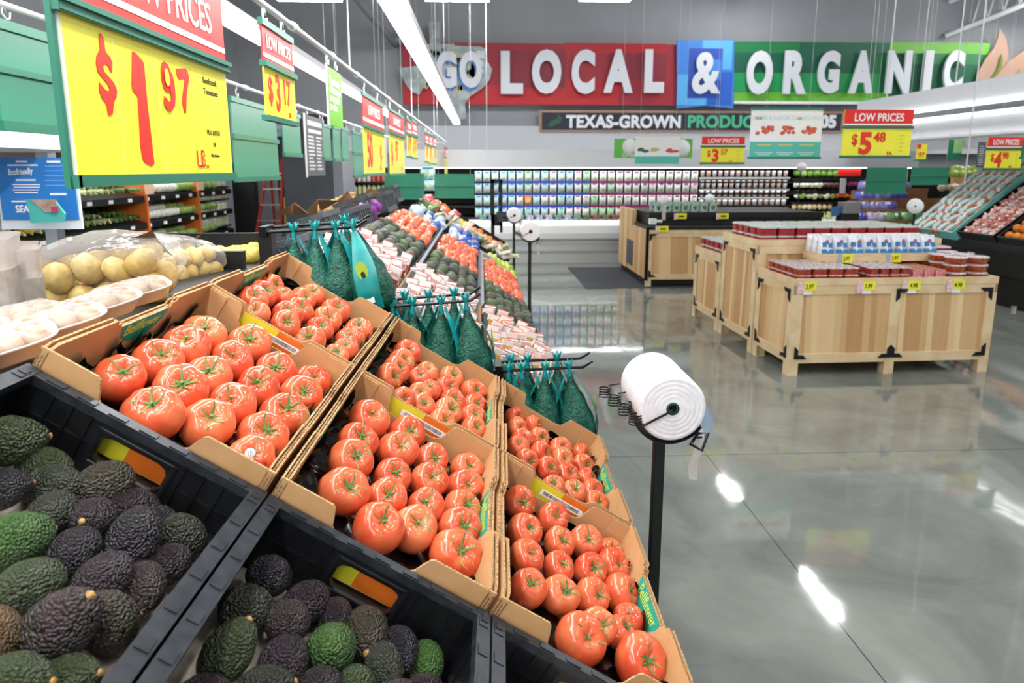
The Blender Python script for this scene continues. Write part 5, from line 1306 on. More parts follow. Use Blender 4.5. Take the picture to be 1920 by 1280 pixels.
grs = [mat('sign_g1', '#1E7A48', .5), mat('sign_g2', '#6FB83A', .5), mat('sign_g3', '#176048', .5), mat('sign_g4', '#1F9E5A', .5), mat('sign_g5', '#0F5A3C', .5)]
b = MB(); wallrect(b, 1374, 82, 1856, 191, 0)
for (x0, y0, x1, y1, m_) in ((1374, 80, 1500, 100, 0), (1500, 82, 1667, 101, 2), (1667, 81, 1856, 101, 1), (1374, 101, 1640, 138, 2), (1374, 138, 1650, 172, 3), (1374, 174, 1666, 190, 1), (1667, 101, 1840, 135, 4), (1700, 101, 1840, 120, 0), (1667, 135, 1840, 188, 4)):
    wallrect(b, x0, y0, x1, y1, m_, -.031, .002)
b.build('green_panel', grs, tq)
YL = YS - .16
M_LET = mat('letter_white', '#DDE0E6', .5)
def letter(ch, x0, x1, yb, yt, nm='letter', m=None, dy=0):
    a = AT(x0, yb, YL + dy); c = AT(x1, yt, YL + dy); w, h = c.x - a.x, c.z - a.z
    q = MB(); q.text(ch, 1.0, Matrix.Identity(4), 0, .055 if ch != '&' else .03, .03)
    xs = [v[0] for v in q.v]; ys = [v[1] for v in q.v]; sx_, sy_ = w / (max(xs) - min(xs)), h / (max(ys) - min(ys))
    Mx = basis((a.x - min(xs) * sx_, YL + dy, a.z - min(ys) * sy_), (sx_, 0, 0), (0, 0, sy_), (0, -1, 0))
    q2 = MB(); q2.add(q.v, q.f, 0, False, Mx); o = q2.build(nm, m or M_LET, tq); return o
for ch, x0, x1, yb, yt in (('L', 939, 981, 176, 96), ('O', 997, 1053, 176, 93), ('C', 1071, 1116, 176, 93), ('A', 1131, 1188, 174, 93), ('L', 1207, 1247, 174, 93),
                           ('&', 1296, 1354, 176, 98), ('O', 1397, 1451, 177, 95), ('R', 1467, 1516, 176, 95), ('G', 1530, 1577, 175, 95), ('A', 1590, 1642, 175, 95), ('N', 1658, 1711, 175, 95), ('I', 1727, 1751, 175, 95), ('C', 1764, 1810, 175, 94)):
    letter(ch, x0, x1, yb, yt)
# map outline of the state with GO on it
pts = [(804, 42), (826, 42), (826, 82), (852, 82), (852, 86), (900, 88), (912, 92), (914, 115), (923, 130), (918, 150), (905, 165), (880, 182), (872, 196), (874, 222), (866, 224), (850, 210), (838, 190), (822, 164), (806, 160), (794, 165), (786, 178), (772, 172), (762, 160), (752, 140), (748, 128), (780, 124), (784, 122), (788, 86), (806, 82)]
YM = YS - .10
P = [AT(x, y, YM) for x, y in pts]
b = MB(); b.prism([(p.x, p.z) for p in P], .03, 0, basis((0, YM, 0), (1, 0, 0), (0, 0, 1), (0, -1, 0)))
b.build('map_panel', mat('map_collage', '#B9C0C0', .5, var='#8E9A9C', scale=7), tq)
q = MB(); rn = random.Random(4)
for k in range(70):
    x, y = rn.uniform(792, 898), rn.uniform(90, 160); w = rn.uniform(4, 16); h = rn.uniform(4, 14)
    a = AT(x, y + h, YM - .031); c = AT(x + w, y, YM - .031); q.box((a.x, YM - .033, a.z), (c.x, YM - .0305, c.z), rn.randrange(4))
q.build('map_tiles', [mat('tile_a', '#C8B98C', .5), mat('tile_b', '#D9DDE0', .5), mat('tile_c', '#5E6C78', .5), mat('tile_d', '#9DB0A0', .5)], tq)
for ch, x0, x1 in (('G', 818, 856), ('O', 862, 904)):
    letter(ch, x0 - 3, x1 - 2, 170, 100, 'letter_shadow', mat('go_blue', '#3F7FC8', .5), .02); letter(ch, x0, x1, 165, 96, dy=-.03)
# leaves at the end of the sign
def leaf(pts, m, dy, nm):
    P = [AT(x, y, YS + dy) for x, y in pts]; q = MB(); q.prism([(p.x, p.z) for p in P], .03, 0, basis((0, YS + dy, 0), (1, 0, 0), (0, 0, 1), (0, -1, 0))); return q.build(nm, m, tq)
M_LEAF = mat('leaf_tan', '#B08D78', .5)
leaf([(1872, 52), (1884, 70), (1890, 95), (1886, 120), (1870, 150), (1850, 178), (1836, 182), (1828, 165), (1830, 140), (1845, 112), (1862, 90), (1870, 70)], M_LEAF, -.09, 'leaf')
leaf([(1960, 50), (1935, 75), (1915, 98), (1890, 115), (1866, 142), (1848, 178), (1880, 175), (1920, 165), (1960, 150)], M_LEAF, -.14, 'leaf')
leaf([(1876, 102), (1879, 112), (1876, 128), (1850, 160), (1842, 180), (1838, 180), (1848, 156), (1868, 132), (1873, 118)], mat('leaf_vein', '#5E7F35', .5), -.15, 'leaf_vein')
leaf([(1910, 130), (1912, 133), (1890, 160), (1876, 172), (1873, 171), (1888, 156)], mat('leaf_vein_grey', '#8B7F70', .5), -.18, 'leaf_vein')
for y in (192.5,):
    q = MB(); wallrect(q, 1374, 192, 1770, 195, 0, -.05, .1); q.build('ledge', M_WHITE, tq)
tq = thing('painted_board', 'long dark board reading TEXAS-GROWN PRODUCE under the big wall sign', 'sign', T(0, 0, 0))
b = MB(); wallrect(b, 1011, 209, 1582, 247, 0); b.build('frame', mat('tan_frame', '#B08A72', .5), tq)
b = MB(); wallrect(b, 1016, 213, 1578, 243, 0, -.028, .02); b.build('board', mat('board_navy', '#262B3B', .6), tq)
q = MB()
def txt(s, x0, x1, yb, yt, mt, bold=.045):
    a = AT(x0, yb, YS - .05); c = AT(x1, yt, YS - .05); k = MB(); k.text(s, 1, Matrix.Identity(4), 0, bold, .008, 1, 'LEFT', 1.06)
    xs = [v[0] for v in k.v]; ys = [v[1] for v in k.v]; sx_, sy_ = (c.x - a.x) / (max(xs) - min(xs)), (c.z - a.z) / (max(ys) - min(ys))
    q.add(k.v, k.f, mt, False, basis((a.x - min(xs) * sx_, YS - .05, a.z - min(ys) * sy_), (sx_, 0, 0), (0, 0, sy_), (0, -1, 0)))
def serifs(xs, y0, y1):
    for x in xs:
        for y in (y0, y1): wallrect(q, x - 4, y - 1.2, x + 4, y + 1.2, 0, -.05, .01)
LM = [mat('board_white', '#E9ECEF', .5), mat('board_green', '#4FB78A', .5), mat('board_leaf', '#2F5A4A', .5)]
for a_ in (('PRODUCE', 1289, 1430, 240, 216, 1), ('SINCE', 1440, 1500, 238, 218, 0), ('1905', 1512, 1569, 241, 215, 0, .06)):
    txt(*a_); q.build('lettering', LM, tq); q = MB()
txt('TEXAS-GROWN', 1061, 1277, 240, 216, 0)
q.build('lettering', LM, tq); q = MB()
P = [(1026, 236), (1034, 226), (1046, 222), (1044, 214), (1054, 220), (1050, 230), (1040, 234), (1036, 238)]
k = [AT(x, y, YS - .05) for x, y in P]; q.prism([(p.x, p.z) for p in k], .006, 2, basis((0, YS - .05, 0), (1, 0, 0), (0, 0, 1), (0, -1, 0)))
q.build('emblem', LM, tq)

# ------------------------------------------------------------------ signs hanging over the bins
def price_front(x0, y0, x1, y1, Y, label, price, ea='EA.', split=.63):
    tq, w, h = flat_sign('price_sign', x0, y0, x1, y1, Y, M_YELLOW, label, 'sign', None, (0.0, split), mat('thin_green', '#2E6B4F', .4))
    hs = h * split
    q = MB(); q.box((0, -.004, hs), (w, 0, h)); hc = q.build('header_card', M_RED, tq)
    q = MB(); q.box((0, -.006, hs + (h - hs) * .12), (w, -.004, hs + (h - hs) * .2)); q.box((0, -.006, hs + (h - hs) * .04), (w, -.004, hs + (h - hs) * .07))
    q.text('LOW PRICES', (h - hs) * .62, front(hs + (h - hs) * .36) @ T(w / 2, 0, .006), 0, .02, .001, .95 * w / ((h - hs) * 4.6), 'CENTER'); q.build('header_print', M_WHITEPAPER, hc)
    s, d, c = price; kx = min(1.0, w / hs / 2.43)
    for tx, sz, zz, xx, bo, sx_ in ((s, .50, .42, .13, .025, .8), (d, .98, .13, .24, .045, .95), (c, .44, .52, .45, .03, .95), (ea, .15, .08, .66, .02, 1)):
        q = MB(); q.text(tx, hs * sz, front(hs * zz) @ T(w * xx, 0, .003), 0, bo, .001, sx_ * kx); q.build('price_digit', M_DIGIT, tq)
    q = MB()
    for k in range(5): q.box((w * .83, -.002, hs * (.2 + .13 * k)), (w * (.9 - .02 * (k % 2)), -.0005, hs * (.22 + .13 * k)))
    q.build('small_print', mat('faint_print', '#B8B04A', .5), tq)
    top = 6 - AT(x0, y1, Y).z; cord(tq, w * .30, h, top); cord(tq, w * .36, h, top)
    return tq
price_front(1577, 206, 1714, 294, 6.3, 'large yellow and red sign reading LOW PRICES $5.48 over the wooden bins', ('$', '5', '48'))
price_front(1314, 256, 1397, 306, 8.3, 'yellow and red sign reading LOW PRICES $3.57 over the far bin', ('$', '3', '57'), 'LB.')
price_front(1846, 257, 1921, 317, 7.4, 'yellow and red sign reading LOW PRICES $4.98 over the orange display', ('$', '4', '98'))
tq, w, h = flat_sign('tomato_poster', 1404, 204, 1544, 296, 6.9, M_WHITEPAPER, 'white and teal hanging poster with three groups of small tomatoes', 'poster', None, (0.0, 1.0))
q = MB(); q.box((0, -.004, 0), (w, 0, h * .33)); q.build('teal_band', mat('poster_teal', '#5CBFB2', .5), tq)
rn = random.Random(2)
for c_, cx in enumerate((.2, .5, .8)):
    q = MB()
    for k in range(14): q.ball((w * (cx + rn.uniform(-.11, .11)), -.002, h * (.56 + rn.uniform(-.06, .07))), (.022, .004, .018), 8, 5, 0)
    q.build('tomato_print', mat('poster_red', '#CF3F38', .5, var='#E07A5A', scale=40), tq)
q = MB(); q.text('SUMMER & FLAVOR TOMATO PICKS', h * .11, front(h * .78) @ T(w / 2, 0, .002), 0, .01, .0006, .62 * w / (h * 1.05), 'CENTER'); q.build('title', mat('poster_pale', '#D5E3E3', .5), tq)
q = MB()
for c_, cx in enumerate((.2, .5, .8)): q.box((w * (cx - .1), -.006, h * .25), (w * (cx + .1), -.004, h * .28), 0); q.box((w * (cx - .12), -.006, h * .1), (w * (cx + .12), -.004, h * .115), 1); q.box((w * (cx - .08), -.006, h * .06), (w * (cx + .08), -.004, h * .075), 1)
q.build('captions', [mat('caption_gold', '#D8C968', .5), mat('caption_white', '#CBE6E2', .5)], tq)
top = 6 - AT(1404, 296, 6.9).z; cord(tq, w * .2, h, top); cord(tq, w * .8, h, top)
tq, w, h = flat_sign('organic_banner', 1151, 260, 1299, 296, 10.6, mat('banner_green', '#6CC24A', .5), 'bright green hanging banner behind the herb cooler poster', 'banner')
q = MB(); q.lathe([(0, .002), (.12, .002), (.12, 0)], 20, 0, front(h * .6) @ T(w * .2, 0, 0)); q.build('disc', M_WHITEPAPER, tq); q = MB(); q.lathe([(0, .002), (.14, .002), (.14, 0)], 20, 0, front(h * .5) @ T(w * .86, 0, 0)); q.build('disc', M_WHITEPAPER, tq); q = MB()
q.text('Organic', h * .30, front(h * .06) @ T(w * .10, 0, .002), 0, .015, .001); q.build('print', M_WHITEPAPER, tq)
top = 6 - AT(1151, 296, 10.6).z; cord(tq, w * .1, h, top); cord(tq, w * .9, h, top)
tq, w, h = flat_sign('herb_poster', 1190, 256, 1275, 307, 10.2, M_WHITEPAPER, 'white and teal hanging poster with pictures of herbs and peppers', 'poster')
q = MB(); q.box((0, -.004, 0), (w, 0, h * .28)); q.build('teal_band', mat('poster_teal', '#5CBFB2', .5), tq)
q = MB(); 
for c_, (cx, m_) in enumerate(((.18, 0), (.5, 1), (.84, 2))):
    for k in range(6): q.ball((w * (cx + rn.uniform(-.09, .09)), -.002, h * (.5 + rn.uniform(-.05, .06))), (.045, .004, .02), 8, 5, m_)
q.build('herb_print', [mat('print_dark_green', '#3F6B4A', .5), mat('print_straw', '#C9C07A', .5), mat('print_pepper', '#D0493A', .5)], tq)
top = 6 - AT(1190, 307, 10.2).z; cord(tq, w * .1, h, top); cord(tq, w * .9, h, top)
tq, w, h = flat_sign('price_card', 1717, 270, 1739, 300, 9.5, M_YELLOW, 'small yellow price card hanging beyond the $5.48 sign', 'sign', None, (0.0,))
q = MB(); q.box((0, -.004, h * .72), (w * .4, 0, h)); q.text('97', h * .4, front(h * .2) @ T(w * .2, 0, .003), 0, .02, .001); q.build('print', M_RED, tq); cord(tq, w / 2, h, 6 - AT(1717, 300, 9.5).z)
tq, w, h = flat_sign('corner_card', 1776, 262, 1806, 300, 9.6, mat('sign_back_dark', '#1F7A5E', .4), 'dark green and pale green card hanging near the corner of the store', 'sign')
q = MB(); q.box((w * .35, -.006, h * .35), (w, -.002, h)); q.build('pale_card', mat('pale_green_card', '#9CD08A', .5), tq); cord(tq, w / 2, h, 6 - AT(1776, 300, 9.6).z)
tq, w, h = flat_sign('notice_board', 1830, 266, 1850, 314, 8.4, mat('slate', '#55595F', .6), 'narrow dark grey notice hanging behind the $4.98 sign', 'sign')
q = MB()
for k in range(9): q.box((w * .15, -.002, h * (.1 + .09 * k)), (w * (.75 + .1 * (k % 2)), 0, h * (.125 + .09 * k)))
q.build('print', mat('notice_print', '#C9CCD0', .6), tq); cord(tq, w / 2, h, 6 - AT(1830, 314, 8.4).z)
tq, w, h = flat_sign('green_sign', 1915, 262, 1960, 296, 7.0, mat('sign_back_dark', '#1F7A5E', .4), 'green sign back at the picture edge past the $4.98 sign', 'sign', None, (0.0,)); cord(tq, w * .6, h, 6 - AT(1915, 296, 7.0).z)
# drop poles and long cords hanging in the room
for k, (xa, xb, yb, Y) in enumerate([(911, 913, 300, 13.0), (880, 882, 120, 13.0), (628, 632, 110, 11.0), (716, 722, 180, 11.5), (1738, 1722, 195, 11.0), (1870, 1808, 345, 9.0)]):
    p = AT(xb, yb, Y)
    tag(MB().tube([(p.x, Y, p.z), (p.x, Y, 6)], .010 if k in (0, 5) else .004, 6).build('drop_pole', M_ALU), 'thin white pole dropping from the ceiling, %s from the ridge rail side' % ORD[k], 'pole', 'ceiling drop poles')
# lit canopy over the outer wall cases
tq = thing('lit_canopy', 'white canopy with two lit coves over the outer wall produce cases', 'canopy', T(0, 0, 0))
xc = 7.0
zc1 = AX(1920, 181, xc).z; zc2 = AX(1920, 199, xc - .05).z
b = MB(); b.box((xc - .02, 5.0, zc1 - .02), (xc + .9, 12.5, zc1 + .30)); b.build('upper_fascia', mat('canopy_white', '#B9BDC2', .6), tq)
b = MB(); b.box((xc - .06, 5.0, zc1 - .035), (xc, 12.5, zc1 + .0)); b.build('upper_cove', mat('cove_light', '#FFFFFF', .5, emit=3.2), tq)
b = MB(); b.box((xc - .06, 5.0, zc2 - .035), (xc, 12.5, zc2 - .005)); b.build('lower_cove', mat('cove_light', '#FFFFFF', .5, emit=3.2), tq)
b = MB(); b.box((xc, 5.0, zc2 - .5), (xc + .06, 12.5, zc2)); b.build('lower_fascia', mat('canopy_white', '#B9BDC2', .6), tq)
zc3 = AX(1920, 246, xc).z
b = MB(); b.box((xc - .06, 5.0, zc3 - .02), (xc, 12.5, zc3 + .01)); b.build('ledge', M_WHITE, tq)
b = MB(); b.box((xc + .06, 5.0, zc3 - .15), (xc + .9, 12.5, zc3 - .02)); b.build('soffit', mat('canopy_white', '#B9BDC2', .6), tq)
for y in (5.5, 8, 10.5, 12.3): MB().tube([(xc + .4, y, zc1 + .3), (xc + .4, y, 6)], .01, 5).build('hanger', M_ALU, tq)

# ------------------------------------------------------------------ wooden bins with clamshells
IB = T(2.685, 5.55, 0) @ R(1.6, 'Z')
def bracket(t, M, sx, sz):
    a, w, h = .115, .034, .008
    P = [(0, 0), (a * sx, 0), ((a - w) * sx, w * sz), (w * sx, w * sz), (w * sx, (a - w) * sz), (0, a * sz)]
    if sx * sz < 0: P = P[::-1]
    MB().prism(P, h, 0, M).build('corner_bracket', M_STEEL, t)
def board_face(t, M, w, z0, z1, zt, bays, brk=True):
    """one face: top band, bottom rail, board panels; local x along the face, y up, z outwards"""
    b = MB(); b.box((0, z1, -.022), (w, zt - .062, 0)); b.box((0, zt - .06, -.022), (w, zt, .004)); b.build('top_rail', M_FRAME, t, M)
    b = MB(); b.box((0, z0 - .085, -.022), (w, z0, 0)); b.build('bottom_rail', M_FRAME, t, M)
    n = bays; bw = w / n
    for k in range(n):
        b = MB(); b.box((bw * k, z0 - .01, -.03), (bw * (k + 1), z1 + .01, -.012)); b.build('board_panel', M_BOARD, t, M)
        x0 = bw * k + (.09 if k == 0 else .045); x1 = bw * (k + 1) - (.09 if k == n - 1 else .045)
        if brk:
            for cx, cz, sx, sz in ((x0 - .045, z0 - .045, 1, 1), (x1 + .045, z0 - .045, -1, 1), (x0 - .045, z1 + .045, 1, -1), (x1 + .045, z1 + .045, -1, -1)):
                if (k == 0 and n == 2 and sz == -1): continue
                bracket(t, M @ T(cx, cz, .004), sx, sz)
    for k in range(n + 1):
        x = bw * k - (.045 if 0 < k < n else (0 if k == 0 else .09))
        b = MB(); b.box((x, z0 - .085 if 0 < k < n else .0, -.028), (x + .09, z1 if 0 < k < n else z1, .003))
        if 0 < k < n: b.box((x, 0, -.09), (x + .09, z0 - .085, .0))
        b.build('stile', M_FRAME, t, M)
def bin_unit(x0, x1, y0, y1, h, label, bays, nm='wooden_bin', group=None):
    t = thing(nm, label, 'display bin', IB @ T(x0, y0, 0), group); w, d = x1 - x0, y1 - y0
    for x in (0, w - .09):
        for y in (0.004, d - .09): MB().box((x + .003, y, 0), (x + .087, y + .086, h - .01)).build('leg', M_FRAME, t)
    board_face(t, basis((0, 0, 0), (1, 0, 0), (0, 0, 1), (0, -1, 0)), w, .20, h - .14, h, bays)
    board_face(t, basis((0, d, 0), (0, -1, 0), (0, 0, 1), (-1, 0, 0)), d, .20, h - .14, h, 1)
    board_face(t, basis((w, 0, 0), (0, 1, 0), (0, 0, 1), (1, 0, 0)), d, .20, h - .14, h, 1, False)
    MB().box((.02, .02, h - .09), (w - .02, d - .004, h - .06)).build('deck', M_FRAME, t)
    return t
bin_unit(0, 1.86, 0, .73, .87, 'front wooden bin with two plank panels and clamshells of small tomatoes on top', 2)
bin_unit(0, 1.86, .76, 1.63, 1.13, 'tall wooden bin behind the front bin with strawberries on top', 2)
bin_unit(0, 1.86, 1.66, 2.49, .88, 'low wooden bin at the back of the row with berries on top', 2)
# price tags on the rims
for k, (x, y, nm) in enumerate([(.03, -.008, '2.97'), (.56, -.008, '1.99'), (.97, -.008, '4.98'), (1.38, -.008, '4.98')]):
    tq = thing('price_tag', 'pink and yellow price tag on the front bin, %s from its outer corner' % ORD[k], 'price tag', IB @ T(x, y, .745), 'price tags on the front bin')
    MB().box((0, -.004, 0), (.06, 0, .10)).build('pink_card', mat('tag_pink', '#E7A3AC', .5, var='#F3E4E6', scale=60), tq)
    q = MB(); q.box((.055, -.006, .02), (.165, 0, .10)); q.text(nm, .05, basis((.068, -.007, .042), (1, 0, 0), (0, 0, 1), (0, -1, 0)), 1, .02, .0004, .8); q.build('yellow_card', [M_YELLOW, M_INK], tq)
    MB().box((.05, -.003, -.012), (.13, 0, .02)).build('white_strip', M_WHITEPAPER, tq)
def clam(w, d, h, seed, topc='lid_white'):
    b = MB()
    b.rbox((-w / 2 + .006, -d / 2 + .006, 0), (w / 2 - .006, d / 2 - .006, h * .86), .014, 0)
    b.rbox((-w / 2, -d / 2, h * .82), (w / 2, d / 2, h * .88), .016, 1); b.rbox((-w / 2 + .008, -d / 2 + .008, h * .88), (w / 2 - .008, d / 2 - .008, h), .016, 1)
    return b
LIDW = mat('lid_white', '#B5A3A6', .12, var='#E6E4E8', scale=40)
C1 = clam(.135, .11, .062, 0).mesh('clamshell', [mat('small_tomatoes', '#B8452A', .3, var='#7E2418', scale=50), LIDW])
C2 = clam(.088, .10, .062, 1).mesh('clamshell', [mat('grape_tomatoes', '#C0402A', .3, var='#8A2A1C', scale=45), LIDW])
C3 = MB().rbox((-.044, -.045, 0), (.044, .045, .095), .012, 0).box((-.035, -.035, .095), (.035, .035, .10), 1).mesh('mesh_box', [mat('pink_net', '#C83A44', .4, var='#E9B4B4', scale=70), mat('net_top', '#B98A6A', .4)])
C4 = MB().lathe([(0, 0), (.075, .0), (.09, .045), (.094, .054), (.094, .058), (.085, .066), (0, .068)], 16, 0).lathe([(.0945, .054), (.0955, .056), (.094, .060), (.086, .0675), (0, .0690)], 16, 1).mesh('round_clamshell', [mat('mixed_tomatoes', '#9C2C18', .3, var='#C9702A', scale=35), LIDW])
C5 = clam(.17, .12, .085, 3).mesh('clamshell', [mat('strawberries', '#B8252A', .3, var='#7C1519', scale=40), mat('lid_green', '#B9C4BA', .15, var='#DCE4DE', scale=20)])
def pile(nm, me, x0, y0, nx, ny, nz, dx, dy, dz, z, label, cat, group, jit=.003):
    for c_ in range(nz):
        for b_ in range(ny):
            for a in range(nx):
                if c_ < nz - 1 and 0 < a < nx - 1 and 0 < b_ : continue      # inside the pile: nothing shows
                o = link(nm, me, None, IB @ T(x0 + a * dx + random.uniform(-jit, jit), y0 + b_ * dy + random.uniform(-jit, jit), z + c_ * dz) @ R(random.uniform(-2, 2), 'Z'))
                tag(o, '%s, %s across, %s row, %s layer' % (label, ORD[a], ORD[b_], ['lowest', 'second', 'third'][c_] if c_ < nz - 1 else 'top'), cat, group)
pile('tomato_clamshell', C1, .12, .11, 4, 5, 2, .145, .118, .062, .83, 'tomato clamshell at the outer bin corner', 'clamshell', 'small tomato clamshells')
pile('tomato_clamshell', C2, .75, .10, 4, 5, 2, .098, .11, .062, .83, 'grape tomato clamshell amid the front bin', 'clamshell', 'grape tomato clamshells')
pile('tomato_net_box', C3, 1.16, .10, 3, 5, 1, .10, .11, .10, .83, 'pink netted tomato box on the front bin', 'box', 'netted tomato boxes')
pile('tomato_clamshell', C4, 1.55, .14, 2, 3, 3, .20, .195, .07, .83, 'round mixed tomato clamshell on the front bin', 'clamshell', 'round tomato clamshells')
pile('strawberry_clamshell', C5, .11, .83, 9, 5, 2, .18, .15, .086, 1.08, 'clamshell of strawberries on the tall bin', 'clamshell', 'strawberry clamshells')
pile('strawberry_clamshell', C5, .11, 1.75, 4, 5, 2, .18, .15, .086, .83, 'clamshell of berries on the low back bin', 'clamshell', 'berry clamshells')
# timber tray with silver and blue snack-tomato bags
tq = thing('timber_tray', 'pale timber tray above the front bin holding silver and blue bags', 'tray', IB @ T(.46, .44, .955))
b = MB(); b.box((0, 0, 0), (1.14, .30, .02)); b.box((0, -.012, 0), (1.14, 0, .075)); b.box((-.012, -.012, 0), (0, .30, .075)); b.box((1.14, -.012, 0), (1.152, .30, .075)); b.build('tray', M_FRAME, tq)
for x in (.1, 1.0): MB().box((x, .10, -.07), (x + .03, .30, 0)).build('bracket', M_FRAME, tq)
def snack(seed):
    b = MB(); 
    def fn(u, v):
        a = 2 * math.pi * u; x = math.cos(a); x = (abs(x) ** .5) * (1 if x > 0 else -1); th = .045 * math.sin(math.pi * min(1, .15 + v * .9)) ** .7 + .003
        return (x * .065 * (1 + .05 * math.sin(6 * v + seed)), math.sin(a) * th, .15 * v)
    b.surf(fn, 16, 10, 0)
    rn = random.Random(seed)
    for k in range(5): b.ball((rn.uniform(-.04, .04), -.036, .03 + .022 * k * .9), (.018, .012, .014), 7, 5, 1 + k % 3, 0)
    b.box((-.055, -.047, .02), (.055, -.030, .060), 1); b.box((-.045, -.047, .075), (-.01, -.034, .105), 1); b.box((.005, -.047, .07), (.04, -.034, .10), 1)
    return b.mesh('snack_bag', [mat('silver_bag', '#CFD3DA', .2, var='#F2F4F7', scale=30), mat('snack_blue', '#3F93C9', .3, var='#2A6FB0', scale=60), mat('snack_red', '#B65A6A', .3), mat('snack_peach', '#E0A98C', .3)])
SN = [snack(s) for s in range(3)]
for r_ in range(3):
    for k in range(8):
        tag(link('snack_bag', SN[k % 3], None, IB @ T(.46 + .07 + k * .143, .44 + .05 + r_ * .10, .975) @ R(random.uniform(-8, 8), 'Z') @ R(-8, 'X') @ S(1.08, 1.1, 1.45)), 'silver and blue bag in the timber tray, %s along the %s row' % (ORD[k], ORD[r_]), 'bag', 'silver and blue bags')
for k, x in enumerate((.62, 1.09)):
    q = MB(); q.box((0, -.004, 0), (.045, 0, .085), 2); q.box((.04, -.006, .0), (.14, 0, .085)); q.text('2.97', .045, basis((.05, -.007, .025), (1, 0, 0), (0, 0, 1), (0, -1, 0)), 1, .02, .0004, .8)
    tag(q.build('price_tag', [M_YELLOW, M_INK, mat('tag_blue', '#AEB8D8', .5)], None, IB @ T(x, .426, .945)), 'blue and yellow price tag on the timber tray, %s of two' % ORD[k], 'price tag', 'price tags on the timber tray')
tq = thing('timber_tray', 'small pale timber tray with a red clamshell at the inner end of the bins', 'tray', IB @ T(1.62, .50, .97))
b = MB(); b.box((0, 0, 0), (.22, .24, .02)); b.box((0, -.012, 0), (.22, 0, .06)); b.build('tray', M_FRAME, tq)
tag(link('strawberry_clamshell', C5, None, IB @ T(1.73, .60, .99)), 'single clamshell of red fruit in the small timber tray', 'clamshell')

# ------------------------------------------------------------------ herb cooler island and mat
o = MB().box((1.58, 10.0, .0), (3.6, 12.2, .008)).build('floor_mat', mat('mat_grey', '#3A3D43', .8)); tag(o, 'dark grey mat on the floor around the wooden herb cooler', 'mat')
ic = thing('herb_cooler', 'wooden cooler island with a black top, holding clear packs of herbs', 'cooler', T(2.52, 10.1, 0))
b = MB(); b.box((0.03, .03, .02), (2.9, 1.95, .12)); b.build('plinth', M_BLACK, ic)
board_face(ic, basis((0, 0, 0), (1, 0, 0), (0, 0, 1), (0, -1, 0)), 2.9, .20, .78, .88, 1, True)
b = MB(); b.box((0, .0, .12), (.03, 1.95, .88)); b.build('side_panel', M_BOARD2, ic)
b = MB(); b.box((-.012, -.014, .10), (.035, .02, .93)); b.build('corner_post', M_STEEL, ic)
b = MB(); b.box((-.02, .95, .88), (.05, 1.98, 1.14)); b.box((-.015, 1.35, .12), (0, 1.98, 1.14)); b.build('end_board', M_BOARD2, ic)
b = MB(); b.box((-.010, .9, .20), (.0, 1.35, .62)); b.build('vent_grille', mat('grille_grey', '#4A4D54', .5), ic)
b = MB(); b.box((.03, .02, .86), (2.9, 1.95, .93)); b.build('deck', M_BLACK, ic)
b = MB(); b.box((.12, .35, .93), (2.9, 1.95, 1.12)); b.box((.10, .30, 1.05), (2.9, .36, 1.13)); b.build('top_case', M_BLACK, ic)
for k in range(14):
    p = Vector((2.85 + .15 * (k % 7), 10.75 + .3 * (k // 7), 1.12))
    b = MB(); b.rbox((-.06, -.03, 0), (.06, .03, .15), .012, 0); b.ball((0, -.02, .07), (.045, .02, .045), 8, 6, 1, .3, k)
    tag(b.build('herb_pack', [mat('herb_clear', '#C7D8CF', .15, var='#8FAF9C', scale=25), mat('herb_leaf', '#4F7A56', .5)], None, T(p) @ R(random.uniform(-9, 9), 'Z')), 'clear pack of green herbs on the cooler top, %s in the %s row' % (ORD[k % 7], ['front', 'rear'][k // 7]), 'herb pack', 'herb packs')
for k, (x, y, z) in enumerate([(2.68, 10.06, .86), (3.88, 10.06, .86), (3.05, 10.38, 1.03), (3.72, 10.38, 1.03)]):
    q = MB(); q.box((0, -.01, 0), (.16, 0, .09), 0); q.box((-.04, -.008, -.01), (0, 0, .09), 1); q.box((.03, -.012, .03), (.12, -.01, .055), 2)
    tag(q.build('price_tag', [M_YELLOW, mat('tag_pink', '#E7A3AC', .5), M_INK], None, T(x, y, z)), 'yellow price tag on the herb cooler, %s of four' % ORD[k], 'price tag', 'price tags on the herb cooler')
q = MB(); q.box((0, 0, 0), (.10, .1, .09)); q.box((.1, .02, .03), (.2, .08, .07)); tag(q.build('tag_holder', M_WHITEPAPER, None, T(2.62, 10.32, .95)), 'white card holder at the corner of the herb cooler deck', 'holder')
for k, (px_, py_, Y) in enumerate([(1245, 375, 10.05), (1330, 372, 10.9), (1503, 313, 11.0)]):
    p = AT(px_, py_, Y)
    tq = thing('small_bag_roll', 'small white bag roll on the herb cooler, %s from its corner' % ORD[k], 'bag roll', T(p), 'bag rolls at the herb cooler')
    MB().ball((0, 0, 0), (.075, .09, .075), 14, 10).build('roll', M_ROLL, tq)
    b = MB(); b.tube([(0, .03, -.07), (0, .03, .93 - p.z if k == 0 else 1.12 - p.z)], .008, 6); b.build('stem', M_STEEL, tq)
    if k == 0: b = MB(); b.box((-.025, -.02, -.30), (.03, -.012, -.05)); b.build('loose_bag', mat('thin_bag', '#F4F4F6', .25, trans=.35), tq)

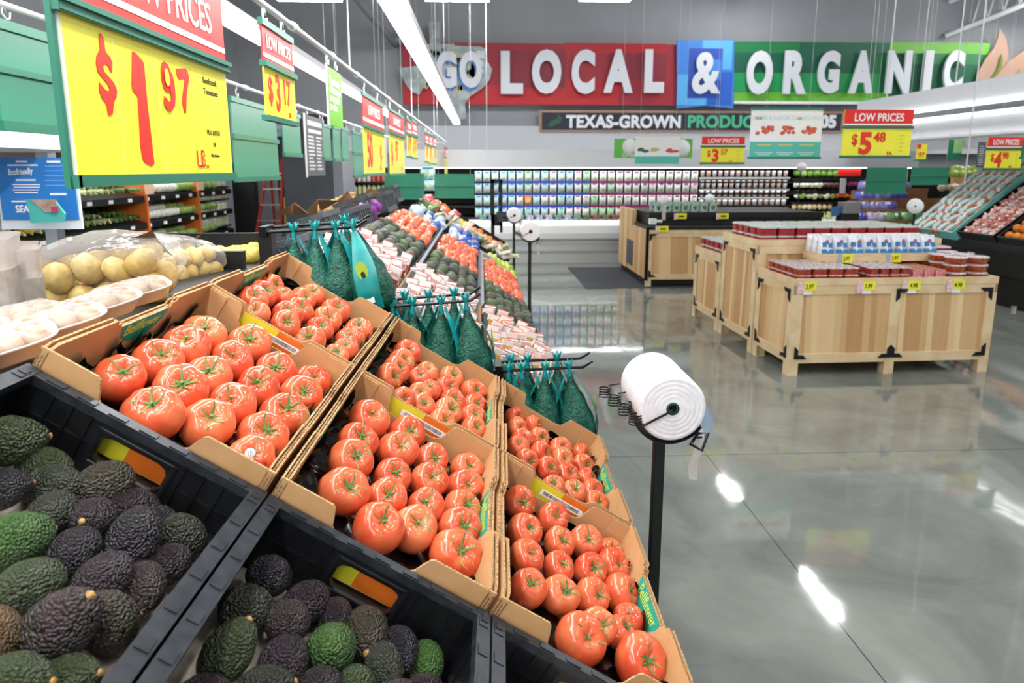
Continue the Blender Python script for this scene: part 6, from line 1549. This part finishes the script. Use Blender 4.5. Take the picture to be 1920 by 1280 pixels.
# ------------------------------------------------------------------ produce displays on the far side of the bins
xb = 6.9
tq = thing('black_display', 'long black sloping display across the aisle under the orange trays', 'display', T(0, 0, 0))
pr = [(xb + .05, 0), (xb + 1.6, 0), (xb + 1.6, 1.5), (xb - .05, .70), (xb - .05, .42), (xb + .05, .40)]
b = MB(); b.prism(pr, 2.7, 0, basis((0, 10.4, 0), (1, 0, 0), (0, 0, 1), (0, -1, 0))); b.build('body', M_BLACK, tq)
for y in (8.2, 9.4): 
    b = MB(); b.tube([(xb + .02, y, .0), (xb + .02, y, .05)], .04, 8); b.build('foot', M_SILVER, tq)
def slope_tray(y0, y1, z, ln, tilt, wall, label, cat, m):
    Mx = T(xb - .06, y0, z) @ R(-tilt, 'Y')
    tq = thing('slope_tray', label, cat, Mx)
    b = MB(); b.box((0, 0, -.02), (ln, y1 - y0, 0)); b.build('base', m, tq)
    b = MB(); b.box((-.02, -.02, -.02), (0, y1 - y0 + .02, wall)); b.build('front_lip', m, tq)
    for y in (-.02, y1 - y0): b = MB(); b.box((0, y, -.02), (ln, y + .02, wall)); b.build('side_wall', m, tq)
    return Mx
M_TEALP = mat('teal_plastic', '#86D2CC', .35)
Mx = slope_tray(9.3, 10.25, .82, 1.7, 41, .13, 'teal sloping tray filled with netted bags of oranges', 'tray', M_TEALP)
NETB = []
for s in range(3):
    b = MB(); rn = random.Random(s)
    for k in range(7): b.ball((rn.uniform(-.09, .09), rn.uniform(-.06, .06), rn.uniform(.0, .04)), .045, 8, 6, 0)
    b.box((-.05, -.05, .045), (.05, .05, .085), 1); b.box((-.10, -.02, .05), (.09, .02, .08), 2)
    NETB.append(b.mesh('orange_net', [mat('orange_peel', '#E8742A', .4), mat('net_label', '#BFE0DC', .4), M_WHITEPAPER]))
n = 0
for i in range(9):
    for j in range(6):
        tag(link('orange_net_bag', NETB[n % 3], None, Mx @ T(.08 + i * .175, .09 + j * .155, .075) @ R(random.uniform(-40, 40), 'Z')), 'netted bag of oranges in the teal tray, %s up in the %s column' % (ORD[i], ORD[j]), 'bag of oranges', 'netted bags of oranges'); n += 1
Mx = slope_tray(8.55, 9.2, .86, 1.2, 38, .10, 'black sloping tray of pink wrapped fruit next to the teal tray', 'tray', M_BLACK)
for i in range(7):
    for j in range(4):
        tag(link('fruit_bag', BAGL[(i + j) % 3], None, Mx @ T(.08 + i * .15, .09 + j * .15, .06) @ R(random.uniform(-40, 40), 'Z') @ S(.085), srgb(random.choice(['#E9A79C', '#F1CFC6', '#D9837A']))), 'pink wrapped fruit bag beside the teal tray, %s up in the %s column' % (ORD[i], ORD[j]), 'fruit bag', 'pink fruit bags')
Mx = slope_tray(7.8, 8.45, .86, 1.2, 38, .10, 'black sloping tray of loose oranges at the picture edge', 'tray', M_BLACK)
for i in range(8):
    for j in range(5):
        tag(link('orange', FRUIT[(i + j) % 3], None, Mx @ T(.07 + i * .13, .08 + j * .12, .06 + .02 * (i % 2)) @ S(.058), srgb(random.choice(['#F0922C', '#F3A53C', '#EC8424']))), 'loose orange in the black tray, %s up in the %s column' % (ORD[i], ORD[j]), 'orange', 'loose oranges')
p = AT(1893, 476, 8.9); tag(MB().box((xb - .08, 8.9, p.z - .02), (xb - .07, 9.03, p.z + .02)).build('shelf_label', M_WHITEPAPER), 'small white label on the black display front', 'label')
# stepped timber display with blue bags, further back
ws = thing('step_display', 'stepped dark timber display with blue and green bagged vegetables', 'display', T(0, 0, 0))
a = AT(1605, 440, 11.2)
for k in range(5):
    z = .72 + .17 * k
    MB().box((6.0 + .26 * k, 10.75 + .36 * k, z - .16), (8.3, 11.11 + .36 * k, z)).build('step', M_STEPW, ws)
    MB().box((6.0 + .26 * k, 10.73 + .36 * k, z), (8.3, 10.75 + .36 * k, z + .05)).build('step_lip', M_STEPW, ws)
MB().box((6.0, 10.8, 0), (8.3, 12.5, .56)).build('base', M_BLACK, ws)
n = 0
for k in range(5):
    for i in range(9):
        green = i >= 5 - k * 0 and k < 3
        if i > 7 and k > 2: continue
        if k >= 2 and i > 5 - (k == 2): continue
        col = srgb(random.choice(['#5FA86A', '#8FCB8A', '#4E8F5A']) if (i >= 4 and k < 2) else random.choice(['#6A7AE0', '#9AA2EA', '#D6D4F2', '#5565D8']))
        o = link('vegetable_bag', BAGL[n % 3], None, T(6.13 + .26 * k + .155 * i, 10.92 + .36 * k, .80 + .17 * k) @ R(random.uniform(-30, 30), 'Z') @ S(.115, .13, .17), col); n += 1
        tag(o, '%s bag of vegetables on the %s timber step, %s along it' % ('green' if (i >= 4 and k < 2) else 'blue and orange', ORD[k], ORD[i]), 'bag', 'bagged vegetables on the timber steps')
for k in range(9):
    p = AT(1765 + 9 * k, 352 - 2 * (k % 2), 12.6)
    tag(link('potato', POT[k % 5], None, aim(p, (1, .4, .3), .075), srgb(random.choice(['#E3D3B4', '#D6C19C', '#EADBC0']))), 'pale root vegetable on the top timber step, %s along it' % ORD[k], 'root vegetable', 'pale roots on the top step')
tag(MB().box((AT(1787, 352, 12.7).x, 12.7, AT(1787, 352, 12.7).z), (AT(1816, 352, 12.7).x, 12.8, AT(1787, 332, 12.7).z)).build('cardboard_box', M_CARD), 'small cardboard box above the pale roots', 'box')
p = AT(1716, 386, 8.6)
tq = thing('bag_roll_stand', 'thin black pole with a white bag roll before the timber steps', 'stand', T(p.x, 8.6, 0))
MB().tube([(0, 0, 0), (0, 0, p.z - .08)], .016, 8).build('pole', M_BLACK, tq); MB().lathe([(0, .02), (.13, .018), (.15, 0)], 16).build('base', M_BLACK, tq)
MB().tube([(-.10, .0, p.z - .06), (0, 0, p.z - .11), (.10, 0, p.z - .06)], .01, 6).build('cradle', M_STEEL, tq)
rl = thing('bag_roll', 'round white bag roll before the timber steps', 'bag roll', T(p.x, 8.6, p.z) @ R(-32, 'Z'))
q = MB(); q.lathe([(.012, -.12), (.092, -.12), (.095, -.115), (.095, .115), (.092, .12), (.012, .12)], 28, 0, R(-90, 'X')); q.build('film', M_ROLL, rl)
q = MB(); q.lathe([(0, -.121), (.012, -.121), (.012, .1)], 12, 0, R(-90, 'X')); q.build('core', M_BLACK, rl)

# ------------------------------------------------------------------ beyond the ridge: seafood counter, wall case, booth
sc = thing('seafood_counter', 'white and silver glass counter behind the wrapped trays', 'counter', T(0, 0, 0))
x0, y0, y1 = -2.62, 2.4, 4.25
MB().box((x0 - 1.3, y0, 0), (x0, y1, 1.12)).build('body', M_WHITE, sc)
b = MB(); b.add([(x0 - .02, y0, 1.12), (x0 - .02, y1, 1.12), (x0 - .40, y1, 1.56), (x0 - .40, y0, 1.56), (x0 - .03, y0, 1.12), (x0 - .03, y1, 1.12), (x0 - .41, y1, 1.56), (x0 - .41, y0, 1.56)], [(0, 1, 2, 3), (7, 6, 5, 4), (0, 4, 5, 1), (3, 2, 6, 7), (1, 5, 6, 2), (0, 3, 7, 4)])
b.build('glass', M_GLASS, sc)
b = MB(); b.box((x0 - 1.25, y0, 1.56), (x0 - .38, y1, 1.60)); b.build('top_shelf', M_SILVER, sc)
b = MB(); b.box((x0 - .05, y1 - .05, 0), (x0 + .02, y1 + .03, 2.0)); b.build('end_post', M_SILVER, sc)
b = MB(); b.box((x0 - 1.0, y0 + .1, 1.9), (x0 + .4, y1, 2.02)); b.build('canopy', M_WHITE, sc)
b = MB()
def ice(u, v): return (x0 - 1.2 + u * 1.05, y0 + .05 + v * 1.75, 1.2 + .10 * noise.noise(Vector((u * 6, v * 9, 2))) + .1 * (1 - u))
b.surf(ice, 20, 24, 0, None, False); o = b.build('ice_bed', mat('ice', '#D5DDE0', .2, var='#9FAEB6', scale=14), sc); o['kind'] = 'stuff'
tq = thing('poster_stand', 'clear stand with a blue seafood poster on the glass counter', 'poster', T(0, 0, 0))
pa, pb = AT(2, 428, 3.6), AT(140, 296, 3.6)
def pf(x, y, dy=0): p = AT(x, y, 3.6); return (p.x, 3.6 + dy, p.z)
b = MB(); b.box(pf(4, 430, 0), (pb.x, 3.612, pb.z)); b.build('acrylic', mat('acrylic', '#EDF2F6', .1), tq)
b = MB(); a_, c_ = AT(8, 412, 3.6), AT(136, 296, 3.6); b.box((a_.x, 3.592, a_.z), (c_.x, 3.6, c_.z)); b.build('poster', mat('poster_blue', '#2F80D0', .4), tq)
q = MB(); rn = random.Random(8)
for yy, xa_, xb_, h in ((301, 30, 50, 3), (301, 88, 112, 4), (308, 14, 70, 3), (336, 30, 66, 3), (345, 24, 74, 2), (350, 26, 74, 2), (355, 24, 72, 2), (360, 28, 70, 2), (376, 22, 58, 3), (362, 94, 124, 4)):
    a_, c_ = AT(xa_, yy + h, 3.59), AT(xb_, yy, 3.59); q.box((a_.x, 3.589, a_.z), (c_.x, 3.592, c_.z))
a_, c_ = AT(16, 328, 3.59), AT(72, 314, 3.59)
q.text('Ecofriendly', (c_.z - a_.z) * 1.15, basis((a_.x, 3.590, a_.z), (1, 0, .06), (0, 0, 1), (0, -1, 0)), 0, .02, .0008, .62)
a_ = AT(30, 398, 3.59); q.text('SEAFOOD', .052, basis((a_.x, 3.590, a_.z), (1, 0, 0), (0, 0, 1), (0, -1, 0)), 0, .02, .0008, .8)
q.build('print', M_WHITEPAPER, tq)
q = MB()
for k in range(5): a_, c_ = AT(84, 312 + 9 * k, 3.59), AT(128, 311 + 9 * k, 3.59); q.box((a_.x, 3.590, a_.z), (c_.x, 3.592, c_.z + .001))
q.build('table_lines', mat('poster_pale_blue', '#7FB2E6', .4), tq)
tq = thing('leaflet_holder', 'teal and brown leaflets standing in front of the blue poster', 'leaflet', T(0, 0, 0))
P = [(50, 374), (104, 374), (124, 400), (122, 416), (60, 418), (58, 398)]
b = MB(); k = [AT(x, y, 3.5) for x, y in P]; b.prism([(p.x, p.z) for p in k], .012, 0, basis((0, 3.5, 0), (1, 0, 0), (0, 0, 1), (0, -1, 0))); b.build('teal_leaflet', mat('leaflet_teal', '#4FBDB4', .4), tq)
P = [(56, 374), (104, 374), (108, 398), (84, 398)]
b = MB(); k = [AT(x, y, 3.48) for x, y in P]; b.prism([(p.x, p.z) for p in k], .004, 0, basis((0, 3.486, 0), (1, 0, 0), (0, 0, 1), (0, -1, 0))); b.build('brown_picture', mat('leaflet_brown', '#A58068', .4, var='#B8B2AA', scale=20), tq)
P = [(94, 388), (107, 386), (108, 398), (96, 398)]
b = MB(); k = [AT(x, y, 3.47) for x, y in P]; b.prism([(p.x, p.z) for p in k], .004, 0, basis((0, 3.476, 0), (1, 0, 0), (0, 0, 1), (0, -1, 0))); b.build('pink_badge', mat('leaflet_pink', '#C23A66', .4), tq)

# multideck case along the outer side wall
xw = -4.6
wc = thing('vegetable_case', 'black open vegetable case along the side wall with sloping shelves', 'case', T(0, 0, 0))
MB().box((-5.5, 6.0, 0), (-5.35, 12.6, 2.1)).build('back_panel', M_BLACK, wc)
MB().box((-5.4, 6.0, 0), (xw, 12.6, .62)).build('base', M_BLACK, wc)
MB().box((-5.4, 6.0, 2.05), (xw - .1, 12.6, 2.2)).build('canopy', M_WHITE, wc)
levels = [.74, 1.10, 1.46]
MB().box((xw - .22, 6.0, 2.03), (xw - .12, 12.6, 2.05)).build('canopy_light', mat('case_strip', '#FFFFFF', .5, emit=14), wc)
for z in levels:
    b = MB(); b.add([(-5.4, 6.0, z + .16), (xw, 6.0, z - .02), (xw, 12.6, z - .02), (-5.4, 12.6, z + .16), (-5.4, 6.0, z + .12), (xw, 6.0, z - .10), (xw, 12.6, z - .10), (-5.4, 12.6, z + .12)], [(0, 1, 2, 3), (7, 6, 5, 4), (0, 4, 5, 1), (1, 5, 6, 2), (2, 6, 7, 3), (3, 7, 4, 0)])
    for y in range(14): b.box((xw, 6.2 + .46 * y, z - .085), (xw + .006, 6.3 + .46 * y, z - .04), 1)
    b.build('shelf', [M_BLACK, M_WHITEPAPER], wc)
for k, y in enumerate((9.4, 11.1)):
    b = MB(); b.box((-5.4, y, .2), (xw + .02, y + .05, 2.05)); b.box((xw + .02, y - .02, 1.46), (xw + .03, y + .22, 1.85), 1); b.build('orange_divider', [mat('divider_orange', '#EE7A2E', .5), mat('divider_print', '#F4C9A8', .5)], wc)
VCOL = {'squash': ['#E9D25A', '#F0E08A'], 'zucchini': ['#4E6B35', '#6F8B48'], 'corn': ['#B9C98A', '#DDE0A6', '#8FA862'], 'cauliflower': ['#EDEBDD', '#F4F3EA'], 'radish': ['#B8345A', '#E9DDE0'], 'lettuce': ['#86A84A', '#A9C46A'], 'cucumber': ['#33502C', '#3F5F36']}
plan = [[('squash', 1.0), ('corn', 1.6), ('zucchini', .8), ('cauliflower', 1.0)], [('squash', 1.0), ('corn', 1.6), ('zucchini', .7), ('cauliflower', 1.1)], [('squash', .8), ('cucumber', 1.3), ('radish', 1.2), ('cauliflower', 1.0)]]
for li, z in enumerate(levels[::-1]):
    y = 6.1
    for nm, ln in plan[li] + [('lettuce', 1.5), ('radish' if li == 1 else 'corn', 0)]:
        if y > 10.9: break
        nn = int(ln / .115)
        for i in range(nn):
            for j in range(3):
                yy = y + (i + .5) * ln / nn; xx = xw - .08 - .2 * j
                if abs(yy - 9.42) < .08: continue
                me = STALK[i % 3] if nm in ('zucchini', 'cucumber', 'corn', 'squash') else VEG[i % 3]
                M = T(xx, yy, z + .07 + .055 * j) @ R(random.uniform(-15, 15), 'Z') @ (R(90, 'Y') if me in STALK else R(random.uniform(0, 90), 'X')) @ S(.085 if me in STALK else .075)
                tag(link(nm, me, None, M, srgb(random.choice(VCOL[nm]))), '%s on the %s shelf of the side case, %s along, %s row back' % (nm if nm != 'squash' else 'yellow squash', ['top', 'middle', 'bottom'][li], ORD[i], ORD[j]), nm, '%s on the %s side shelf' % (nm, ['top', 'middle', 'bottom'][li]))
        y += ln
# jars shelf beyond the orange dividers
JAR = MB().lathe([(0, 0), (.036, 0), (.04, .02), (.04, .14), (.03, .16), (.03, .185), (0, .186)], 8, 0).mesh('jar', [M_OBJ])
for li, z in enumerate((.80, 1.05, 1.28, 1.50, 1.70)):
    MB().box((-5.4, 11.2, z - .03), (xw - .04, 12.6, z - .005)).build('jar_shelf', M_BLACK, wc)
    for i in range(12):
        tag(link('jar', JAR, None, T(xw - .09, 11.25 + i * .112, z - .004), srgb(random.choice(['#E3E3CC', '#D6DBB8', '#ECE9DA', '#CCD4AE', '#E6D9BE']))), 'pale jar on the %s jar shelf beyond the orange dividers, %s along' % (ORD[4 - li], ORD[i]), 'jar', 'jars in the side case')
# dark booth, doorway, ladder
bt = thing('booth', 'tall dark grey booth beyond the green sign backs', 'booth', T(0, 0, 0))
a, c = AT(537, 420, 11.0), AT(622, 262, 11.0)
MB().box((a.x, 11.0, 0), (c.x, 12.0, c.z)).build('body', mat('booth_grey', '#4A4D55', .5, var='#42454C', scale=2), bt)
d_ = AT(641, 300, 10.99); MB().box((c.x, 11.0, 0), (d_.x, 12.0, c.z - .15)).build('side_column', mat('booth_column', '#7B7F86', .5), bt)
e_ = AT(608, 215, 11.5); MB().box((a.x - .1, 11.4, c.z), (c.x + .02, 12.0, e_.z)).build('top_box', mat('booth_dark', '#3F4249', .5), bt)
a, c = AT(400, 420, 12.7), AT(482, 345, 12.7)
tag(MB().box((AT(441, 420, 12.7).x, 12.7, 0), (AT(476, 345, 12.7).x, 12.9, 1.9)).build('dark_cabinet', M_BLACK), 'tall black cabinet between the jars and the doorway', 'cabinet')
a, c = AT(470, 420, 13.1), AT(540, 262, 13.1)
struct(MB().box((a.x, 13.1, 0), (c.x, 13.2, 2.55)).build('door_1', mat('door_blue_grey', '#9EABB5', .5, var='#C3CBD2', scale=3)))
b = MB(); b.box((AT(518, 300, 12.9).x, 12.9, 0), (AT(540, 300, 12.9).x, 13.0, 2.4)); struct(b.build('door_2', mat('door_navy', '#2A3146', .5)))
tq = thing('ladder', 'red step ladder standing by the doorway', 'ladder', T(AT(502, 390, 12.4).x, 12.4, 0))
for sx in (-1, 1):
    b = MB(); b.tube([(sx * .26 - .12, 0, 0), (sx * .12 + .12, .25, 2.0)], .03, 6); b.build('rail', mat('ladder_red', '#B5302C', .4), tq)
    b = MB(); b.tube([(sx * .26 + .2, .6, 0), (sx * .12 + .12, .28, 2.0)], .025, 6); b.build('rear_rail', mat('ladder_red', '#B5302C', .4), tq)
for k in range(6):
    f = (k + 1) / 7; w = .26 - .14 * f; x_ = -.12 + .24 * f
    b = MB(); b.box((x_ - w, .25 * f - .03, 2.0 * f), (x_ + w, .25 * f + .05, 2.0 * f + .025)); b.build('step', M_SILVER, tq)
tag(MB().tube([(AT(534, 400, 12.3).x, 12.3, 0), (AT(533, 370, 12.3).x, 12.35, 1.30)], .03, 6).build('yellow_post', mat('safety_yellow', '#E2B21E', .5)), 'short yellow post beside the red ladder', 'post')
# drinks shelves beyond the booth
ds = thing('drinks_shelf', 'white backed drinks shelves beyond the dark booth', 'shelf', T(0, 0, 0))
xa_, xz_ = AT(622, 350, 12.6).x, AT(722, 350, 12.6).x
MB().box((xa_, 13.0, 0), (xz_, 13.1, 2.0)).build('back_panel', M_BLACK, ds)
MB().box((xa_, 12.6, 1.83), (xz_, 13.0, 2.4)).build('header', M_WHITE, ds)
for li, z in enumerate((1.08, 1.33, 1.57)):
    MB().box((xa_, 12.55, z - .03), (xz_, 13.0, z - .004)).build('shelf', M_BLACK, ds)
    for i in range(11):
        tag(link('bottle', JAR, None, T(xa_ + .06 + i * (xz_ - xa_ - .1) / 10, 12.65, z - .004), srgb(random.choice([['#E8C9A8', '#E2A79A', '#D9D3C4'], ['#D9534A', '#C9D6A0', '#E8D9B0'], ['#F0E9DC', '#E9C7B0', '#D86A5A']][li]))), 'small bottle on the %s drinks shelf, %s from the booth' % (['lowest', 'middle', 'top'][li], ORD[i]), 'bottle', 'bottles on the drinks shelves')
